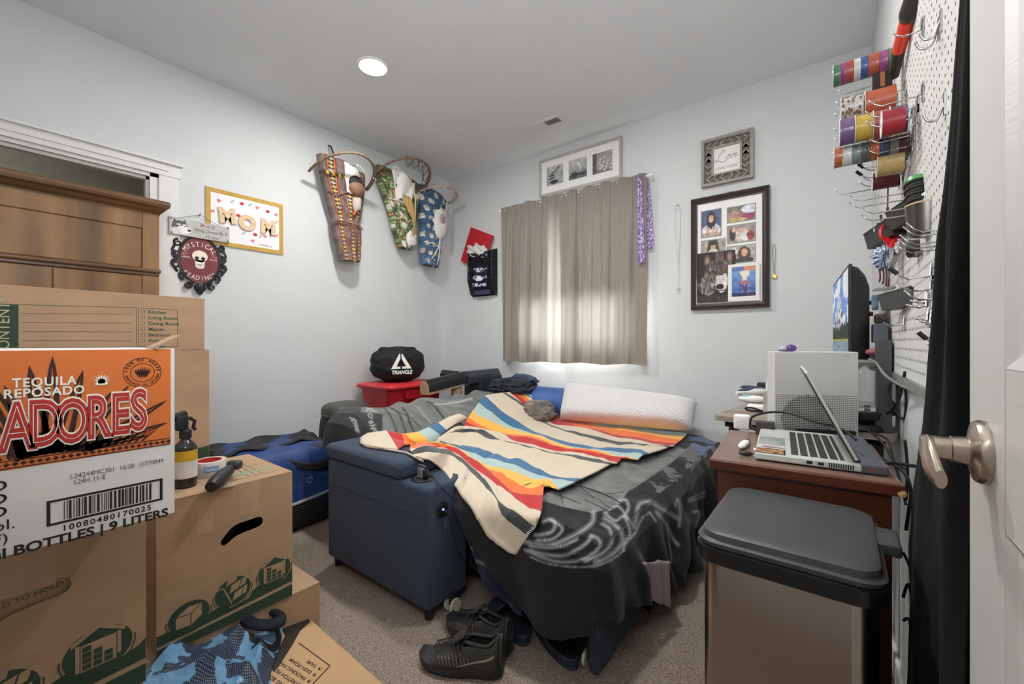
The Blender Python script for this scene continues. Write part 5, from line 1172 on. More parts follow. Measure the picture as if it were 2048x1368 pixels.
# ------------------------------------------------------------ the big grey plush blanket
hem_px = [(905, 1015), (919, 1038), (975, 1115), (1038, 1190), (1083, 1243), (1138, 1266), (1180, 1245), (1194, 1236)]
hx, hz = zip(*[(W(a, b, y=1.195).x, W(a, b, y=1.195).z) for a, b in hem_px])
def plush():
    NX, NY = 640, 600
    a = np.linspace(0, 1, NX)[:, None]*np.ones((1, NY)); b = np.linspace(0, 1, NY)[None, :]*np.ones((NX, 1))
    xedge, Lx = -0.590, 0.30
    sx = -2.44+a*(xedge+Lx+2.44)                     # arc position across the bed
    x = np.minimum(sx, xedge); p0 = np.maximum(sx-xedge, 0)
    # near overhang length for this column
    Ly = np.interp(sx, [-2.44, -2.05, -1.96, -1.90, -1.30, -1.24]+list(hx)+[-0.585, -0.45, -0.29], [0.18, 0.18, 0.10, 0.0, 0.0, 0.02]+[0.487-z_ for z_ in hz]+[0.33, 0.24, 0.20])
    ye = np.interp(sx, [-2.44, -1.98, -1.90, -1.30, -1.22, -0.6], [1.30, 1.30, 1.325, 1.325, 1.235, 1.225])
    tot = 2.99-ye+Ly; sy = ye-Ly+b*tot
    y = np.maximum(sy, ye); q_ = np.maximum(ye-sy, 0); p = p0*np.interp(y, [1.2, 1.35, 1.6, 2.0, 3.0], [0.72, 0.80, 1.05, 1.35, 1.4])
    drop = np.hypot(p, q_); dd = drop+1e-6
    n1 = noise_grid(NX, NY, 7, 1); n2 = noise_grid(NX, NY, 19, 2); n3 = noise_grid(NX, NY, 46, 3)
    z = top_z(x, y)-0.012+0.008*n1+0.005*n2+0.0020*n3
    ridge = 0.020*np.exp(-((np.sin((x*1.3+y*0.9)*4.2+1.2*n1))/0.30)**2); z = z+ridge*0.35*(x > -1.9)
    wr = (x < -1.85); z = z+wr*0.012*np.sin((y*1.0+0.35*(x+2.1))*24+2.5*n1)*np.clip((y-1.2)*3, 0, 1)
    foldx = np.sin(y*19+2.6*n1+2.5*np.sin(y*4.3)+1.5*n2); foldy = np.sin(x*21+2.4*n1)
    roundc = np.minimum(1, drop/0.05)
    out = 0.035*roundc+0.10*drop
    fx_ = out+np.clip(p/0.3, 0, 1)*(0.036*foldx*np.clip((y-1.25)*4, 0.1, 1)+0.010*np.sin(y*43+3*n1)); fy_ = out+np.clip(q_/0.3, 0, 1)*0.012*foldy
    X = x+fx_*(p/dd)+0.0; Y = y-fy_*(q_/dd)
    # corner fold: the cloth at the foot corner folds under itself
    cr = np.clip(p/0.25, 0, 1)*np.clip(q_/0.25, 0, 1); X = X-0.10*cr; Y = Y+0.10*cr
    Z = z-np.where(drop > 0, drop*0.97, 0)+0.012*(1-roundc)*(drop > 0)
    near = (x < -1.98)&(q_ > 0); Z = np.where(near, z-q_*1.0, Z)
    Z = np.maximum(Z, 0.05); Z = np.where(x < -1.96, np.maximum(Z, 0.50), Z)
    P = np.stack([X, Y, Z], -1); V = P.reshape(-1, 3); PXx, PYy = npx(V)
    # woven-in picture
    rn = noise_grid(NX, NY, 90, 5).ravel(); rn2 = noise_grid(NX, NY, 30, 6).ravel(); xx, yy = x.ravel(), y.ravel(); ax = a.ravel()
    col = np.tile(np.array([21., 22., 24.]), (len(V), 1))+rn[:, None]*3
    def put(mask, c, k=1.0): col[mask] = col[mask]*(1-k)+np.array(c, float)*k
    back = (xx < -1.72)&(PYy < 910); put(back, (108, 109, 107)); col[back] += (rn2[back]*16+rn[back]*8)[:, None]
    put((PXx < 765)&(PYy > 822+0.1*(PXx-700))&(PXx > 600)&(xx < -1.7), (44, 46, 48)); put((PXx < 722)&(xx < -1.7), (48, 50, 50))
    put((PXx < 690)&(PYy > 872)&(xx < -1.8), (34, 34, 54))
    G = [(1080, 1000), (1089, 990), (1150, 950), (1200, 930), (1240, 920), (1300, 905), (1345, 890), (1375, 900), (1330, 935), (1270, 975), (1255, 984), (1235, 1014), (1183, 1026), (1120, 1012)]
    g = inpoly(PXx, PYy, G)&(zz(V) > 0.35); put(g, (112, 112, 110)); col[g] += (rn2[g]*12+rn[g]*8)[:, None]
    g = inpoly(PXx, PYy, [(1330, 935), (1375, 895), (1400, 880), (1415, 905), (1380, 945), (1320, 985), (1280, 985)])&(rn2+0.5*rn > -0.05); put(g, (98, 101, 102))
    g = inpoly(PXx, PYy, [(1375, 862), (1440, 868), (1450, 900), (1410, 915), (1380, 890)])&(rn2 > -0.25); put(g, (92, 106, 136))
    z4 = lambda pts: [(1060+u/4.56, 960+v/4.56) for u, v in pts]; z1_ = lambda pts: [(700+u/5.689, 770+v/5.689) for u, v in pts]
    LG = (168, 170, 175)
    S = [([(580, 300), (570, 380), (480, 460), (350, 530), (200, 590), (50, 580), (-60, 560)], 3.6), ([(0, 600), (150, 622), (300, 600), (430, 540)], 2.4), ([(0, 640), (150, 680), (300, 690), (420, 640), (520, 570), (560, 510)], 3.0), ([(560, 510), (620, 535), (640, 600), (560, 680), (420, 740), (250, 745), (100, 700), (-40, 640)], 2.8), ([(0, 700), (150, 760), (350, 790), (550, 790), (700, 750), (800, 690), (860, 640)], 1.5), ([(660, 400), (720, 440), (750, 530), (720, 610), (640, 680), (500, 740)], 3.0), ([(680, 350), (760, 400), (830, 470), (840, 570), (780, 650), (680, 720), (600, 750)], 3.6), ([(680, 300), (780, 370), (850, 330), (900, 420), (910, 500), (870, 560), (850, 640)], 2.4), ([(120, 380), (190, 360), (230, 400), (200, 470), (100, 500), (50, 500)], 3.0), ([(200, 370), (290, 430), (280, 480), (200, 540), (60, 550)], 2.4), ([(950, 430), (970, 340), (1000, 220), (1100, 200), (1180, 250), (1280, 310), (1350, 350)], 3.6), ([(860, 590), (960, 480), (1020, 350), (1090, 300)], 2.0), ([(1090, 290), (1150, 380)], 1.5), ([(1150, 290), (1240, 400), (1300, 530), (1350, 590)], 2.8), ([(1250, 400), (1270, 560), (1290, 720), (1270, 780)], 1.3), ([(1330, 230), (1350, 180), (1370, 300), (1360, 420)], 2.8), ([(1450, 175), (1590, 110)], 2.0), ([(1450, 198), (1590, 148)], 2.0), ([(1490, 290), (1550, 300), (1510, 430)], 2.2), ([(860, 330), (900, 250), (870, 180), (800, 200)], 2.5), ([(700, 290), (800, 240), (880, 330), (930, 400)], 2.0)]
    front = (zz(V) > 0.06)
    for pts, w_ in S:
        d = seg_dist(PXx, PYy, z4([(p_.x, p_.y) for p_ in smooth_pts([(u, v, 0) for u, v in pts], 5)])); w_ = w_*1.55; m_ = (d < w_*1.25)&front; q_ = d[m_]/w_; k = (np.clip((1.25-q_)*1.6, 0, 1)*(0.74+0.26*np.cos(q_*6.0))*(0.92+0.10*rn[m_]))[:, None]
        col[m_] = col[m_]*(1-k)+np.array(LG)*k
    D = [([(270, 140), (460, 215)], 1.2), ([(450, 60), (520, 110), (580, 165)], 1.2), ([(500, 180), (650, 250), (800, 330)], 1.3), ([(540, 100), (680, 130), (850, 110)], 0.9), ([(640, 190), (700, 240), (760, 260)], 1.0), ([(280, 130), (300, 220)], 1.2)]
    for pts, w_ in D: m_ = seg_dist(PXx, PYy, z4(pts)) < w_; put(m_, (52, 54, 56))
    D1 = [([(370, 240), (450, 330), (500, 440), (540, 560)], 1.8), ([(430, 240), (560, 320), (600, 430), (640, 560)], 1.8), ([(600, 260), (650, 330), (690, 460), (740, 545)], 1.8), ([(880, 190), (960, 230), (1060, 370)], 1.8), ([(550, 300), (700, 380), (800, 480)], 0.9)]
    for pts, w_ in D1: m_ = (seg_dist(PXx, PYy, z1_(pts)) < w_*(1+0.5*rn))&(xx < -1.7); put(m_, (54, 55, 56))
    Lt = [([(205, 345), (225, 325), (255, 345), (250, 375), (220, 372), (205, 345)], 1.0), ([(215, 425), (255, 400), (225, 440), (265, 425)], 1.0), ([(230, 465), (285, 450), (240, 500), (295, 490)], 1.0), ([(265, 535), (285, 505), (310, 525)], 1.0), ([(0, 370), (60, 400), (95, 530)], 1.8), ([(15, 400), (50, 440), (70, 520)], 1.2), ([(190, 260), (230, 290), (300, 300)], 1.2), ([(770, 250), (850, 350), (930, 440)], 0.9), ([(960, 220), (1100, 215), (1250, 190), (1390, 150)], 1.5), ([(180, 300), (215, 265), (260, 275)], 1.0)]
    for pts, w_ in Lt: m_ = (seg_dist(PXx, PYy, z1_(pts)) < w_*1.1)&(xx < -1.6); put(m_, (168, 168, 164), 0.85)
    return P, NX, NY, linv(np.clip(col, 10, 240), 1.1)
def zz(V): return V[:, 2]
P, NX, NY, C_ = plush()
PLUSH = vmat('plush_fleece', 0.95, bscale=600, bump=0.5, sheen=0.12)
o = np_mesh('plush_blanket', P, NX, NY, C_, PLUSH, None); md = o.modifiers.new('t', 'SOLIDIFY'); md.thickness = 0.006; md.offset = -1
tag(o, 'large dark grey plush blanket with white swirls spread over the sofa bed', 'blanket')
# navy under-blanket hanging between arm and plush blanket
def under():
    NX, NY = 90, 60; pts = np.zeros((NX, NY, 3))
    for i in range(NX):
        u = i/(NX-1); x = -1.232+0.36*u; zb = np.interp(u, [0, 0.10, 0.35, 0.7, 1.0], [0.44, 0.40, 0.20, 0.13, 0.12])
        for j in range(NY):
            v = j/(NY-1); z = 0.475+(zb-0.475)*v; pts[i, j] = (x+0.02*math.sin(v*4)*u, 1.238+0.012*math.sin(u*15+v*3)-0.012*v, z)
    C = []
    Vv = pts.reshape(-1, 3); X_, Y_ = npx(Vv)
    col = np.tile(np.array([30., 34., 58.]), (len(Vv), 1)); d = seg_dist(X_, Y_, [(905, 1045), (925, 1080), (945, 1098)]); col[d < 2.2] = (150, 140, 150); d = seg_dist(X_, Y_, [(950, 1118), (975, 1130), (998, 1152)]); col[d < 2.0] = (150, 140, 150)
    o = np_mesh('navy_blanket', pts, NX, NY, linv(col), PLUSH, None); md = o.modifiers.new('t', 'SOLIDIFY'); md.thickness = 0.005
    tag(o, 'dark navy fleece hanging under the plush blanket beside the sofa arm', 'blanket')
under()
# pinkish-grey sheet corner peeking out below the plush blanket on the desk side
q = M(); a = W(1275, 1172, x=-0.545); b = W(1335, 1162, x=-0.50); c = W(1338, 1212, x=-0.50); d = W(1300, 1200, x=-0.53)
def bil(a, b, c, d, u, v): return a.lerp(b, u).lerp(d.lerp(c, u), v)
q.grid([[bil(a+Vector((0, 0, .08)), b+Vector((0, 0, .08)), c, d, i/12, j/12)+Vector((0.006*math.sin(i*1.2), 0, 0.004*math.sin(i+j))) for j in range(13)] for i in range(13)])
tag(q.build('bed_sheet', mat('mauve_grey_plush', (150, 138, 140), 0.9, var=0.06, sheen=0.3), smooth='all', solid=0.004), 'corner of a mauve grey sheet showing below the plush blanket near the trash can', 'sheet')
# ------------------------------------------------------------ striped throw
def solid(p):
    x, y, z = p
    if z < float(top_z(x, y)) and -2.44 < x < -0.585 and y > (1.205 if x > -1.24 else 1.14) and y < 3.0: return True
    if -1.975 < x < -1.24 and 1.085 < y < 1.31 and z < 0.530: return True
    if -1.985 < x < -1.40 and 1.078 < y < 1.32 and z < 0.606: return True
    return False
def hit(px, py, lift=0.022):
    o_ = Vector((0, 0, EYE)); R = W(px, py, t=1.0)-o_; t_ = 1.0
    while t_ < 4.5:
        if solid(o_+R*t_):
            lo, hi = t_-0.02, t_
            for _ in range(10):
                m_ = (lo+hi)/2
                if solid(o_+R*m_): hi = m_
                else: lo = m_
            return o_+R*(lo-lift/0.9)
        t_ += 0.02
    return None
STR = {'B': (204, 190, 168), 'D': (62, 66, 68), 'R': (182, 32, 36), 'O': (228, 110, 46), 'Y': (236, 176, 78), 'L': (164, 186, 182), 'U': (50, 102, 140)}
bnd = [[(836, 918), (865, 925), (893, 952), (944, 1024), (971, 1068), (1005, 1105), (1032, 1112)], [(826, 912), (876, 909), (907, 915), (943, 949), (988, 996), (1013, 1043), (1045, 1066), (1057, 1075)],
 [(823, 908), (867, 898), (907, 909), (963, 954), (1000, 1006), (1039, 1034), (1072, 1056)], [(821, 906), (880, 896), (914, 913), (966, 952), (1013, 986), (1039, 1008), (1083, 1031)],
 [(818, 904), (851, 899), (876, 893), (920, 905), (976, 942), (1022, 987), (1055, 991), (1087, 999)], [(823, 890), (863, 888), (900, 895), (970, 936), (1005, 952), (1018, 964), (1064, 981), (1088, 973)],
 [(845, 888), (870, 887), (910, 897), (968, 934), (1002, 938), (1060, 960), (1096, 962), (1117, 984)], [(860, 886), (895, 894), (918, 901), (960, 916), (1016, 928), (1058, 946), (1110, 960), (1150, 968)],
 [(875, 884), (911, 891), (964, 902), (1013, 918), (1044, 923), (1075, 939), (1110, 954), (1161, 961)], [(900, 870), (945, 866), (974, 879), (999, 882), (1058, 897), (1093, 906), (1145, 916), (1168, 922), (1219, 931)],
 [(925, 862), (960, 862), (983, 872), (999, 880.5), (1058, 893.5), (1093, 904.5), (1145, 911.5), (1189, 919), (1224, 929)], [(930, 856), (985, 864), (1009, 870), (1025, 882), (1058, 889.5), (1110, 903), (1156, 907), (1195, 916), (1235, 929)],
 [(932, 848), (950, 857), (999, 868), (1040, 876), (1062, 879), (1131, 899), (1189, 908), (1226, 914), (1244, 921)], [(937, 840), (945, 845), (963, 856), (1007, 868), (1056, 875), (1070, 879), (1131, 898), (1186, 906), (1258, 921)],
 [(946, 826), (958, 836), (990, 848), (1025, 861), (1058, 870), (1075, 874), (1145, 898), (1216, 911), (1276, 926)], [(958, 811), (975, 822), (1006, 844), (1030, 858), (1058, 867), (1110, 884), (1145, 896), (1198, 903.6), (1268, 909), (1286, 918)],
 [(970, 797), (990, 812), (1009, 828), (1058, 860), (1093, 873), (1145, 888), (1198, 898), (1265, 900), (1297, 914)], [(1004, 788), (1025, 800), (1044, 813), (1050, 818), (1063, 831), (1077, 840), (1098, 852.6), (1163, 874), (1233, 891), (1280, 893), (1335, 899)],
 [(1009, 786.7), (1030, 798), (1050, 812), (1072, 833), (1098, 851), (1180, 873), (1260, 888), (1339, 896)], [(1018, 785), (1040, 803), (1058, 821), (1094, 840), (1110, 851), (1163, 860), (1216, 872), (1286, 887), (1349, 895)],
 [(1023, 784), (1040, 796), (1075, 824), (1093, 837), (1128, 844), (1154, 857), (1198, 864), (1268, 879), (1352, 888)], [(1028, 783), (1050, 796), (1080, 822), (1101, 833), (1137, 838.6), (1172, 847), (1189, 853), (1251, 865), (1304, 872), (1362, 882)],
 [(1030, 782), (1053, 795), (1083, 820), (1103, 831), (1146, 835), (1186, 840), (1198, 851), (1251, 858), (1304, 867), (1370, 875)], [(1034, 781), (1058, 795), (1088, 818), (1125, 829), (1160, 831), (1204, 832), (1225, 846), (1268, 849), (1330, 856), (1374, 866)],
 [(1036, 780), (1062, 794), (1092, 816), (1130, 828), (1165, 830), (1206, 831), (1251, 835), (1304, 839), (1339, 854), (1379, 862)], [(1038, 779), (1066, 793), (1096, 814), (1135, 826), (1170, 828.5), (1207, 829), (1260, 829.5), (1310, 829), (1340, 838), (1381, 858)]]
seq = 'BDBROYLUBDBROYLUBDBROYLUB'
def resample(pl, n):
    pl = [Vector((a, b, 0)) for a, b in pl]; pl = smooth_pts(pl, 6); d = [0]
    for a, b in zip(pl[:-1], pl[1:]): d.append(d[-1]+(b-a).length)
    out = []; k = 0
    for i in range(n):
        s_ = d[-1]*i/(n-1)
        while k < len(d)-2 and d[k+1] < s_: k += 1
        f = (s_-d[k])/(d[k+1]-d[k]+1e-9); out.append(pl[k].lerp(pl[k+1], min(1, f)))
    return out
NC = 110; sub_ = 4
rows = [resample(b, NC) for b in bnd]; R3 = []; RC = []
for i in range(len(rows)-1):
    n_ = sub_ if seq[i] != 'B' else 7
    for k in range(n_):
        R3.append([rows[i][j].lerp(rows[i+1][j], k/n_) for j in range(NC)]); RC.append(seq[i])
R3.append(rows[-1])
P3 = []
for row in R3:
    pr = []
    for p in row:
        h = hit(p.x, p.y); pr.append(h if h else None)
    for j in range(NC):
        if pr[j] is None:
            k = next((k for d in range(1, NC) for k in (j-d, j+d) if 0 <= k < NC and pr[k] is not None), None); t_ = (pr[k]-Vector((0, 0, EYE))).length; dr = (W(row[j].x, row[j].y, t=1.0)-Vector((0, 0, EYE))).normalized(); pr[j] = Vector((0, 0, EYE))+dr*t_
    P3.append(pr)
A3 = np.array([[tuple(p) for p in r] for r in P3]); eye = np.array([0, 0, EYE])
# smooth only along the line of sight so stripes stay where they lie while depth steps become soft drapes
D = np.linalg.norm(A3-eye, axis=2); dirs = (A3-eye)/D[..., None]
for _ in range(14):
    S_ = D.copy(); S_[1:-1, 1:-1] = (D[:-2, 1:-1]+D[2:, 1:-1]+D[1:-1, :-2]+D[1:-1, 2:])/4; S_[0, 1:-1] = (D[0, :-2]+D[0, 2:]+D[1, 1:-1])/3; S_[-1, 1:-1] = (D[-1, :-2]+D[-1, 2:]+D[-2, 1:-1])/3
    D = np.minimum(S_, D+0.004)
A3 = eye+dirs*D[..., None]; A3[..., 1] = np.minimum(A3[..., 1], 2.93)
nr = A3.shape[0]; wn = noise_grid(nr, NC, 9, 11)*0.010+noise_grid(nr, NC, 22, 12)*0.004
wn += 0.010*np.sin(np.linspace(0, 9, NC)[None, :]+np.linspace(0, 14, nr)[:, None]*0.6)**2
A3 = A3+np.array([0, -0.2, 1.0])*np.abs(wn)[..., None]
me = bpy.data.meshes.new('throw'); me.from_pydata(A3.reshape(-1, 3).tolist(), [], [(i*NC+j, i*NC+j+1, (i+1)*NC+j+1, (i+1)*NC+j) for i in range(nr-1) for j in range(NC-1)])
at = me.color_attributes.new('Col', 'FLOAT_COLOR', 'CORNER'); ca = np.ones((len(me.loops), 4))
for fi in range(len(me.polygons)):
    ca[fi*4:fi*4+4, :3] = rgb(*STR[RC[fi//(NC-1)]], k=1.15)
at.data.foreach_set('color', ca.ravel()); me.polygons.foreach_set('use_smooth', [True]*len(me.polygons))
THROW = vmat('striped_wool', 0.95, bscale=500, bump=0.4, sheen=0.25)
t = thing('striped_throw', 'beige throw blanket with red, orange, yellow and blue stripes spread over the grey blanket', 'throw blanket', (-1.2, 1.7, 0.5))
o = link_mesh('throw_cloth', me, THROW, t); md = o.modifiers.new('t', 'SOLIDIFY'); md.thickness = 0.007; md.offset = 0
# folded-back flap at the sofa arm
z1p = lambda u, v: (700+u/5.689, 770+v/5.689)
topl = [z1p(*p) for p in ((125, 610), (200, 560), (410, 530), (580, 565), (620, 568), (770, 545), (895, 490), (1000, 440), (1120, 375), (1240, 338))]
botl = [z1p(*p) for p in ((130, 680), (330, 725), (545, 745), (620, 690), (760, 675), (930, 668), (1020, 577), (1090, 520), (1200, 440), (1345, 372))]
cs_ = ['B', 'B', 'R', 'O', 'Y', 'L', 'U', 'B', 'B']
NV_ = 12; Vv = []; Fc = []; Cx = []
cols_ = []
ns = 6
TT, BB = [], []
for k in range(9):
    for s_ in range(ns): f = s_/ns; TT.append((topl[k][0]*(1-f)+topl[k+1][0]*f, topl[k][1]*(1-f)+topl[k+1][1]*f)); BB.append((botl[k][0]*(1-f)+botl[k+1][0]*f, botl[k][1]*(1-f)+botl[k+1][1]*f)); cols_.append(cs_[k])
TT.append(topl[-1]); BB.append(botl[-1]); n_ = len(TT)
for i in range(n_):
    for j in range(NV_+1):
        f = j/NV_; px, py = TT[i][0]*(1-f)+BB[i][0]*f, TT[i][1]*(1-f)+BB[i][1]*f
        h = hit(px, py, 0.020+0.040*math.sin(f*math.pi*0.95+0.1)*(0.6+0.4*math.sin(i*0.25))); Vv.append(tuple(h) if h else Vv[-1])
for i in range(n_-1):
    for j in range(NV_): Fc.append((i*(NV_+1)+j, (i+1)*(NV_+1)+j, (i+1)*(NV_+1)+j+1, i*(NV_+1)+j+1)); Cx.append(cols_[i])
me = bpy.data.meshes.new('flap'); me.from_pydata(Vv, [], Fc); at = me.color_attributes.new('Col', 'FLOAT_COLOR', 'CORNER'); ca = np.ones((len(me.loops), 4))
for fi in range(len(Fc)): ca[fi*4:fi*4+4, :3] = rgb(*STR[Cx[fi]], k=1.15)
at.data.foreach_set('color', ca.ravel()); me.polygons.foreach_set('use_smooth', [True]*len(Fc))
o = link_mesh('folded_flap', me, THROW, t); md = o.modifiers.new('t', 'SOLIDIFY'); md.thickness = 0.008; md.offset = -1
q = M()
def hpts(pl, lift=0.022): return [h for h in (hit(px, py, lift) for px, py in pl) if h]
q.tube(smooth_pts(hpts([z1p(*p) for p in ((125, 610), (128, 660), (200, 700), (400, 730), (545, 752), (640, 770), (760, 830), (830, 870))]), 4), 0.0045, 7)
q.build('rolled_hem', mat('beige_hem', (204, 190, 168), 0.9), t, 'all')
q = M(); q.tube(smooth_pts(hpts([z1p(*p) for p in ((960, 672), (1080, 580), (1200, 500), (1300, 490), (1320, 520))], 0.026), 4), 0.010, 8, flat=1.4); q.build('rolled_fold', MATS['beige_hem'], t, 'all')
q = M()
for k in range(7):
    f = k/6; a = (1072-16*f, 1055+16*f); h1, h2 = hit(a[0], a[1], 0.030), hit(a[0]-5, a[1]-3, 0.030)
    if h1 and h2: q.tube([h1, h2], 0.0012, 4)
for k in range(5):
    f = k/4; a = (1158-10*f, 958+4*f); h1, h2 = hit(a[0], a[1], 0.034), hit(a[0]-4, a[1]+4, 0.034)
    if h1 and h2: q.tube([h1, h2], 0.001, 4)
q.build('blanket_stitching', mat('white_thread', (224, 220, 212), 0.8), t)
# ------------------------------------------------------------ usb cable lying on the throw, charging cable from the sofa arm
t = thing('audio_cable', 'black cable with a metal plug lying across the striped throw', 'cable', tuple(hit(1050, 972, 0.0)))
cp_ = hpts([(1062, 968), (1085, 964), (1110, 963), (1140, 966), (1170, 975), (1200, 985), (1228, 998), (1250, 1012)], 0.034)
q = M(); q.tube(smooth_pts(cp_, 6), 0.0022, 6); q.build('cable_wire', CABLE, t, 'all')
q = M(); a, b = hit(1041, 974, 0.038), hit(1063, 967, 0.038); q.tube([a, a.lerp(b, 0.3), a.lerp(b, 0.32), b], 0.004, 10, rs=[0.0015, 0.002, 0.0042, 0.0042]); q.build('metal_plug', mat('plug_gold', (206, 184, 150), 0.25, 1.0), t, True)
pts = [W(868, 955, y=1.17), W(880, 972, x=-1.225), W(900, 992, x=-1.215), W(917, 1005, x=-1.20), W(915, 1022, x=-1.205), W(900, 1028, x=-1.21), W(888, 1020, x=-1.228)]
cable('charging_cable', 'thin black cable looping from the cup holder to the blue-lit socket', pts, 0.0024, CABLE)
pts = [W(892, 1020, x=-1.225), W(905, 1060, x=-1.215), W(915, 1100, x=-1.21), W(935, 1128, x=-1.205), W(945, 1110, x=-1.20), W(940, 1070, x=-1.205)]
cable('dangling_cable', 'thin black cable dangling in front of the sofa bed below the socket', pts, 0.0022, CABLE)
# object in the cup holder
t = thing('pocket_device', 'glossy black and silver gadget standing in the steel cup holder of the sofa arm', 'gadget', tuple(cp))
q = M(); q.rbox(cp+Vector((-0.008, 0, 0.024)), (0.034, 0.012, 0.046), 0.006, 3); q.build('case', mat('grey_gloss', (120, 122, 124), 0.15, coat=0.5), t, True)
q = M(); q.rbox(cp+Vector((0.016, 0.004, 0.022)), (0.018, 0.024, 0.040), 0.006, 3); q.build('dark_half', mat('gloss_black', (24, 24, 26), 0.1, coat=0.6), t, True)
q = M(); q.tube(smooth_pts([cp+Vector((-0.030, 0, 0.006)), cp+Vector((-0.030, 0, 0.046)), cp+Vector((-0.018, 0, 0.056)), cp+Vector((0.018, 0, 0.054))], 5), 0.0028, 7); q.build('metal_loop', SILV, t, True)
# ------------------------------------------------------------ pillow, cushion, clothes
def pillow(name, label, cat, P0, P1, P2, P3_, thick, m, wob=0.0, qb=None, bulge=0.35):
    NU_, NW_ = (260, 90) if qb else (80, 50); q = M(); top, bot = [], []
    n = (P1-P0).cross(P3_-P0).normalized()
    if n.z < 0: n = -n
    for i in range(NU_+1):
        rt, rb = [], []
        for j in range(NW_+1):
            u, v = i/NU_, j/NW_; pinch = 0.03*math.sin(math.pi*u)*(1 if v in () else 1)
            p = bil(P0, P1, P2, P3_, u, v); pr = (1-abs(2*u-1)**9)**0.5*(1-abs(2*v-1)**6)**0.5
            h = thick*pr*0.5; quilt = 0.0
            if qb: quilt = qb*max(0, math.sin((u*1.0*P_len/0.026+v*P_wid/0.026)*math.pi)*math.sin((u*P_len/0.026-v*P_wid/0.026)*math.pi))*pr if False else qb*abs(math.sin((u*34+v*11)*math.pi)*math.sin((u*34-v*11)*math.pi))*pr
            wv = wob*fbm(u*3, v*3, thick*50)*pr
            rt.append(p+n*(h*1.25+quilt+wv)); rb.append(p-n*(h*0.75))
        top.append(rt); bot.append(rb)
    q.grid(top); q.grid([r[::-1] for r in bot])
    q2 = q.build(name, m, None, 'all', weld=0.0008); tag(q2, label, cat); return q2
PW = mat('white_quilted_knit', (214, 213, 212), 0.85, var=0.04, scale=180, bump=0.5, bscale=260)
P0 = Vector((-1.72, 2.62, 0.535)); P1 = Vector((-0.80, 2.70, 0.520)); P2 = Vector((-0.80, 3.00, 0.735)); P3_ = Vector((-1.70, 2.98, 0.765))
a = W(1121, 832, z=0.53); b = W(1388, 848, z=0.515); c = W(1397, 800, y=2.98); d = W(1150, 768, y=2.98)
pillow('pillow', 'white quilted knit pillow propped against the back wall', 'pillow', W(1121, 838, y=2.72), W(1384, 860, y=2.78), Vector((c.x+0.01, 2.90, c.z-0.005)), Vector((d.x-0.03, 2.90, d.z+0.0)), 0.17, PW, qb=0.006)
a = W(1085, 800, z=0.56); pillow('cushion', 'blue cushion poking out behind the left end of the white pillow', 'cushion', Vector((-2.05, 2.78, 0.56)), Vector((-1.62, 2.78, 0.56)), Vector((-1.62, 2.99, 0.69)), Vector((-2.05, 2.99, 0.69)), 0.11, mat('royal_blue_cotton', (52, 78, 132), 0.85, var=0.06))
def heap(name, label, cat, c, d, m, seed, wob=0.5, R=None, sub=None):
    q = M(); tb = bmesh.new(); bmesh.ops.create_uvsphere(tb, u_segments=72, v_segments=44, radius=1)
    for v in tb.verts:
        x_ = v.co.copy(); n_ = 1+wob*(0.5*noise.noise(x_*1.4+Vector((seed, 0, 0)))+0.22*(1-2*abs(noise.noise(x_*3.2+Vector((0, seed, 0)))))+0.08*noise.noise(x_*7+Vector((0, 0, seed))))
        x_ = Vector((x_.x*d[0]/2, x_.y*d[1]/2, x_.z*d[2]/2))*n_
        if x_.z < -d[2]*0.42: x_.z = -d[2]*0.42
        v.co = (R @ x_ if R else x_)+Vector(c)
    q.merge(tb); o = q.build(name, m, None, 'all'); return tag(o, label, cat)
DKC = mat('dark_navy_clothing', (46, 52, 64), 0.85, var=0.15, scale=14, c2=(28, 30, 38)); DKB = mat('black_satin', (34, 34, 38), 0.5, var=0.1, scale=10)
PL2 = mat('grey_brown_plush', (72, 68, 64), 0.9, var=0.15, scale=12, c2=(124, 116, 106), sheen=0.3)
c = W(1035, 790, x=-2.20); heap('clothes_pile', 'dark navy clothes heaped on the far end of the sofa back', 'clothes', (-2.13, 2.80, 0.735), (0.34, 0.40, 0.13), DKC, 3, 0.7)
heap('folded_jacket', 'crumpled blue-grey jacket on top of the dark clothes near the corner', 'clothes', (-2.10, 2.90, 0.785), (0.24, 0.18, 0.08), mat('blue_grey_cloth', (62, 76, 98), 0.8, var=0.12, scale=12), 9, 0.8)
heap('rolled_blanket', 'rumpled grey-brown plush fold beside the white pillow', 'blanket', (-1.84, 2.74, 0.565), (0.30, 0.40, 0.15), PL2, 5, 0.45, Matrix.Rotation(0.5, 3, 'Z'))
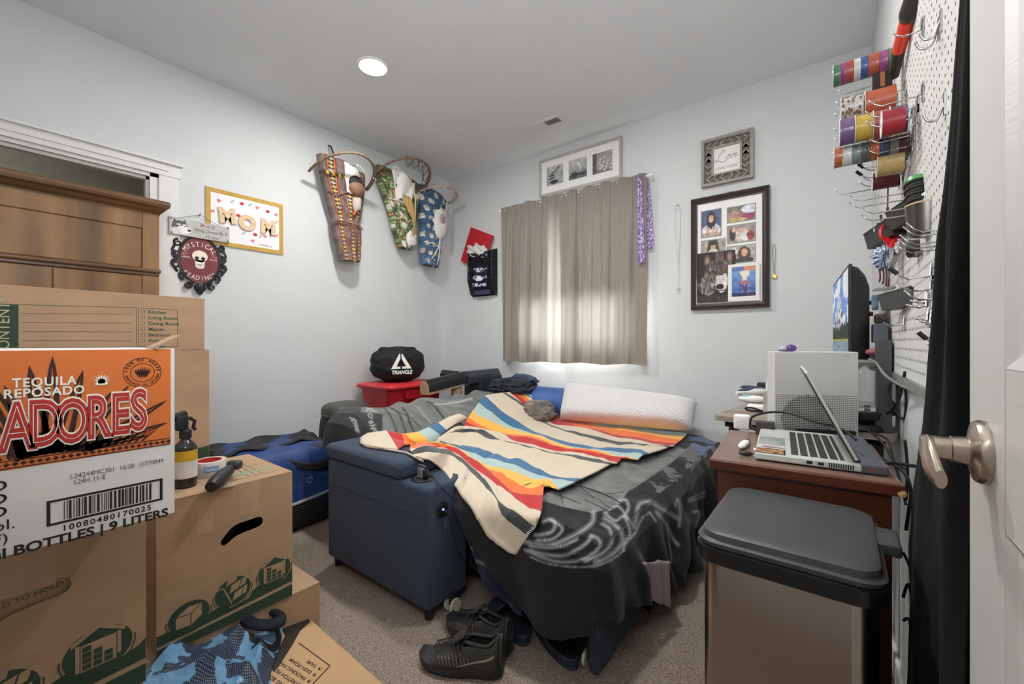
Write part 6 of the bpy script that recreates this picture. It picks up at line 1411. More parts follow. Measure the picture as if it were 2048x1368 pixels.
# ============================================================ shoes on the carpet
def RZ(a): return Matrix.Rotation(a, 3, 'Z')
def sneaker(label, toe, heel, flip=1):
    L_ = 0.290; d = (toe-heel); ang = math.atan2(d.y, d.x); R = RZ(ang); O = (toe+heel)/2; O.z = 0.004
    t = thing('sneaker', label, 'shoe', tuple(O), 'pair of black running shoes')
    def T(p): return O+R @ Vector(p)
    def hw(s): return 0.038*math.sin(math.pi*min(1, (s+0.05)*1.9))**0.5 if s < 0.22 else (0.036+0.016*sst((s-0.25)/0.35) if s < 0.62 else 0.052*max(0.0, 1-((s-0.62)/0.40)**2.6)**0.55)
    def sst(x): x = max(0, min(1, x)); return x*x*(3-2*x)
    NS = 36; q = M(); rings = []
    for i in range(NS+1):
        s = i/NS; w_ = max(0.004, hw(s)*1.08); x = -L_/2+L_*s; z0_ = 0.010*(1-s)**6+0.022*max(0, (s-0.8)/0.2)**2; h = 0.034-0.010*s+0.004*math.sin(s*18)
        if s < 0.03: w_ *= 0.8
        rings.append([T((x, -w_*0.92, z0_)), T((x, -w_*1.05, z0_+h*0.5)), T((x, -w_*0.97, z0_+h)), T((x, w_*0.97, z0_+h)), T((x, w_*1.05, z0_+h*0.5)), T((x, w_*0.92, z0_)), T((x, -w_*0.92, z0_))])
    q.grid(rings); q.poly([Vector(p) for p in rings[0][:6]]); q.poly([Vector(p) for p in rings[-1][:6]][::-1])
    q.build('sole', mat('dark_rubber_sole', (44, 44, 42), 0.55, var=0.06), t, True, weld=0.0005)
    # upper: arcs over the foot, open at the ankle
    q = M(); G_ = []
    for i in range(NS+1):
        s = i/NS; w_ = max(0.003, hw(s)); x = -L_/2+L_*s; zb = 0.030-0.008*s+0.020*max(0, (s-0.8)/0.2)**2
        top = 0.075+0.018*sst((0.50-s)/0.1)+0.018*sst((0.16-s)/0.10)+0.020*sst((0.62-s)/0.25)-0.045*sst((s-0.55)/0.42)
        op = 0.55*sst((0.50-s)/0.08)*sst((s-0.03)/0.07)
        row = []
        for j in range(25):
            a = math.pi*j/24; c_, s__ = math.cos(a), math.sin(a)
            if op > 0: lim = 1-op; k = (j/24-0.5)*2; a = math.pi/2-(1 if k > 0 else -1)*(math.pi/2*op*0.8+(abs(k))*(math.pi/2-math.pi/2*op*0.8)) if abs(k) > 1e-6 else math.pi/2; a = math.pi-a if False else a; c_, s__ = math.cos(a), math.sin(a)
            row.append((x, w_*c_*(1 if abs(c_) > 0.3 else 1), zb+(top-zb)*s__**0.75, op > 0.2 and abs(j-12) <= 0))
        G_.append(row)
    vs = [[q.bm.verts.new(T((a, b, c))) for a, b, c, _ in r] for r in G_]
    for i in range(NS):
        s = (i+0.5)/NS; openb = 0.06 < s < 0.47
        for j in range(24):
            if openb and 11 <= j <= 12: continue
            q.bm.faces.new((vs[i][j], vs[i][j+1], vs[i+1][j+1], vs[i+1][j]))
    q.build('upper', mat('charcoal_knit', (58, 57, 54), 0.8, var=0.08, scale=120, bump=0.3, bscale=400), t, 'all', solid=0.003)
    cl = []
    def tz(s): return 0.075+0.018*sst((0.50-s)/0.1)+0.018*sst((0.16-s)/0.10)+0.020*sst((0.62-s)/0.25)-0.045*sst((s-0.55)/0.42)
    for k in range(28):
        a = 2*math.pi*k/28; s = 0.255+0.215*math.cos(a); cl.append(T((-L_/2+L_*s, 0.66*hw(s)*math.sin(a), 0.030+(tz(s)-0.030)*(0.84+0.12*abs(math.cos(a))**3))))
    q = M(); q.tube(cl, 0.0055, 8, closed=True); q.build('padded_collar', mat('dark_grey_collar', (50, 49, 47), 0.85, var=0.05), t, 'all')
    q = M(); q.grid([[T((-L_/2+L_*(0.44+0.16*i/6), 0.030*(j/6-0.5)*2, 0.118-0.004*i+0.010*(1-i/6)-0.006*abs(j/3-1)**2)) for j in range(7)] for i in range(7)]); q.build('tongue', MATS['dark_grey_collar'], t, 'all', solid=0.004)
    q = M()
    for i in range(9):
        s = 0.50+0.035*i; w_ = hw(s)*0.45; zt = 0.098-0.030*sst((s-0.50)/0.36)
        q.tube([T((-L_/2+L_*s, -w_, zt-0.006)), T((-L_/2+L_*(s+0.012), 0, zt+0.004)), T((-L_/2+L_*(s+0.024), w_, zt-0.006))], 0.0022, 5)
    x_ = -L_/2+L_*0.50
    q.tube(smooth_pts([T((x_, 0, 0.102)), T((x_+0.01, 0.05, 0.108)), T((x_-0.02, 0.075, 0.085)), T((x_, 0.03, 0.10)), T((x_-0.01, -0.06, 0.10)), T((x_-0.03, -0.072, 0.07)), T((x_, 0, 0.102))], 6), 0.0018, 5)
    q.build('laces', mat('black_laces', (36, 35, 34), 0.8), t)
    q = M()
    for sg in (-1, 1):
        for k in range(9):
            s = 0.36+0.042*k; w_ = hw(s)*1.015
            q.tube([T((-L_/2+L_*s, sg*w_, 0.040)), T((-L_/2+L_*(s+0.02), sg*(w_*0.97+0.001), 0.060)), T((-L_/2+L_*(s+0.035), sg*w_*0.80, 0.078-0.02*(s > 0.55)))], 0.0021, 5)
        pts = []
        for k in range(12):
            s = 0.08+0.42*k/11; pts.append(T((-L_/2+L_*s, sg*(hw(s)*1.02+0.001), 0.078-0.040*(k/11)**0.7)))
        q.tube(pts, 0.004, 6, rs=[0.005-0.0003*k for k in range(12)])
    q.build('side_stripes', mat('bronze_grey_overlay', (118, 104, 92), 0.5, var=0.05), t)
    q = M(); q.tube([T((-L_/2+0.004, -0.006, 0.09)), T((-L_/2-0.008, 0, 0.118)), T((-L_/2+0.004, 0.006, 0.09))], 0.003, 6); q.build('pull_loop', MATS['black_laces'], t)
    q = M(); q.blob(T((-L_/2+L_*0.28, 0, 0.040)), (0.13, 0.055, 0.02), R, seg=16, rings=8); q.build('insole', INK, t)
    return t
sneaker('black running shoe nearest the camera, toe pointing at the cardboard', W(840, 1322, z=0), W(1010, 1352, z=0)+Vector((0, 0, 0)))
sneaker('black running shoe behind its mate, against the sofa arm', W(898, 1248, z=0), W(1022, 1316, z=0))
def slide(label, heel, toe):
    d = toe-heel; ang = math.atan2(d.y, d.x); R = RZ(ang); O = heel+d.normalized()*0.135; O.z = 0.004
    t = thing('slide_sandal', label, 'sandal', tuple(O), 'pair of navy slide sandals')
    def T(p): return O+R @ Vector(p)
    def outl(k=1.0, z=0):
        o = []
        for i in range(40):
            a = 2*math.pi*i/40; x = 0.135*math.cos(a); w_ = (0.050+0.008*math.cos(a))*k; o.append(T((x*(1 if k == 1 else 0.955), w_*math.copysign(abs(math.sin(a))**0.8, math.sin(a)), z)))
        return o
    q = M(); Rn = [outl(0.95, 0), outl(1.0, 0.006), outl(0.99, 0.014), outl(1.0, 0.016), outl(1.0, 0.034), outl(0.96, 0.038), outl(0.9, 0.037), outl(0.86, 0.029)]
    q.grid([[r[k % 40] for k in range(41)] for r in Rn]); q.poly(Rn[0][::-1]); q.build('sole', mat('navy_eva_foam', (46, 50, 66), 0.65, var=0.04), t, True, weld=0.0003)
    q = M(); q.poly(outl(0.87, 0.0295)); q.build('footbed', mat('navy_footbed', (30, 32, 42), 0.8, var=0.04, bump=0.3, bscale=300), t)
    q = M(); q.grid([[T((0.02+0.085*i/10-0.02*math.sin(j/14*math.pi), -0.056*math.cos(math.pi*j/14), 0.022+0.062*math.sin(math.pi*j/14)*(1-0.25*i/10))) for j in range(15)] for i in range(11)]); q.build('strap', MATS['navy_eva_foam'], t, 'all', solid=0.006)
slide('navy slide sandal half under the bed beside the black running shoes', W(1052, 1296, z=0.0), W(985, 1195, z=0))
slide('navy slide sandal nearest the wheel of the bed', W(1150, 1345, z=0.0), W(1060, 1215, z=0))
# dark plastic bag / thin black tray edge under the bed on the desk side
q = M(); a, b = W(1300, 1235, z=0.01), W(1410, 1120, z=0.01)
q.grid([[a.lerp(b, i/20)+Vector((-0.16*j/8, -0.01*j/8, 0.010+0.018*abs(math.sin(i*1.3+j))+0.03*(j/8))) for j in range(9)] for i in range(21)])
tag(q.build('plastic_bag', mat('black_shiny_plastic', (22, 22, 24), 0.25, var=0.05, bump=0.4, bscale=40), smooth='all', solid=0.001), 'shiny black plastic bag flattened on the carpet beside the bed', 'bag')
# ============================================================ blue travel bag on the floor
bx0, bx1, by0, by1, bz = -3.02, -2.46, 0.80, 1.50, 0.46
t = thing('travel_bag', 'blue travel bag with black base and grey piping on the carpet by the wall outlet', 'bag', ((bx0+bx1)/2, (by0+by1)/2, 0.0))
BLU = mat('cobalt_nylon', (42, 68, 122), 0.55, var=0.12, scale=8, bump=0.3, bscale=30); BLKN = mat('black_nylon', (30, 31, 34), 0.6, var=0.06, scale=12, bump=0.3, bscale=60)
q = M(); q.blob(((bx0+bx1)/2, (by0+by1)/2, 0.285), (0.56, 0.70, 0.40), power=5.0, seg=56, rings=30, wob=0.05, freq=8); q.build('upper_body', BLU, t, 'all')
q = M(); q.blob(((bx0+bx1)/2, (by0+by1)/2, 0.095), (0.58, 0.72, 0.185), power=5.0, seg=48, rings=20, wob=0.04, freq=8); q.build('base', BLKN, t, 'all')
q = M(); q.tube([(bx1+0.005-0.02*abs(2*k/20-1)**4, by0+0.03+0.64*k/20, 0.155+0.05*(k/20)**2) for k in range(21)], 0.010, 8); q.build('grey_piping', mat('grey_piping', (150, 152, 156), 0.6), t, 'all')
q = M(); q.grid([[Vector((bx0+0.12+0.30*i/16+0.02*math.sin(j), by0+0.02+0.60*j/22, 0.487+0.012*math.sin(j*0.6+i*0.3)+0.006*math.sin(i))) for j in range(23)] for i in range(17)]); q.build('black_flap', BLKN, t, 'all', solid=0.006)
q = M(); q.grid([[Vector((bx1+0.002-0.03*math.sin(j*0.35), by0+0.12+0.50*j/16, 0.37+0.045*i/4+0.03*math.sin(j*0.4))) for j in range(17)] for i in range(5)]); q.build('black_strap', BLKN, t, 'all', solid=0.008)
q = M(); lc = Vector((bx1+0.003, 1.245, 0.285)); q.tube([lc+Vector((0, 0.016*math.cos(a_), 0.018*math.sin(a_))) for a_ in [k*2*math.pi/20 for k in range(20)]], 0.0014, 5, closed=True); q.tube([lc+Vector((0, -0.006, -0.016)), lc+Vector((0, 0.006, 0.016))], 0.0012, 5); q.build('round_logo', mat('reflective_grey', (180, 184, 190), 0.4), t)
q = M(); q.lathe([(0, 0), (0.012, 0), (0.012, 0.006), (0, 0.006)], (bx1+0.012, 1.385, 0.435), 14, (1, 0, 0)); q.build('metal_button', SILV, t, True)
# ============================================================ behind the sofa: backpack, red tote, helmet bag, fan, black box
c = W(688, 830, x=-2.70); DG = mat('dark_grey_shell', (70, 70, 66), 0.5, var=0.04)
t = thing('backpack', 'dark grey hard-topped backpack standing between the red tote and the blue bag', 'backpack', (c.x, c.y, 0))
q = M(); q.blob((c.x, c.y, 0.355), (0.26, 0.27, 0.63), power=4.5, seg=36, rings=30, wob=0.05, freq=5); q.build('body', mat('grey_cordura', (62, 63, 62), 0.75, var=0.06, scale=40), t, 'all')
q = M(); q.blob((c.x+0.02, c.y, 0.620), (0.26, 0.29, 0.14), power=3.2, seg=36, rings=16); q.tube([(c.x+0.135*math.cos(a_)+0.02, c.y+0.148*math.sin(a_), 0.606) for a_ in [k*2*math.pi/30 for k in range(30)]], 0.008, 6, closed=True); q.build('molded_top', DG, t, 'all')
q = M(); q.tube(smooth_pts([(c.x+0.15, c.y-0.10, 0.60), (c.x+0.18, c.y-0.10, 0.45), (c.x+0.17, c.y-0.10, 0.25)], 5), 0.014, 6, flat=2.2); q.build('shoulder_strap', BLKN, t, 'all')
RED = mat('red_tote_plastic', (170, 26, 40), 0.4, var=0.03); REDL = mat('red_lid_plastic', (196, 48, 56), 0.4, var=0.03)
ry0, ry1, rx0, rx1 = 1.93, 2.50, -3.06, -2.62
zr_ = W(760, 781, x=rx1).z
t = thing('red_tote', 'red plastic storage tote with lid behind the sofa back', 'storage box', ((rx0+rx1)/2, (ry0+ry1)/2, zr_-0.34))
q = M(); rr = []
for k, (ins, z_) in enumerate(((0.055, zr_-0.33), (0.05, zr_-0.335), (0.03, zr_-0.14), (0.018, zr_-0.012), (0.0, zr_-0.010), (0.0, zr_))):
    rr.append([Vector((a, b, z_)) for a, b in rrect(rx0+ins, ry0+ins, rx1-ins, ry1-ins, 0.05, 6)])
q.grid([r+[r[0]] for r in rr]); q.poly(rr[0][::-1]); q.build('tub', RED, t, True)
q = M(); rr = []
for ins, z_ in ((-0.012, zr_-0.004), (-0.014, zr_+0.010), (-0.006, zr_+0.020), (0.035, zr_+0.022), (0.045, zr_+0.030), (0.10, zr_+0.032)): rr.append([Vector((a, b, z_)) for a, b in rrect(rx0+ins, ry0+ins, rx1-ins, ry1-ins, 0.055, 6)])
q.grid([r+[r[0]] for r in rr]); q.poly(rr[-1]); q.build('lid', REDL, t, True)
q = M(); f = Fr((rx1-0.012, (ry0+ry1)/2, zr_-0.07), (0, 1, 0), (0, 0, 1)); q.prism([(-0.13, -0.02), (0.05, -0.02), (0.065, 0.045), (-0.145, 0.045)], f, 0.012); q.build('side_handle', RED, t)
zb_ = zr_-0.336
q = M(); q.bb((rx0+0.03, ry0+0.03, 0.004), (rx1-0.03, ry1-0.03, zb_)); tag(q.build('storage_box', CARD), 'plain cardboard box under the red tote behind the sofa', 'cardboard box')
# helmet bag
zc = zr_+0.033; cyh = W(808, 730, x=-2.76).y; HBK = mat('black_microfibre', (26, 27, 30), 0.8, var=0.1, scale=10, bump=0.5, bscale=18)
t = thing('helmet_bag', 'round black drawstring helmet bag with white TRIANGLE logo on the red tote', 'bag', (-2.84, cyh, zc))
q = M(); q.blob((-2.84, cyh, zc+0.140), (0.34, 0.42, 0.284), power=2.7, seg=64, rings=40, wob=0.06, freq=12, seed=3); 
q.build('bag_body', HBK, t, 'all')
q = M()
for k in range(14):
    a_ = 2*math.pi*k/14; q.blob((-2.84+0.10*math.cos(a_), cyh+0.135*math.sin(a_), zc+0.254), (0.055, 0.060, 0.05), seg=10, rings=8, wob=0.3, seed=k)
q.build('gathered_top', HBK, t, 'all')
f = Fr((-2.655, cyh+0.02, zc+0.125), (0.18, 1, 0), (-0.10, 0.02, 1))
f = Fr(W(802, 732, x=-2.655), (0.30, 1, 0), (-0.08, 0.0, 1))
tri = [[(-0.012, 0.085), (-0.004, 0.085), (-0.004, 0.050), (-0.038, -0.012), (-0.008, -0.012), (-0.008, -0.030), (-0.082, -0.030)], [(0.006, 0.085), (0.014, 0.085), (0.082, -0.030), (0.006, -0.030), (0.006, -0.012), (0.038, -0.012), (0.006, 0.046)]]
shape('triangle_logo', tri, f.at(0, 0.008, 0.006), 0.001, WP, t); text('lettering', [('TRIANGLE', 0.040, f.at(0.002, -0.050, 0.006), dict(shear=0.25, sx=0.88, off=0.0014))], WP, t)
# fan with pivoting bars
BEI = mat('beige_plastic', (176, 150, 122), 0.4, var=0.02); SLB = mat('slate_plastic', (58, 62, 70), 0.4, var=0.02)
XF = -2.47
A_, B_, C0 = W(848, 776, x=XF), W(1003, 746, x=XF-0.05), W(925, 757, x=XF)
t = thing('pivot_fan', 'bladeless fan with a long black and beige pivoting bar behind the sofa back', 'fan', (C0.x, C0.y, 0))
d_ = (B_-A_).normalized(); up = Vector((0, 0, 1)); sd = d_.cross(up).normalized(); u2 = sd.cross(d_)
def bar(P, Q, w_, h_, m, nm, par, prof=None):
    q = M(); pr = prof or [(-w_/2, -h_/2), (w_/2, -h_/2), (w_/2, h_*0.1), (w_*0.2, h_/2), (-w_*0.2, h_/2), (-w_/2, h_*0.1)]
    dd = (Q-P).normalized(); s1 = dd.cross(up).normalized(); s2_ = s1.cross(dd)
    A = [P+s1*a+s2_*b for a, b in pr]; B = [Q+s1*a+s2_*b for a, b in pr]; n = len(pr)
    q.poly(A[::-1]); q.poly(B)
    for i in range(n): q.poly([A[i], A[(i+1) % n], B[(i+1) % n], B[i]])
    bmesh.ops.bevel(q.bm, geom=q.bm.edges[:], offset=0.004, segments=2, affect='EDGES')
    return q.build(nm, m, par, True)
bar(A_, C0+d_*0.02, 0.095, 0.104, BEI, 'beige_bar_half', t)
bar(A_+d_*0.006+u2*0.012+sd*0.006, C0+d_*0.02+u2*0.012+sd*0.006, 0.094, 0.090, BLACKP, 'black_bar_cover', t)
bar(C0-d_*0.02+Vector((0, 0, 0.008)), B_, 0.095, 0.100, SLB, 'slate_bar_half', t)
bar(C0+d_*-0.03, C0+d_*0.10, 0.10, 0.095, SLB, 'pivot_block', t)
E1 = W(886, 748, x=XF-0.20); bar(E1, C0+Vector((-0.06, 0, 0.02)), 0.09, 0.075, BLACKP, 'rear_bar', t)
q = M(); q.cyl((C0.x-0.01, C0.y-0.06, 0.02), (C0.x-0.01, C0.y-0.06, C0.z-0.02), 0.045, seg=24); q.build('pole', BEI, t, True)
q = M(); q.lathe([(0, 0), (0.13, 0), (0.13, 0.015), (0.05, 0.03), (0, 0.03)], (C0.x-0.01, C0.y-0.06, 0.004), 32); q.build('base', BLACKP, t, True)
sp = W(902, 763, x=XF+0.048); q = M(); q.lathe([(0, 0), (0.016, 0), (0, 0.002)], sp, 20, (1, 0, 0.25)); q.build('yellow_sticker', mat('yellow_sticker', (226, 178, 40), 0.5), t)
text('lettering', [('Shark', 0.030, Fr(W(868, 774, x=XF+0.052), (0, d_.y, d_.z), (0.0, -d_.z, 1)), dict(off=0.0006, sx=0.9))], mat('coral_print', (206, 130, 110), 0.6), t)
q = M(); q.rbb((-2.62, 2.72, 0.02), (-2.42, 3.02, 0.80), 0.012, 3); tag(q.build('black_case', mat('dark_green_black', (38, 44, 46), 0.6, var=0.05)), 'tall dark case standing in the corner behind the sofa back', 'case')
# ============================================================ dark red-brown desk
DZ = 0.80
FL, FR_, BL_ = W(1418.6, 917, z=DZ), W(1810, 972, z=DZ), W(1463, 858, z=DZ)
du = (FR_-FL).normalized(); dv = Vector((-du.y, du.x, 0)); dw_ = (FR_-FL).length; dd_ = 0.430
DU = math.atan2(du.y, du.x); RD_ = RZ(DU)
def dk(u, v, z): return FL+du*u+dv*v+Vector((0, 0, z-DZ))
MAH = mat('mahogany_veneer', (82, 42, 26), 0.35, var=0.06, scale=6, stretch=(1, 1, 0.4), coat=0.2); MAHT = mat('mahogany_top', (124, 98, 86), 0.38, var=0.06, scale=8, coat=0.2, c2=(112, 86, 76))
t = thing('desk', 'small dark red-brown desk beside the trash can, laptop on top', 'desk', tuple(dk(dw_/2, dd_/2, 0)))
q = M(); q.rbox(dk(dw_/2, dd_/2, DZ-0.013), (dw_, dd_, 0.025), 0.003, 2, RD_); q.build('desk_top', MAHT, t)
q = M(); q.box(dk(dw_/2, dd_/2, 0.388), (dw_-0.036, dd_-0.03, 0.770), RD_); q.build('cabinet_body', MAH, t)
q = M(); q.rbox(dk(dw_/2, 0.006, DZ-0.013), (dw_+0.001, 0.012, 0.0252), 0.003, 2, RD_); q.build('front_edge', mat('mahogany_edge', (98, 50, 34), 0.35, var=0.05, scale=10), t)
q = M(); q.blob(dk(dw_-0.004, 0.000, DZ-0.018), (0.016, 0.006, 0.013), seg=10, rings=6, wob=0.5); q.build('chipped_corner', mat('bare_chipboard', (206, 166, 116), 0.9), t)
# --- laptop
NL = W(1509, 920, z=DZ); LR = W(1775, 955, z=DZ); lu = (LR-NL).normalized(); lv_ = Vector((-lu.y, lu.x, 0)); LW_ = 0.258; LL = 0.362
RL = RZ(math.atan2(lu.y, lu.x))
def lp_(u, v, z): return NL+lu*u+lv_*v+Vector((0, 0, z))
SLV = mat('silver_laptop', (192, 196, 190), 0.4, 0.1, var=0.01); DGL = mat('dark_grey_laptop', (84, 86, 92), 0.45, var=0.02); KEY = mat('dark_keys', (62, 60, 58), 0.6, var=0.02)
t = thing('laptop', 'open silver laptop with dark keys on the red-brown desk, screen tilted forward', 'laptop', tuple(lp_(LW_/2, LL/2, 0)))
q = M(); q.rbox(lp_(0.106, LL/2, 0.012), (0.212, LL, 0.018), 0.004, 2, RL); q.build('base', SLV, t)
q = M(); q.rbox(lp_(0.233, LL/2, 0.0125), (0.052, LL-0.002, 0.023), 0.005, 2, RL); q.build('rear_bumper', DGL, t)
for a, b in ((0.02, 0.04), (0.02, LL-0.04), (0.19, 0.04), (0.19, LL-0.04)):
    q = M(); q.box(lp_(a, b, 0.0015), (0.02, 0.012, 0.003), RL); q.build('rubber_foot', BLACKP, t)
LF = Fr(lp_(0, 0, 0.0212), lu, lv_)
q = M(); kx = 0.078; 
for r_ in range(6):
    w_ = 0.0172 if r_ < 5 else 0.010; y_ = 0.020
    if r_ == 0: widths = [0.018]*4+[0.090]+[0.018]*4+[0.018]*6
    else: widths = [0.024 if r_ in (2, 3) else 0.018]+[0.0165]*11+[0.030]+[0.018]*4
    for kw_ in widths:
        if y_+kw_ > LL-0.022: break
        q.fbox(LF, kx, kx+w_-0.0024, y_, y_+kw_-0.002, 0.0, 0.0014); y_ += kw_
    kx += w_+0.0022
keys = q.build('keyboard', KEY, t); keys['kind'] = 'stuff'
q = M(); q.fbox(LF, 0.004, 0.066, 0.11, 0.215, -0.0001, 0.0003); q.build('touchpad', mat('touchpad_grey', (166, 170, 166), 0.3, 0.3), t)
q = M(); q.fbox(LF, 0.198, 0.212, 0.012, LL-0.012, 0.0, 0.006, 0.002); q.build('hinge_cover', BLACKP, t)
S0, S1 = Vector((0.200, 0, 0.028)), Vector((0.106, 0, 0.224)); q = M(); dS = (S1-S0).normalized(); nS = Vector((dS.z, 0, -dS.x))
def scr(a, v, n): p = S0+dS*a+nS*n; return lp_(p.x, v, p.z)
sl_ = (S1-S0).length
for (a0_, a1_, v0_, v1_, n0_, n1_, m_, nm) in ((0, sl_, 0.002, LL-0.002, 0.0, 0.006, SLV, 'screen_lid'), (0.004, sl_-0.004, 0.006, LL-0.006, -0.0022, -0.0002, BLACKP, 'screen_bezel')):
    q = M(); P8 = [scr(a, v, n) for n in (n0_, n1_) for a, v in ((a0_, v0_), (a1_, v0_), (a1_, v1_), (a0_, v1_))]
    vs = [q.bm.verts.new(p) for p in P8]
    for f_ in ((0, 1, 2, 3), (7, 6, 5, 4), (0, 4, 5, 1), (1, 5, 6, 2), (2, 6, 7, 3), (3, 7, 4, 0)): q.bm.faces.new([vs[i] for i in f_])
    q.build(nm, m_, t)
q = M(); SFr = Fr(lp_(0, -0.0002, 0.0), lu, (0, 0, 1))
for a, b in ((0.108, 0.120), (0.130, 0.142)): q.fbox(SFr, a, b, 0.008, 0.015, 0, 0.0006)
for k in range(11): q.fbox(SFr, 0.151+k*0.0044, 0.1535+k*0.0044, 0.006, 0.017, 0, 0.0006)
q.build('side_ports', INK, t)
shape('red_side_mark', [stroke([(0.225, 0.009), (0.225, 0.016), (0.233, 0.016), (0.233, 0.009), (0.227, 0.009)], 0.0012)], Fr(lp_(0, 0.0005, 0), lu, (0, 0, 1)), 0.0005, mat('red_mark', (190, 60, 54), 0.6), t)
def cardp(u, v):
    if u > 0.93 or v < 0.05 or v > 0.94: return (44, 36, 32)
    n = fbm(u*5, v*5, 2); return (196, 138, 84) if n > -0.02 else (70, 58, 54)
paint('palm_rest_sticker', LF.at(0.034, 0.030, 0.0005), 0.064, 0.056, 24, 24, cardp, PRINT, t)
shape('feather_sticker', [[(0.012, 0.075), (0.030, 0.070), (0.050, 0.074), (0.072, 0.070), (0.050, 0.080), (0.030, 0.086), (0.016, 0.084)]], LF.at(0, 0.0, 0.0004), 0.0003, mat('brown_pink_sticker', (150, 112, 104), 0.5), t)
# --- small things on the desk front left
p = W(1488, 888, z=DZ+0.009)
t = thing('lighter', 'small white oval gadget with dark end lying on the desk left of the laptop', 'gadget', tuple(p-Vector((0, 0, 0.009))))
e = (W(1500, 874, z=DZ+0.009)-W(1474, 896, z=DZ+0.009)).normalized(); a_ = math.atan2(e.y, e.x)
q = M(); q.blob(p, (0.090, 0.020, 0.014), RZ(a_), power=3.0, seg=24, rings=12); q.build('white_body', WHITEP, t, True)
q = M(); q.blob(p+e*0.042, (0.026, 0.016, 0.012), RZ(a_), power=3, seg=16, rings=10); q.build('dark_end', BLACKP, t, True)
p = W(1492, 907, z=DZ+0.006)
t = thing('key_fob', 'small dark key fob with a metal ring at the front left of the desk', 'key', tuple(p-Vector((0, 0, 0.006))))
q = M(); q.blob(p, (0.032, 0.013, 0.010), RZ(0.2), power=3, seg=18, rings=10, wob=0.3); q.build('fob_body', BLACKP, t, True)
q = M(); q.tube([p+Vector((0.022+0.008*math.cos(k), 0.008*math.sin(k), -0.001)) for k in [i*2*math.pi/16 for i in range(16)]], 0.001, 5, closed=True); q.build('key_ring', SILV, t)
p = W(1512, 900, z=DZ+0.004); q = M(); q.rbox(p+Vector((0.0, 0.004, 0.0)), (0.014, 0.016, 0.007), 0.002, 2, RL); tag(q.build('usb_dongle', WHITEP), 'tiny white usb dongle against the front edge of the laptop', 'gadget')
# --- white charger cube and cables
p = W(1483, 860, z=DZ+0.0005)
t = thing('charger', 'square white power adapter standing at the back left of the desk', 'charger', tuple(p))
q = M(); q.rbox(p+Vector((0.0, 0.012, 0.026)), (0.050, 0.026, 0.050), 0.006, 3, RD_); q.build('adapter_block', WHITEP, t, True)
cable('charging_cable', 'black cable arching from the adapter across the game console to the laptop', [W(1500, 856, z=DZ+0.006), W(1500, 850, t=1.33), W(1505, 834, t=1.30), W(1535, 825, t=1.24), W(1575, 826, t=1.20), W(1625, 842, t=1.14), W(1665, 852, t=1.10), W(1690, 862, t=1.07), W(1712, 880, t=1.02)], 0.0032, CABLE)
cable('coiled_cable', 'short black coiled cable beside the white adapter on the desk', [W(1503, 854, z=DZ+0.006), W(1515, 862, z=DZ+0.006), W(1530, 866, z=DZ+0.006), W(1548, 862, z=DZ+0.007), W(1540, 856, z=DZ+0.007), W(1522, 856, z=DZ+0.007), W(1512, 860, z=DZ+0.008)], 0.0045, CABLE)
# --- game console
c0, c1 = W(1549, 868, t=1.362), W(1717, 875.5, t=1.312); c0.z = c1.z = DZ+0.0005; cu_ = (c1-c0).normalized(); cw_ = (c1-c0).length; ch_ = 0.268
KF = Fr(c0, cu_, (0, 0, 1)); cn = KF.N
t = thing('game_console', 'white game console standing upright with perforated lower half behind the laptop', 'game console', tuple(c0+cu_*cw_/2-cn*0.03))
CW_ = mat('console_white', (196, 196, 192), 0.5, var=0.02, scale=8)
q = M(); q.fbox(KF, 0, cw_, 0, ch_, -0.062, 0, 0.002); q.build('shell', CW_, t)
q = M(); cc = (cw_*0.40, ch_*0.20); rc = 0.075; cols = 46; rws = 24; st_ = cw_/cols
for i in range(1, cols):
    for j in range(1, rws):
        u, v = i*st_, j*(ch_*0.50/rws); inn = math.hypot(u-cc[0], v-cc[1]) < rc
        s_ = st_*(0.40 if inn else 0.25); q.poly([KF.p(u-s_, v-s_, 0.0004), KF.p(u+s_, v-s_, 0.0004), KF.p(u+s_, v+s_, 0.0004), KF.p(u-s_, v+s_, 0.0004)])
o = q.build('vent_holes', mat('vent_dark', (70, 64, 60), 0.8), t, recalc=False); o['kind'] = 'stuff'
q = M(); q.fbox(KF, cw_*0.25, cw_*0.95, -0.0, 0.022, 0.0005, 0.014, 0.003); q.build('stand_foot', BLACKP, t)
text('small_print', [('xbox', 0.008, KF.at(cw_*0.86, ch_*0.955, 0.0004), {})], mat('faint_grey', (160, 160, 156), 0.6), t)
# figurine on the console
p = c0+cu_*0.048-cn*0.03+Vector((0, 0, ch_+0.0005))
t = thing('toy_figure', 'small purple and white animal figure lying on top of the game console', 'figurine', tuple(p))
PUR = mat('purple_vinyl', (84, 66, 120), 0.3, var=0.04, coat=0.4); GRV = mat('grey_white_vinyl', (176, 172, 180), 0.35, var=0.03)
q = M(); q.blob(p+cu_*0.012+Vector((0, 0, 0.011)), (0.032, 0.022, 0.024), RZ(math.atan2(cu_.y, cu_.x)), seg=18, rings=12); q.blob(p+Vector((0, 0, 0.003)), (0.052, 0.024, 0.007), RZ(math.atan2(cu_.y, cu_.x)), seg=18, rings=8); q.build('body', PUR, t, True)
q = M(); q.blob(p-cu_*0.012+Vector((0, 0, 0.009)), (0.024, 0.020, 0.016), RZ(math.atan2(cu_.y, cu_.x)), seg=18, rings=12)
for s_ in (-0.005, 0.006): q.cyl(p-cu_*(0.010+s_)+Vector((0, 0, 0.014)), p-cu_*(0.009+s_)+Vector((0, 0, 0.023)), 0.004, 0.001, 10)
q.tube([p+cu_*0.024+Vector((0, 0, 0.008)), p+cu_*0.030+Vector((0, 0, 0.014)), p+cu_*0.034+Vector((0, 0, 0.021))], 0.003, 7); q.build('head_and_tail', GRV, t, True)
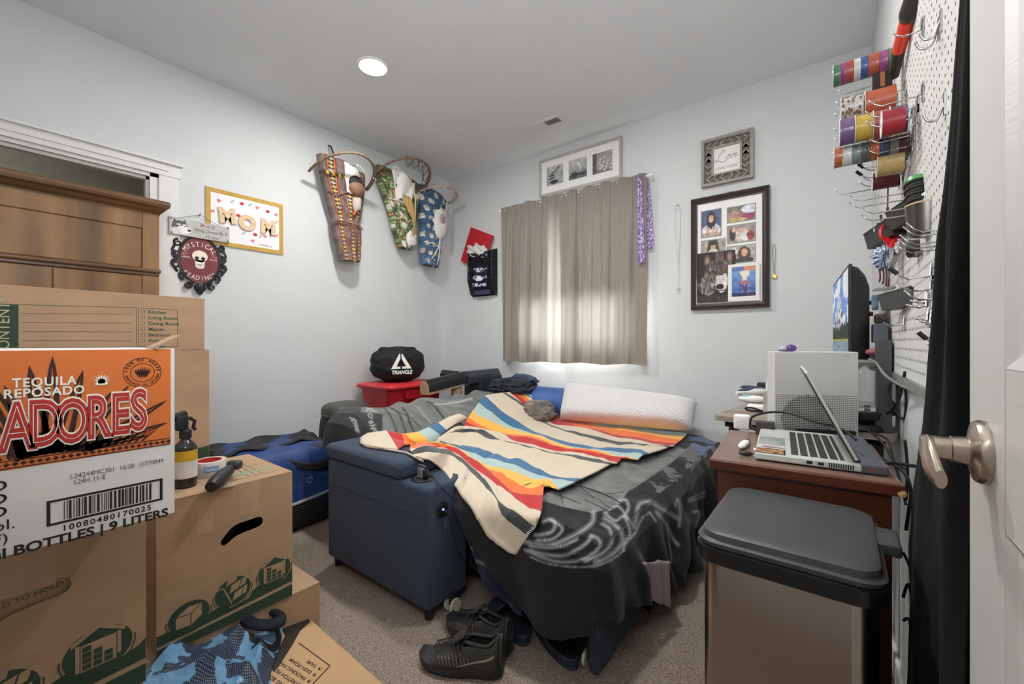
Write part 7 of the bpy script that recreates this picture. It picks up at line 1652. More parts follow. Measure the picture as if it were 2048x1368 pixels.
# ============================================================ pale wooden table behind
TZ = 0.807
TL_ = W(1426, 830, z=TZ); TR_ = W(1822, 876, z=TZ); TR_ = TL_+(TR_-TL_)*((0.158-TL_.x)/(TR_.x-TL_.x)); tu = (TR_-TL_).normalized(); tv = Vector((-tu.y, tu.x, 0)); tw = (TR_-TL_).length
RT = RZ(math.atan2(tu.y, tu.x)); td = 0.78
def tb_(u, v, z=0): return TL_+tu*u+tv*v+Vector((0, 0, z))
ASH = mat('pale_ash_wood', (150, 144, 136), 0.5, var=0.08, scale=8, stretch=(0.4, 2, 1), c2=(128, 112, 96))
t = thing('table', 'pale grey wooden table against the pegboard wall behind the desk', 'table', tuple(tb_(tw/2, td/2, -TZ)))
f = Fr(tb_(0, 0, -0.020), tu, tv); me = _loops_mesh([rrect(0, 0, tw, td, 0.022)], f, 0.020); link_mesh('table_top', me, ASH, t)
q = M(); q.box(tb_(tw/2, 0.06, -0.034), (tw-0.06, 0.03, 0.026), RT); q.box(tb_(tw/2, td-0.06, -0.034), (tw-0.06, 0.03, 0.026), RT); q.build('support_rail', BLACKP, t)
for a, b in ((0.06, 0.06), (tw-0.05, 0.06), (0.06, td-0.06), (tw-0.05, td-0.06)):
    q = M(); q.box(tb_(a, b, -0.021-(TZ-0.021)/2), (0.03, 0.03, TZ-0.027), RT); q.build('leg', BLACKP, t)
# small appliances at the left end of the table
def handheld(label, a_px, b_px, zc, m1, m2, r_, flat=0.8):
    a, b = W(*a_px, z=TZ+zc), W(*b_px, z=TZ+zc); mid = (a+b)/2
    t = thing('handheld_iron', label, 'appliance', (mid.x, mid.y, TZ))
    q = M(); q.tube([a.lerp(b, k/14) for k in range(15)], r_, 16, rs=[r_*max(0.15, math.sin(math.pi*(0.10+0.78*k/14))**0.8) for k in range(15)]); q.build('body', m1, t, True)
    q = M(); up_ = Vector((0, 0, r_*0.55)); q.tube([a.lerp(b, 0.05+0.5*k/10)+up_ for k in range(11)], r_*0.6, 12, rs=[r_*0.62*max(0.15, math.sin(math.pi*(0.05+0.9*k/10))**0.7) for k in range(11)]); q.build('grip', m2, t, True)
TEAL = mat('teal_plastic', (132, 190, 184), 0.35, coat=0.3); NVP = mat('navy_plastic', (48, 60, 88), 0.35, coat=0.3)
handheld('white and teal handheld appliance at the front left of the pale table', (1478, 797), (1536, 800), 0.016, WHITEP, TEAL, 0.019)
handheld('white and navy handheld appliance behind the teal one', (1473, 786), (1545, 784), 0.028, WHITEP, NVP, 0.021)
handheld('long navy handheld appliance at the back of the pale table', (1481, 774), (1540, 778), 0.010, NVP, NVP, 0.012)
p = W(1525, 772, z=TZ+0.02); q = M(); q.rbox((p.x, p.y, TZ+0.022), (0.06, 0.03, 0.04), 0.01, 3); tag(q.build('black_device', BLACKP, smooth=True), 'short black device lying behind the white appliances on the pale table', 'appliance')
p = W(1511, 824, z=TZ)
t = thing('extension_block', 'white plug block with a looped black cord on the pale table', 'plug', tuple(p))
q = M(); q.rbox(p+Vector((0.0, 0.03, 0.014)), (0.066, 0.04, 0.028), 0.008, 3, RT); q.build('plug_block', WHITEP, t, True)
q = M(); q.tube(smooth_pts([p+Vector((-0.03, -0.004, 0.006)), p+Vector((-0.035, -0.010, 0.014)), p+Vector((-0.01, -0.014, 0.018)), p+Vector((0.03, -0.012, 0.006)), p+Vector((0.0, -0.004, 0.005)), p+Vector((-0.03, -0.002, 0.006))], 6), 0.004, 7); q.build('looped_cord', CABLE, t, 'all')
CLR = mat('clear_plastic', (235, 238, 240), 0.08, var=0.0, trans=0.85, ior=1.3)
p = W(1538, 838, z=TZ); p.y += 0.03
t = thing('pump_bottle', 'clear plastic bottle with white cap at the left side of the game console', 'bottle', tuple(p))
q = M(); q.rbb((p.x-0.022, p.y-0.018, TZ+0.001), (p.x+0.022, p.y+0.018, TZ+0.105), 0.008, 3); q.build('bottle_body', CLR, t, True)
q = M(); q.cyl((p.x, p.y, TZ+0.105), (p.x, p.y, TZ+0.135), 0.014, seg=20); q.rbox((p.x+0.006, p.y, TZ+0.143), (0.034, 0.016, 0.016), 0.004, 2); q.build('white_cap', WHITEP, t, True)
p = dk(0.085, 0.40, DZ); q = M(); q.rbox(dk(0.105, 0.405, DZ+0.022), (0.052, 0.03, 0.043), 0.003, 2, RD_); tag(q.build('dark_box', mat('plum_grey_box', (70, 62, 66), 0.6)), 'small dark plum box between the white adapter and the game console', 'box')
# kettle
kp = tb_(0, 0); kc = W(1722, 862, z=TZ); kc = Vector((kc.x+0.0, kc.y+0.045, TZ))
t = thing('electric_kettle', 'glass electric kettle on a black base right of the game console', 'kettle', tuple(kc))
q = M(); q.lathe([(0, 0.001), (0.070, 0.001), (0.072, 0.008), (0.066, 0.020), (0.045, 0.026), (0, 0.026)], kc, 36); q.build('power_base', BLACKP, t, True)
q = M(); q.lathe([(0, 0.028), (0.048, 0.028), (0.062, 0.040), (0.066, 0.062), (0.062, 0.066), (0, 0.066)], kc, 36); q.build('kettle_foot', BLACKP, t, True)
GL = mat('kettle_glass', (245, 248, 250), 0.02, var=0.0, trans=0.95, ior=1.45)
q = M(); q.lathe([(0.060, 0.067), (0.062, 0.085), (0.062, 0.19), (0.056, 0.208), (0.052, 0.214), (0.0495, 0.213), (0.0535, 0.206), (0.0595, 0.189), (0.0595, 0.086), (0.058, 0.069)], kc, 40); q.build('glass_body', GL, t, True)
q = M(); q.lathe([(0, 0.068), (0.0594, 0.068), (0.0594, 0.088), (0, 0.088)], kc, 40); q.build('water', mat('water', (240, 246, 250), 0.0, var=0.0, trans=1.0, ior=1.33), t, True)
q = M(); q.lathe([(0.053, 0.214), (0.054, 0.226), (0.046, 0.232), (0, 0.234)], kc, 36); q.rbox(kc+Vector((0.050, -0.01, 0.222)), (0.04, 0.03, 0.012), 0.004, 2); q.build('lid', mat('grey_lid_plastic', (118, 116, 112), 0.4), t, True)
q = M(); q.tube(smooth_pts([kc+Vector((-0.045, 0.03, 0.222)), kc+Vector((-0.085, 0.055, 0.215)), kc+Vector((-0.092, 0.06, 0.14)), kc+Vector((-0.055, 0.035, 0.055))], 8), 0.010, 10); q.build('handle', BLACKP, t, True)
# monitor
mn = W(1697, 540, t=1.47); mf = W(1666, 577, t=2.02)
mtop = 1.1+(684-530)/FPX*1.47; mu = Vector((mf.x-mn.x, mf.y-mn.y, 0)); mlen = mu.length; mu = -mu.normalized(); MF = Fr(Vector((mf.x, mf.y, mtop-0.37)), mu, (0, 0, 1))
t = thing('monitor', 'black computer monitor seen from the side showing a snowy mountain and lake', 'monitor', (mf.x+mu.x*-0, (mn.y+mf.y)/2, TZ))
NRM = MF.N
q = M(); q.fbox(MF, -0.004, mlen+0.004, -0.004, 0.374, -0.010, 0.0, 0.003); q.build('panel_frame', BLACKP, t)
q = M(); q.prism([(0, 0.02), (0.0, 0.35), (0.10, 0.33), (0.10, 0.04)], MF.at(0, 0, -0.010), -0.002)
q2_ = [(-0.010, 0.0, 0.36), (-0.022, 0.010, 0.35), (-0.040, 0.035, 0.325), (-0.055, 0.055, 0.29), (-0.060, 0.07, 0.02)]
rr = []
for n_, ins, tp_ in ((-0.010, 0.0, 0.370), (-0.028, 0.006, 0.362), (-0.048, 0.030, 0.335), (-0.060, 0.060, 0.300)): rr.append([MF.p(a, b, n_) for a, b in rrect(ins, 0.0+ins*0.5, mlen-ins*0.5, tp_, 0.02, 4)])
q = M(); q.grid([r+[r[0]] for r in rr]); q.poly(rr[-1]); q.build('back_shell', BLACKP, t, True)
q = M()
for z_ in (0.20, 0.24): q.cyl(MF.p(mlen-0.07, z_, -0.055), MF.p(mlen-0.07, z_, -0.074), 0.008, seg=12)
q.build('back_screws', BLACKP, t, True)
def mountain(u, v):
    n = fbm(u*6, v*9, 3)
    ridge = 0.86-0.95*abs(u-0.46)**0.9+0.04*fbm(u*12, 0.3)
    if v < 0.27: w_ = math.sin(v*260+u*9+5*n); return (168, 180, 196) if w_ > 0.3+0.6*n else (96, 116, 140)
    if v < 0.30: return (170, 160, 70)
    tl = 0.44+0.06*fbm(u*20, 1)+0.10*max(0, u-0.6)
    if v < tl: return (30, 52, 30) if (v < 0.40 or u > 0.6) else (52, 66, 70)
    if v < ridge:
        k = (v-0.44)/0.4; m_ = fbm(u*22, v*15, 5)+0.3*k
        return (226, 226, 238) if m_ > 0.02 else (88, 88, 104)
    return (232, 238, 246) if fbm(u*4, v*5, 7) > 0.0 else (112, 152, 216)
SCRM = vmat('screen_image', emit=0.5)
paint('screen', MF.at(mlen/2, 0.185, 0.0008), mlen-0.016, 0.354, 110, 90, mountain, SCRM, t)
q = M(); q.cyl(MF.p(mlen/2, 0.06, -0.03), Vector((*MF.p(mlen/2, 0, -0.03).xy, TZ+0.012)), 0.018, seg=16); q.lathe([(0, 0.001), (0.09, 0.001), (0.09, 0.010), (0.03, 0.014), (0, 0.014)], (*MF.p(mlen/2, 0, -0.02).xy, TZ), 30); q.build('stand', BLACKP, t, True)
# slate drawer organizer on the table
SLT = mat('slate_blue_plastic', (80, 84, 94), 0.5, var=0.02)
op_ = W(1797, 830, x=0.148); oy = op_.y
t = thing('drawer_organizer', 'slate plastic organizer with a drawer on the table against the pegboard', 'organizer', (0.10, oy+0.10, TZ))
q = M(); q.rbb((0.108, 1.800, TZ+0.001), (0.150, 1.806, TZ+0.30), 0.002, 1); q.rbb((0.144, 1.806, TZ+0.001), (0.150, 1.95, TZ+0.30), 0.002, 1); q.build('side_panels', mat('slate_side_plastic', (66, 68, 72), 0.4), t)
a, b = W(1738, 662, t=1.60), W(1793, 655, t=1.38)
q = M(); q.rbb((a.x, b.y, 1.098), (0.146, b.y+0.12, 1.162), 0.003, 2); q.build('top_drawer', SLT, t)
q = M(); q.rbb((a.x-0.01, b.y-0.02, 1.005), (0.142, b.y+0.10, 1.052), 0.003, 2); q.build('lower_tray', BLACKP, t)
q = M(); q.tube([(0.146, b.y-0.022, 1.055), (0.138, b.y-0.030, 1.045), (0.140, b.y-0.026, 1.012), (0.148, b.y-0.022, 1.008), (0.150, b.y-0.028, 1.040)], 0.003, 6); q.build('wire_clip', WHITEP, t)
p = W(1751, 652, t=1.62); q = M(); q.rbox((p.x, b.y+0.06, 1.180), (0.034, 0.034, 0.034), 0.008, 3); tag(q.build('brown_cup', mat('dark_brown_plastic', (66, 50, 46), 0.5)), 'small dark brown cup on top of the slate drawer organizer', 'cup')
p = W(1746, 702, t=1.50); q = M(); q.blob((p.x, b.y+0.03, 1.066), (0.05, 0.04, 0.026), seg=16, rings=10, wob=0.3); tag(q.build('pink_pouch', mat('muted_pink', (150, 84, 92), 0.6), smooth='all'), 'muted pink pouch in the tray below the slate drawer', 'pouch')
# hair dryer-like silver tool
a, b = W(1765, 800, t=1.45), W(1792, 826, t=1.40)
t = thing('hair_dryer', 'silver blue hair dryer lying behind the glass kettle', 'hair dryer', (a.x, a.y, TZ))
q = M(); q.tube([a, a.lerp(b, 0.5), b], 0.02, 14, rs=[0.024, 0.020, 0.014]); q.build('barrel', mat('silver_blue', (130, 144, 164), 0.2, 0.6), t, True)
# cables around the table and desk
cable('power_cable', 'thick grey cable running from behind the kettle down along the pegboard wall', [W(1738, 718, t=1.36), W(1752, 726, t=1.30), W(1770, 750, t=1.22), W(1800, 770, t=1.12), W(1830, 783, t=1.0), W(1852, 795, t=0.92)], 0.0036, mat('grey_cable', (120, 120, 116), 0.5))
cable('power_cable', 'black cable curving from the kettle base up toward the bottom edge of the pegboard', [W(1765, 830, t=1.36), W(1782, 822, t=1.33), W(1797, 800, t=1.25), W(1805, 770, t=1.19), W(1810, 745, t=1.12)], 0.0040, CABLE)
cable('power_cable', 'black cable looping down behind the kettle beside the drawer organizer', [W(1780, 765, t=1.33), W(1776, 790, t=1.33), W(1790, 820, t=1.30), W(1808, 838, t=1.26), W(1812, 800, t=1.20), W(1810, 765, t=1.16)], 0.0032, CABLE)
for k, (pts, lb) in enumerate((([(1735, 860), (1760, 880), (1775, 900), (1790, 925), (1815, 940)], 'black cable leaving the kettle and passing behind the laptop screen'), ([(1745, 865), (1775, 880), (1785, 915), (1800, 960), (1812, 1010)], 'black cable dropping behind the laptop toward the floor'), ([(1810, 880), (1815, 940), (1812, 1000)], 'vertical black cable between desk and wall, left of the door lever'))):
    cable('hanging_cable', lb, [W(a, b, t=(1.24-0.03*i if k < 2 else 1.02)) for i, (a, b) in enumerate(pts)], 0.0032, CABLE)
cable('laptop_power_cable', 'thick black cable with silver plug leaving the back of the laptop toward the wall', [lp_(0.262, 0.10, 0.012), lp_(0.275, 0.09, 0.012), W(1790, 925, t=0.96), W(1812, 930, t=0.945), W(1830, 932, t=0.94)], 0.0042, CABLE)
cable('laptop_power_cable', 'second black cable bending down from the laptop beside the desk edge', [lp_(0.262, 0.16, 0.012), W(1795, 935, t=1.0), W(1812, 950, t=0.96), W(1822, 985, t=0.95), W(1818, 1020, t=0.95), W(1812, 1060, t=0.96)], 0.0036, CABLE)
for i, ys in enumerate(((1185, 1130, 1180), (1245, 1170, 1250), (1262, 1240, 1300))):
    cable('floor_cable', ('upper', 'middle', 'lowest')[i]+' black cable in the gap between the desk and the black curtain', [W(1806, ys[0]-80+30*i, x=0.13), W(1818, ys[1], x=0.14), W(1832, ys[2], x=0.14)], 0.003, CABLE)
# ============================================================ pegboard and what hangs on it
PBX = 0.155
t = thing('pegboard', 'white pegboard with rows of small holes covering the right wall', 'pegboard', (0.16, 1.55, 1.0))
py0, py1, pz0, pz1 = 0.86, 2.30, 1.005, 1.975
q = M(); q.bb((PBX, py0, pz0), (PBX+0.008, py1, pz1)); q.build('board_panel', mat('white_hardboard', (206, 205, 202), 0.5, var=0.01), t)
q = M(); sp_ = 0.0254; ny = int((py1-py0)/sp_); nz = int((pz1-pz0)/sp_)
for i in range(1, ny):
    for j in range(1, nz):
        y_, z_ = py0+i*sp_, pz0+j*sp_; q.poly([(PBX-0.0003, y_+0.0036*math.cos(a_), z_+0.0036*math.sin(a_)) for a_ in [-k*math.pi/3 for k in range(6)]])
o = q.build('peg_holes', mat('peg_hole', (70, 68, 66), 0.9), t, recalc=False); o['kind'] = 'stuff'
q = M(); q.bb((PBX-0.006, py0, pz0-0.024), (PBX+0.013, py1, pz0-0.001)); q.build('bottom_rail', mat('grey_rail', (140, 138, 134), 0.4, 0.3), t)
def onboard(px, py): return W(px, py, x=PBX)
def tipx(p, px):
    r = (px-1024)/FPX; k = (-_s+_c*r)/(_c+_s*r); return k*p.y
HW = mat('chrome_hook_wire', (176, 176, 174), 0.25, 1.0)
def hook(base, tip, label, rise=0.018, black=False, group=None, r_=0.0016):
    p = onboard(*base); tx = tipx(p, tip)
    t = thing('peg_hook', label, 'peg hook', tuple(p), group)
    L_ = p.x-tx; z_ = p.z
    q = M(); q.tube([(p.x+0.004, p.y, z_+0.026), (p.x-0.004, p.y, z_+0.024), (p.x-0.005, p.y, z_), (p.x-0.012, p.y, z_-0.001), (p.x-L_*0.6, p.y, z_-0.002), (tx+0.022, p.y, z_-0.003), (tx+0.010, p.y, z_+rise*0.25), (tx, p.y, z_+rise)], r_, 7); q.build('wire', HW, t, 'all')
    q = M(); q.tube([(p.x-0.003, p.y-0.010, z_+0.018), (p.x-0.004, p.y, z_+0.006), (p.x-0.003, p.y+0.010, z_+0.018)], r_*0.9, 6); q.bb((p.x-0.003, p.y-0.006, z_-0.016), (p.x-0.0005, p.y+0.006, z_+0.026)); q.build('back_clip', HW, t)
    if black: q = M(); q.cyl((tx+0.006, p.y, z_+rise*0.5), (tx-0.006, p.y, z_+rise*1.25), 0.0042, seg=10); q.build('rubber_tip', BLACKP, t, True)
    return p, tx
FLG = mat('spool_cardboard_white', (206, 204, 200), 0.7, var=0.02)
def ribbon_mat(c): return mat('satin_ribbon_%d_%d_%d' % c, tuple(0.72*v+0.16*sum(c)/3 for v in c), 0.35, var=0.07, scale=160, stretch=(40, 1, 1) if False else (1, 1, 1), coat=0.2)
def spools(base, tip, bands, R_, label_of, group, flange=True, axis_drop=0.0, hk=None):
    """ribbon spools threaded on one long peg hook; each spool is a thing"""
    p, tx = hook(base, tip, hk)
    L_ = p.x-tx; zc_ = p.z-axis_drop
    for (f0, f1, c, lb, *rr_) in bands:
        R = rr_[0] if rr_ else R_
        xa, xb = tx+L_*f0, tx+L_*f1
        t = thing('ribbon_spool', lb, 'ribbon spool', ((xa+xb)/2, p.y, zc_-R), group)
        prof = [(0.006, 0.0004), (R, 0.0004), (R*1.005, 0.003)]+[(R*(0.985+0.012*(k % 2)), 0.003+(xb-xa-0.006)*k/8) for k in range(1, 8)]+[(R*1.005, xb-xa-0.003), (R, xb-xa-0.0004), (0.006, xb-xa-0.0004)]
        q = M(); q.lathe(prof, (xa, p.y, zc_), 32, (1, 0, 0)); q.build('ribbon', ribbon_mat(c), t, True)
        if flange or f0 == bands[0][0]:
            q = M(); q.lathe([(0.006, -0.0006), (R*1.10, -0.0006), (R*1.10, 0.0006), (0.006, 0.0006), (0.006, -0.0006)], (xa-0.0004, p.y, zc_), 32, (1, 0, 0)); q.build('flange', FLG, t)
    return p, tx
G1 = 'ribbons on the topmost spool rod'
cl = [((64, 120, 66), 'green'), ((140, 50, 116), 'magenta'), ((168, 58, 50), 'dark red'), ((196, 194, 188), 'silver white'), ((44, 78, 150), 'royal blue'), ((178, 76, 50), 'red-orange'), ((150, 62, 126), 'purple magenta'), ((72, 132, 72), 'bright green')]
es = [0.02, 0.12, 0.20, 0.32, 0.42, 0.52, 0.68, 0.80, 0.95]
spools((1806, 112), 1664, [(es[k], es[k+1], c, '%s ribbon on the topmost spool rod, number %s from its tip' % (nm, ('one', 'two', 'three', 'four', 'five', 'six', 'seven', 'eight')[k])) for k, (c, nm) in enumerate(cl)], 0.030, None, G1, flange=False, hk='long chrome peg hook carrying the topmost row of coloured ribbon')
hook((1790, 158), 1676, 'long empty chrome peg hook just below the topmost ribbon row')
spools((1812, 178), 1672, [(0.08, 0.40, (190, 184, 176), 'wide white ribbon spool printed with brown and orange leaves'), (0.43, 0.86, (196, 84, 48), 'wide orange ribbon spool beside the leaf-printed one')], 0.034, None, 'second row of ribbon spools', axis_drop=0.016, hk='chrome peg hook carrying the leaf-printed and orange ribbons')
# leaves on the printed ribbon
p = onboard(1812, 178); tx = tipx(p, 1672); L_ = p.x-tx
q = M(); rnd = random.Random(5)
for k in range(26):
    u = rnd.uniform(0.10, 0.38); a0_ = rnd.uniform(-2.6, -0.4); R = 0.0346
    for s_ in ((0, 1),):
        ctr_ = Vector((tx+L_*u, p.y+R*math.sin(a0_), p.z-0.016+R*math.cos(a0_) if False else p.z-0.016+R*math.cos(a0_)))
        tn = Vector((0, math.cos(a0_), -math.sin(a0_))); q.poly([ctr_+Vector((0.003*math.cos(b_), 0, 0))+tn*0.0055*math.sin(b_) for b_ in [i*math.pi/4 for i in range(8)]])
o = q.build('printed_leaves', mat('leaf_print_brown', (120, 86, 66), 0.7, var=0.2, scale=200), next(o_ for o_ in bpy.data.objects if o_.get('label', '').startswith('wide white ribbon')))
hook((1796, 205), 1668, 'chrome peg hook below the leaf-printed ribbon')
pc = W(1768, 165, t=1.17); t = thing('tag_card', 'small black card with a copper label hanging beside the orange ribbon', 'card', tuple(pc-Vector((0, 0, 0.028))))
f = Fr(pc, (0.96, 0.25, 0), (0, 0, 1)); q = M(); q.fbox(f, -0.026, 0.018, -0.026, 0.030, 0, 0.002); q.build('black_card', mat('black_card', (40, 36, 34), 0.5, var=0.1, scale=50), t); q = M(); q.fbox(f, -0.009, 0.001, -0.010, 0.030, 0.002, 0.003); q.build('copper_label', mat('copper_label', (150, 92, 56), 0.4), t)
hook((1848, 188), 1738, 'long empty chrome peg hook in front of the orange ribbon'); hook((1838, 212), 1732, 'long empty chrome peg hook above the red ribbon spool')
spools((1828, 232), 1668, [(0.08, 0.27, (110, 76, 128), 'purple ribbon spool at the tip of the third rod'), (0.28, 0.50, (206, 164, 52), 'golden yellow ribbon spool beside the purple one'), (0.51, 0.70, (176, 72, 62), 'brick red ribbon spool between golden yellow and slate blue'), (0.71, 0.92, (84, 84, 112), 'slate blue ribbon spool nearest the board on the third rod')], 0.032, None, 'third row of ribbon spools', hk='chrome peg hook carrying purple, yellow, red and slate ribbons')
hook((1818, 255), 1668, 'long empty chrome peg hook below the purple and yellow ribbons')
spools((1838, 232), 1732, [(0.30, 0.74, (170, 22, 38), 'shiny crimson ribbon spool in front of the green one')], 0.028, None, None, hk='chrome peg hook carrying the crimson ribbon')
spools((1816, 262), 1715, [(0.26, 0.68, (70, 116, 82), 'emerald green ribbon spool below the crimson one')], 0.028, None, None, hk='chrome peg hook carrying the emerald green ribbon')
cl = [((190, 92, 50), 'orange'), ((206, 204, 200), 'white'), ((116, 134, 132), 'grey teal'), ((84, 92, 84), 'dark grey green'), ((194, 88, 48), 'bright orange'), ((56, 80, 120), 'navy blue'), ((160, 150, 146), 'pale grey'), ((130, 40, 60), 'wine red')]
spools((1822, 285), 1664, [(k*0.118+0.03, k*0.118+0.145, c, '%s ribbon in the fourth row of spools, %s' % (nm, ('at its tip', 'next to the tip', 'third from the tip', 'in the middle', 'right of the dark grey green', 'beside the emerald spool', 'under the emerald spool', 'nearest the board')[k])) for k, (c, nm) in enumerate(cl)], 0.026, None, 'fourth row of ribbon spools', flange=False, hk='chrome peg hook carrying the row that starts with an orange ribbon')
hook((1830, 268), 1736, 'long empty chrome peg hook crossing in front of the emerald ribbon'); hook((1826, 290), 1732, 'long empty chrome peg hook above the pale yellow ribbon')
spools((1820, 318), 1718, [(0.36, 0.88, (208, 172, 100), 'pale yellow ribbon spool with a silver pin')], 0.030, None, None, hk='black-tipped peg hook carrying the pale yellow ribbon')
hook((1812, 326), 1722, 'black-tipped chrome peg hook left of the pale yellow ribbon', black=True); hook((1810, 341), 1718, 'lower black-tipped chrome peg hook left of the pale yellow ribbon', black=True)
hook((1800, 360), 1718, 'chrome peg hook just above the maroon mesh ribbon'); hook((1800, 368), 1669, 'long chrome peg hook passing behind the maroon mesh ribbon')
spools((1806, 348), 1722, [(0.28, 0.90, (120, 40, 52), 'maroon mesh ribbon spool below the pale yellow one')], 0.024, None, None, hk='chrome peg hook carrying the maroon mesh ribbon', axis_drop=0.008)
hook((1830, 382), 1698, 'longest empty chrome peg hook, upper of the crossing pair'); hook((1828, 396), 1696, 'longest empty chrome peg hook, lower of the crossing pair')
hook((1850, 410), 1722, 'angled empty chrome peg hook behind the round brush'); hook((1848, 425), 1720, 'angled empty chrome peg hook above the black tray')
hook((1868, 552), 1787, 'black-tipped chrome peg hook alone below the hair scrunchie', black=True); hook((1812, 650), 1760, 'black-tipped chrome peg hook above the slate drawer', black=True); hook((1872, 688), 1845, 'chrome peg hook partly hidden by the black curtain', black=True)
for k, (b_, tx_) in enumerate((((1905, 455), 1812), ((1903, 463), 1806), ((1900, 480), 1800), ((1900, 488), 1796), ((1898, 496), 1790))): hook(b_, tx_, ('first', 'second', 'third', 'fourth', 'fifth')[k]+' wire from the top in the chrome hook bundle by the metal cup', r_=0.0012)
hook((1868, 578), 1795, 'flat double peg hook above the black parts bin', r_=0.0020); hook((1885, 596), 1808, 'flat double peg hook right of the black parts bin', r_=0.0020)
for k, (b_, tx_) in enumerate((((1858, 604), 1820), ((1860, 612), 1812), ((1862, 640), 1830), ((1868, 646), 1840))): hook(b_, tx_, ('short peg clip under the flat double hook', 'second short peg clip under the flat double hook', 'short peg clip beside the black curtain, upper', 'short peg clip beside the black curtain, lower')[k], rise=0.004, r_=0.0022)
def jhook(px, py, label, s_=1.0):
    p = onboard(px, py); t = thing('curved_hook', label, 'peg hook', tuple(p-Vector((0, 0, 0.03))), 'curved chrome hooks')
    q = M(); pts = [p+Vector((0, 0, 0.024*s_)), p+Vector((-0.006, 0, 0.0)), p+Vector((-0.008, 0, -0.012*s_)), p+Vector((-0.020*s_, 0, -0.026*s_)), p+Vector((-0.036*s_, 0, -0.024*s_)), p+Vector((-0.044*s_, 0, -0.010*s_)), p+Vector((-0.046*s_, 0, 0.0))]
    q.tube(smooth_pts(pts, 5), 0.0019, 8); q.build('wire', HW, t, 'all'); q = M(); q.bb((p.x-0.003, p.y-0.005, p.z-0.01), (p.x-0.0003, p.y+0.005, p.z+0.03)); q.build('back_clip', HW, t)
jhook(1884, 52, 'curved chrome hook high on the pegboard, upper of two', 0.62); jhook(1880, 68, 'curved chrome hook high on the pegboard, lower of two', 0.7); jhook(1892, 218, 'curved chrome hook near the black curtain at ribbon height', 0.6)
# long-handled red and black tool
a, b, c, d, e_ = W(1852, -60, t=0.93), W(1828, 12, t=0.99), W(1815, 38, t=1.02), W(1798, 100, t=1.10), W(1788, 152, t=1.17)
t = thing('hand_tool', 'long black and red gripped hand tool hanging at the top of the pegboard', 'tool', tuple(e_))
BLG = mat('black_rubber_grip', (44, 42, 38), 0.35, var=0.05, coat=0.2); RDG = mat('red_rubber_grip', (214, 62, 40), 0.35, var=0.03, coat=0.2)
q = M(); q.tube(smooth_pts([a, b, c], 6), 0.02, 18, rs=[0.024]*5+[0.024, 0.024, 0.024, 0.0235, 0.022, 0.020, 0.017, 0.014]); q.build('upper_grip', BLG, t, True)
q = M(); q.tube([c, c.lerp(d, 0.3), d], 0.014, 18, rs=[0.0150, 0.0150, 0.0145]); q.build('red_grip', RDG, t, True)
q = M(); q.tube([d, d.lerp(e_, 0.3), d.lerp(e_, 0.6), e_], 0.014, 18, rs=[0.0143, 0.0135, 0.0125, 0.011]); q.build('lower_grip', BLG, t, True)
hook((1848, 58), 1782, 'chrome peg hook holding the long black and red tool')
# round brush, steel cup, black trays, scissors, scrunchie
a, b = W(1833, 360, t=0.93), W(1840, 432, t=0.90)
t = thing('round_brush', 'round black bristle brush with green ends standing in the steel cup', 'hair brush', tuple(b))
q = M(); ax_ = (b-a)
for k in range(9): q.cyl(a+ax_*(0.12+0.085*k), a+ax_*(0.175+0.085*k), 0.0225 if k % 2 == 0 else 0.0205, seg=24)
q.cyl(a+ax_*0.10, a+ax_*0.88, 0.019, seg=20); q.build('bristles', mat('black_bristle', (36, 36, 34), 0.8, bump=0.5, bscale=500), t, True)
GRN = mat('green_plastic', (70, 140, 78), 0.4)
q = M(); q.cyl(a, a+ax_*0.12, 0.020, 0.0215, 24); q.cyl(a+ax_*0.86, b+ax_*0.02, 0.021, 0.010, 24); q.build('green_ends', GRN, t, True)
cz_ = W(1860, 470, t=0.86); t = thing('steel_cup', 'dark steel cup with a pale wooden rim on the pegboard beside the black curtain', 'cup', tuple(cz_))
q = M(); q.lathe([(0, 0), (0.030, 0), (0.034, 0.004), (0.038, 0.062), (0.036, 0.062), (0.031, 0.006), (0, 0.004)], cz_, 40); q.build('cup_body', mat('brushed_dark_steel', (92, 90, 86), 0.3, 0.9, var=0.04), t, True)
q = M(); q.lathe([(0.0355, 0.062), (0.0355, 0.065), (0.0385, 0.065), (0.0385, 0.062), (0.0355, 0.062)], cz_, 40); q.build('wooden_rim', mat('light_rim_wood', (200, 170, 130), 0.6), t, True)
def tray(pxa, pxb, t0, t1, lb, h_=0.045, dep=0.045):
    a, b = W(*pxa, t=t0), W(*pxb, t=t1); d_ = (b-a); d_.z = 0; L_ = d_.length; d_.normalize(); n_ = Vector((d_.y, -d_.x, 0)); f = Fr(a, d_, (0, 0, 1))
    t = thing('parts_bin', lb, 'parts bin', tuple(a+d_*L_/2-Vector((0, 0, h_))), 'black pegboard bins')
    zt = 0
    q = M(); th = 0.002
    pf = [(0.0, 0.0), (0.010, -h_)]
    def fp(u, v, n): return f.p(u, v, n)
    q.poly([fp(0, 0, 0), fp(L_, 0, 0), fp(L_, -h_, -0.010), fp(0, -h_, -0.010)]); q.poly([fp(0, 0, -dep), fp(L_, 0, -dep), fp(L_, -h_, -dep+0.006), fp(0, -h_, -dep+0.006)])
    q.poly([fp(0, -h_, -0.010), fp(L_, -h_, -0.010), fp(L_, -h_, -dep+0.006), fp(0, -h_, -dep+0.006)])
    for u in (0, L_): q.poly([fp(u, 0, 0), fp(u, 0, -dep), fp(u, -h_, -dep+0.006), fp(u, -h_, -0.010)])
    q.build('bin_shell', BLACKP, t, solid=0.002)
    q = M(); q.tube([fp(-0.002, 0.001, 0.001), fp(L_+0.002, 0.001, 0.001)], 0.0022, 6); q.tube([fp(-0.002, 0.001, 0), fp(-0.002, 0.001, -dep)], 0.0022, 6); q.build('rolled_rim', BLACKP, t)
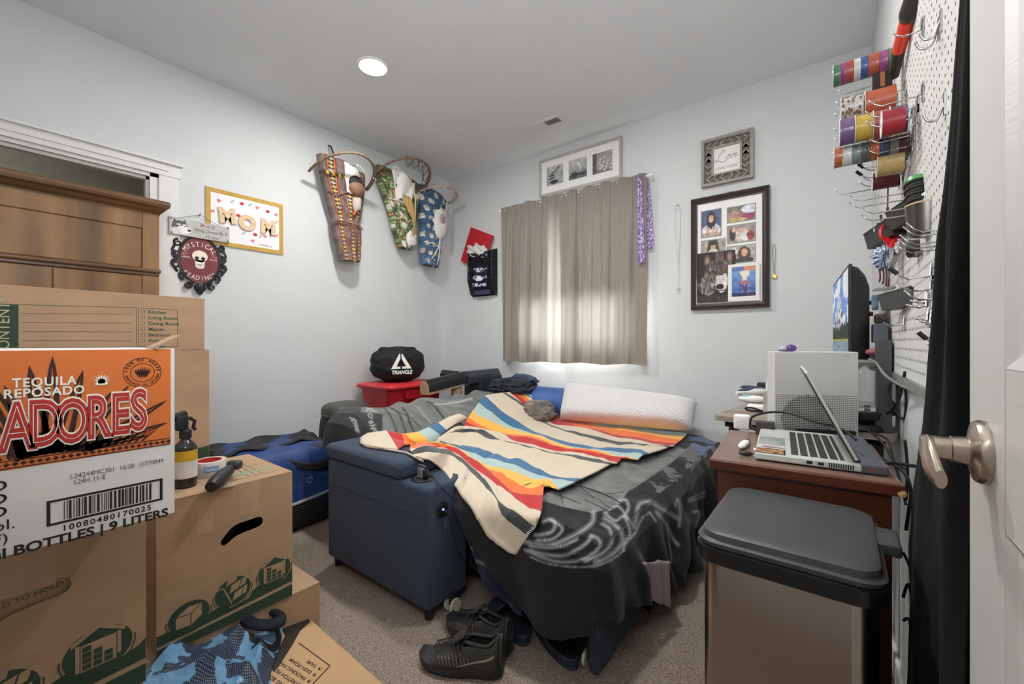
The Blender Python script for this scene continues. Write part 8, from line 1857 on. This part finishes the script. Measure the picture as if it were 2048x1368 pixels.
tray((1772, 428), (1834, 412), 1.12, 0.96, 'black plastic pegboard bin in front of the red scissors, upper left of the steel cup')
tray((1728, 470), (1778, 460), 1.30, 1.12, 'lower black plastic pegboard bin left of the red scissors')
tray((1756, 592), (1822, 584), 1.22, 1.02, 'black parts bin level with the top of the monitor', 0.042)
t = thing('tray_tools', 'grey metal rule lying on top of the black parts bin', 'tool', tuple(W(1765, 580, t=1.20)))
q = M(); a, b = W(1748, 580, t=1.27), W(1788, 576, t=1.13); q.tube([a, b], 0.006, 8, flat=0.5); q.build('rule', mat('grey_metal', (120, 118, 114), 0.4, 0.5), t)
p = W(1750, 605, t=1.26); q = M(); q.rbox(p, (0.016, 0.02, 0.045), 0.004, 2); tag(q.build('blue_packet', mat('blue_clear_packet', (92, 120, 140), 0.3, var=0.2, scale=60)), 'small clear packet of blue parts left of the black parts bin', 'packet')
# scissors with red handles
pc = W(1782, 470, t=1.15); f = Fr(pc, (0.95, 0.3, 0), (0, 0, 1)); t = thing('scissors', 'scissors with bright red handles hanging behind the black bins', 'scissors', tuple(pc-Vector((0, 0, 0.08))))
RDP = mat('bright_red_plastic', (206, 24, 34), 0.3, coat=0.3)
for sg in (-1, 1):
    q = M(); q.tube([f.p(sg*0.013+0.010*math.cos(a_)*1.0, 0.008+0.018*math.sin(a_), 0.002*sg) for a_ in [k*2*math.pi/20 for k in range(20)]], 0.0040, 8, closed=True); q.tube([f.p(sg*0.010, -0.006, 0.002*sg), f.p(-sg*0.002, -0.034, 0.002*sg)], 0.008, 8, rs=[0.009, 0.006]); q.build('handle', RDP, t, True)
q = M(); q.prism([(-0.006, -0.03), (0.006, -0.03), (0.002, -0.11)], f, 0.002); q.build('blades', SILV, t)
# comb / steel blade
a, b = W(1792, 512, t=1.10), W(1776, 556, t=1.12); q = M(); q.tube([a, a.lerp(b, 0.5), b], 0.008, 8, rs=[0.010, 0.008, 0.003], flat=0.3); tag(q.build('steel_spatula', mat('dull_steel', (140, 138, 134), 0.35, 0.7)), 'dull steel spatula blade hanging below the hook bundle', 'tool')
# scrunchie
def scr_(u, v): return (206, 210, 218) if fbm(u*9, v*9, 3) > 0.08 else (58, 82, 122)
V = []; Cc = []; c_ = W(1768, 515, t=1.20)
for i in range(61):
    a_ = 2*math.pi*i/60
    for j in range(17):
        b_ = 2*math.pi*j/16; rr_ = 0.016+0.004*math.sin(a_*13)+0.003*math.sin(a_*9+b_*3)
        R_ = 0.014; p = c_+Vector(((R_*math.cos(a_)+rr_*math.cos(b_)*math.cos(a_))*0.9, rr_*math.sin(b_), (R_*1.25*math.sin(a_)+rr_*math.cos(b_)*math.sin(a_)))); V.append(tuple(p)); Cc.append(rgb(*scr_(a_*0.6, b_*0.3)))
me = bpy.data.meshes.new('s'); me.from_pydata(V, [], [(i*17+j, i*17+j+1, (i+1)*17+j+1, (i+1)*17+j) for i in range(60) for j in range(16)]); setcol(me, Cc); me.polygons.foreach_set('use_smooth', [True]*960)
t = thing('scrunchie', 'blue and white tie-dye scrunchie with burgundy strings hanging on the pegboard', 'scrunchie', tuple(c_)); link_mesh('gathered_fabric', me, vmat('scrunchie_cloth', 0.85), t)
q = M()
for k, dx in enumerate((-0.010, -0.002, 0.004, 0.009)): q.tube([c_+Vector((dx, 0, -0.03)), c_+Vector((dx+0.002, 0, -0.055)), c_+Vector((dx, 0.002, -0.070-0.006*k))], 0.0022, 6)
q.build('burgundy_strings', mat('burgundy_cord', (110, 60, 76), 0.8), t, 'all')
c2_ = W(1829, 497, t=0.96); q = M(); q.lathe([(0.006, -0.012), (0.019, -0.012), (0.020, -0.008), (0.020, 0.008), (0.019, 0.012), (0.006, 0.012), (0.006, -0.012)], c2_, 30, (0.95, -0.25, 0)); tag(q.build('tape_roll', mat('dull_black_tape', (48, 47, 44), 0.4, var=0.05), smooth=True), 'roll of black tape below the steel cup', 'tape')
p = W(1870, 498, t=0.90); q = M(); q.bb((p.x-0.03, p.y-0.004, p.z-0.006), (p.x+0.035, p.y+0.03, p.z)); tag(q.build('metal_shelf', mat('dark_metal_edge', (60, 58, 56), 0.3, 0.7)), 'dark metal shelf edge under the steel cup', 'shelf')
for k, (px, y0_, y1_) in enumerate(((1750, 388, 452), (1757, 388, 446), (1763, 390, 430), (1776, 375, 415))):
    a, b = W(px, y0_, t=1.22-0.01*k), W(px-1, y1_, t=1.22-0.01*k)
    t = thing('hanging_needle', 'long thin metal needle hanging from the crossing hooks, %s from the left' % ('first', 'second', 'third', 'fourth')[k], 'needle', tuple(b), 'needles hanging on the pegboard')
    q = M(); q.tube([a, b], 0.0010 if k < 3 else 0.0018, 6); q.build('shaft', HW if k < 3 else BLACKP, t)
    q = M(); q.cyl(b, b+Vector((0, 0, -0.016)), 0.0034, 0.0026, 10); q.build('needle_tip', (FLG if k == 0 else BLACKP), t, True)
for k, (px, py, c) in enumerate(((1858, 512, (130, 110, 96)), (1868, 508, (170, 170, 168)), (1876, 506, (170, 170, 168)))):
    a = W(px, py-8, t=0.93); q = M(); q.cyl(a, a+Vector((0.002, 0, -0.022)), 0.004, 0.001, 10); tag(q.build('plier_tip', mat('plier_metal_%d' % k, c, 0.4, 0.5), smooth=True), ('brown pointed plier tip under the dark shelf edge', 'silver plier tip, middle of three under the shelf edge', 'silver plier tip nearest the black curtain')[k], 'tool')
# ============================================================ steel trash can
BZ = 0.754
t = thing('trash_can', 'stainless steel step trash can with black lid in front of the desk', 'trash can', (-0.06, 1.0, 0))
fl, frr, bl, br = W(1405, 1062, z=BZ), W(1762, 1155, z=BZ), W(1446, 974, z=BZ), W(1735, 1040, z=BZ)
cen = Vector((-0.068, 0.985, 0)); bw2, bd2 = 0.135, 0.158
ru = (frr-fl).normalized(); RB = RZ(math.atan2(ru.y, ru.x)*0.8)
def rr_ring(w_, d_, z_, r_, cx=0, cy=0): return [cen+RB @ Vector((a+cx, b+cy, 0))+Vector((0, 0, z_)) for a, b in rrect(-w_, -d_, w_, d_, r_, 7)]
STL = mat('stainless_steel', (160, 148, 138), 0.2, 1.0, var=0.01, scale=2); STL.node_tree.nodes['Principled BSDF'].inputs['Anisotropic'].default_value = 0.4
q = M(); rr = [rr_ring(bw2-0.008, bd2-0.008, z_, 0.035) for z_ in (0.03, 0.15, 0.35, 0.55, BZ-0.055)]
q.grid([r+[r[0]] for r in rr]); q.build('steel_body', STL, t, True)
LIDM = mat('matte_black_lid', (66, 67, 68), 0.42, var=0.03, scale=12); BLR = mat('gloss_black_rim', (28, 28, 28), 0.25)
q = M(); rr = [rr_ring(bw2-0.002, bd2-0.002, 0.0, 0.035), rr_ring(bw2-0.002, bd2-0.002, 0.028, 0.035), rr_ring(bw2-0.009, bd2-0.009, 0.032, 0.035)]; q.grid([r+[r[0]] for r in rr]); q.build('foot_ring', BLR, t, True)
q = M(); rr = [rr_ring(bw2-0.006, bd2-0.006, BZ-0.060, 0.036), rr_ring(bw2+0.001, bd2+0.001, BZ-0.056, 0.038), rr_ring(bw2+0.003, bd2+0.003, BZ-0.030, 0.038), rr_ring(bw2-0.002, bd2-0.002, BZ-0.027, 0.036)]; q.grid([r+[r[0]] for r in rr]); q.build('black_rim', BLR, t, True)
q = M(); rr = [rr_ring(bw2+0.000, bd2+0.000, BZ-0.026, 0.038), rr_ring(bw2+0.002, bd2+0.002, BZ-0.018, 0.038), rr_ring(bw2-0.004, bd2-0.004, BZ-0.014, 0.038), rr_ring(bw2-0.006, bd2-0.006, BZ-0.004, 0.038), rr_ring(bw2-0.014, bd2-0.014, BZ, 0.034), rr_ring(bw2-0.05, bd2-0.05, BZ+0.001, 0.02)]
q.grid([r+[r[0]] for r in rr]); q.poly(rr[-1]); q.build('lid', LIDM, t, True)
q = M(); hf = cen+RB @ Vector((bw2+0.006, 0.045, 0)); q.rbox(hf+Vector((0, 0, BZ-0.020)), (0.045, 0.085, 0.022), 0.005, 3, RB); q.build('hinge_tab', LIDM, t, True)
# ============================================================ black curtain / garment behind the door
def blackcloth():
    NY_, NZ_ = 90, 120; P = []
    L_ = sorted([(lambda p: (p.z, p.y))(W(px, py, x=0.134)) for px, py in ((1926, 0), (1908, 250), (1893, 400), (1880, 500), (1870, 640), (1856, 790), (1838, 900), (1826, 1000), (1820, 1100), (1822, 1200), (1815, 1368))])
    zs, ys = [q_[0] for q_ in L_], [q_[1] for q_ in L_]
    for j in range(NZ_+1):
        z_ = 2.02-2.0*j/NZ_; row = []
        ya = 0.738; yb = float(np.interp(z_, zs, ys))
        for i in range(NY_+1):
            u = i/NY_; y = ya+(yb-ya)*u; am = min(1.0, (yb-ya)/0.2)
            x = 0.134+am*(0.012*math.sin(u*11+0.8*math.sin(z_*3)+math.pi)*(1-u)+0.005*math.sin(u*23+z_*2.2)*(1-u)+0.004*fbm(u*4, z_*3)-0.010*math.sin(math.pi*u))
            row.append(Vector((min(0.149, max(0.108, x)), y, z_)))
        P.append(row)
    q = M(); q.grid(P); o = q.build('black_curtain', mat('black_velvet', (9, 9, 9), 1.0, var=0.1, scale=6, bump=0.3, bscale=40, c2=(6, 6, 6), sheen=0.03, spec=0.15), smooth='all', solid=0.004)
    tag(o, 'long black cloth hanging between the pegboard and the open door', 'curtain')
    t = thing('wall_hook', 'small hook holding the black cloth high on the wall', 'hook', (0.16, 0.80, 2.0)); q = M(); q.tube([(0.17, 0.80, 2.03), (0.125, 0.80, 2.03), (0.115, 0.80, 2.045)], 0.006, 8); q.build('hook_wire', HW, t, True)
blackcloth()
# ============================================================ the open door on the right
dr = thing('door_1', None, None, (0.145, 0.3, 0)); dr['kind'] = 'structure'
DX, DE, DB = 0.128, 0.722, -0.16
PNT = mat('door_paint', (204, 202, 199), 0.4, var=0.012, scale=3)
WGR = bpy.data.materials.new('woodgrain_door_paint'); WGR.use_nodes = True
nt = WGR.node_tree; N = nt.nodes; L_ = nt.links; b = N['Principled BSDF']; b.inputs['Base Color'].default_value = (*rgb(204, 202, 199), 1); b.inputs['Roughness'].default_value = 0.4
tc = N.new('ShaderNodeTexCoord'); mp = N.new('ShaderNodeMapping'); mp.inputs['Scale'].default_value = (1, 14, 110); wv = N.new('ShaderNodeTexNoise'); wv.inputs['Scale'].default_value = 1.0; wv.inputs['Distortion'].default_value = 1.2; bp = N.new('ShaderNodeBump'); bp.inputs['Strength'].default_value = 0.25; bp.inputs['Distance'].default_value = 0.0015
L_.new(tc.outputs['Object'], mp.inputs[0]); L_.new(mp.outputs[0], wv.inputs[0]); L_.new(wv.outputs['Fac'], bp.inputs['Height']); L_.new(bp.outputs[0], b.inputs['Normal'])
WGV = WGR.copy(); WGV.name = 'woodgrain_vertical'; [n for n in WGV.node_tree.nodes if n.type == 'MAPPING'][0].inputs['Scale'].default_value = (1, 110, 14)
q = M(); q.rbb((DX, DE-0.129, 0.01), (DX+0.034, DE, 2.03), 0.0015, 1); q.bb((DX, DB, 0.01), (DX+0.034, DB+0.11, 2.03)); q.build('stile', WGV, dr)
q = M()
for a, b_ in ((0.01, 0.24), (0.92, 1.075), (1.92, 2.03)): q.bb((DX+0.0005, DB+0.11, a), (DX+0.033, DE-0.129, b_))
q.build('rail', WGR, dr)
for z0_, z1_, arch in ((0.24, 0.92, 0), (1.075, 1.92, 1)):
    ya, yb = DB+0.11, DE-0.129; q = M(); loops = []
    for ins, n_ in ((0, 0.0), (0.010, 0.006), (0.020, 0.009), (0.032, 0.008), (0.055, 0.001), (0.060, 0.001)):
        loops.append([Vector((DX+n_, y, z)) for y, z in ((ya+ins, z0_+ins), (yb-ins, z0_+ins), (yb-ins, z1_-ins), (ya+ins, z1_-ins))])
    for A, B in zip(loops[:-1], loops[1:]):
        for k in range(4): q.poly([A[k], A[(k+1) % 4], B[(k+1) % 4], B[k]])
    q.poly(loops[-1]); q.build('raised_panel', WGR, dr)
hp_ = W(1972, 905, x=DX)
HM = mat('satin_nickel', (176, 164, 150), 0.28, 1.0, var=0.02)
hd = bpy.data.objects.new('door_handle', None); COL.objects.link(hd); hd.parent = dr; hd.location = hp_-wloc(dr)
q = M(); q.lathe([(0, 0), (0.0335, 0), (0.0335, 0.005), (0.031, 0.009), (0.018, 0.011), (0.015, 0.014), (0.014, 0.026), (0.0125, 0.027), (0.0125, 0.046), (0.0118, 0.050), (0, 0.050)], hp_, 44, (-1, 0, 0)); q.build('rosette', HM, hd, True)
q = M(); k0 = hp_+Vector((-0.043, 0, 0)); rs = []
for k in range(16):
    s_ = k/15; rs.append((k0+Vector((-0.004*math.sin(s_*math.pi), -0.066*s_, -0.006*s_-0.014*s_*s_)), 0.0125-0.004*s_, 0.0120+0.010*math.sin(min(1, s_*1.0)*math.pi)-0.003*s_))
G_ = []
for p_, wx_, wz_ in rs: G_.append([p_+Vector((wx_*0.55*math.cos(a_), 0, wz_*math.sin(a_))) for a_ in [2*math.pi*i/20 for i in range(21)]])
q.grid(G_); q.poly(G_[0][:20]); q.poly(G_[-1][:20][::-1]); q.build('lever', HM, hd, True, weld=0.0002)
# door stop trim of the entry opening is behind the camera
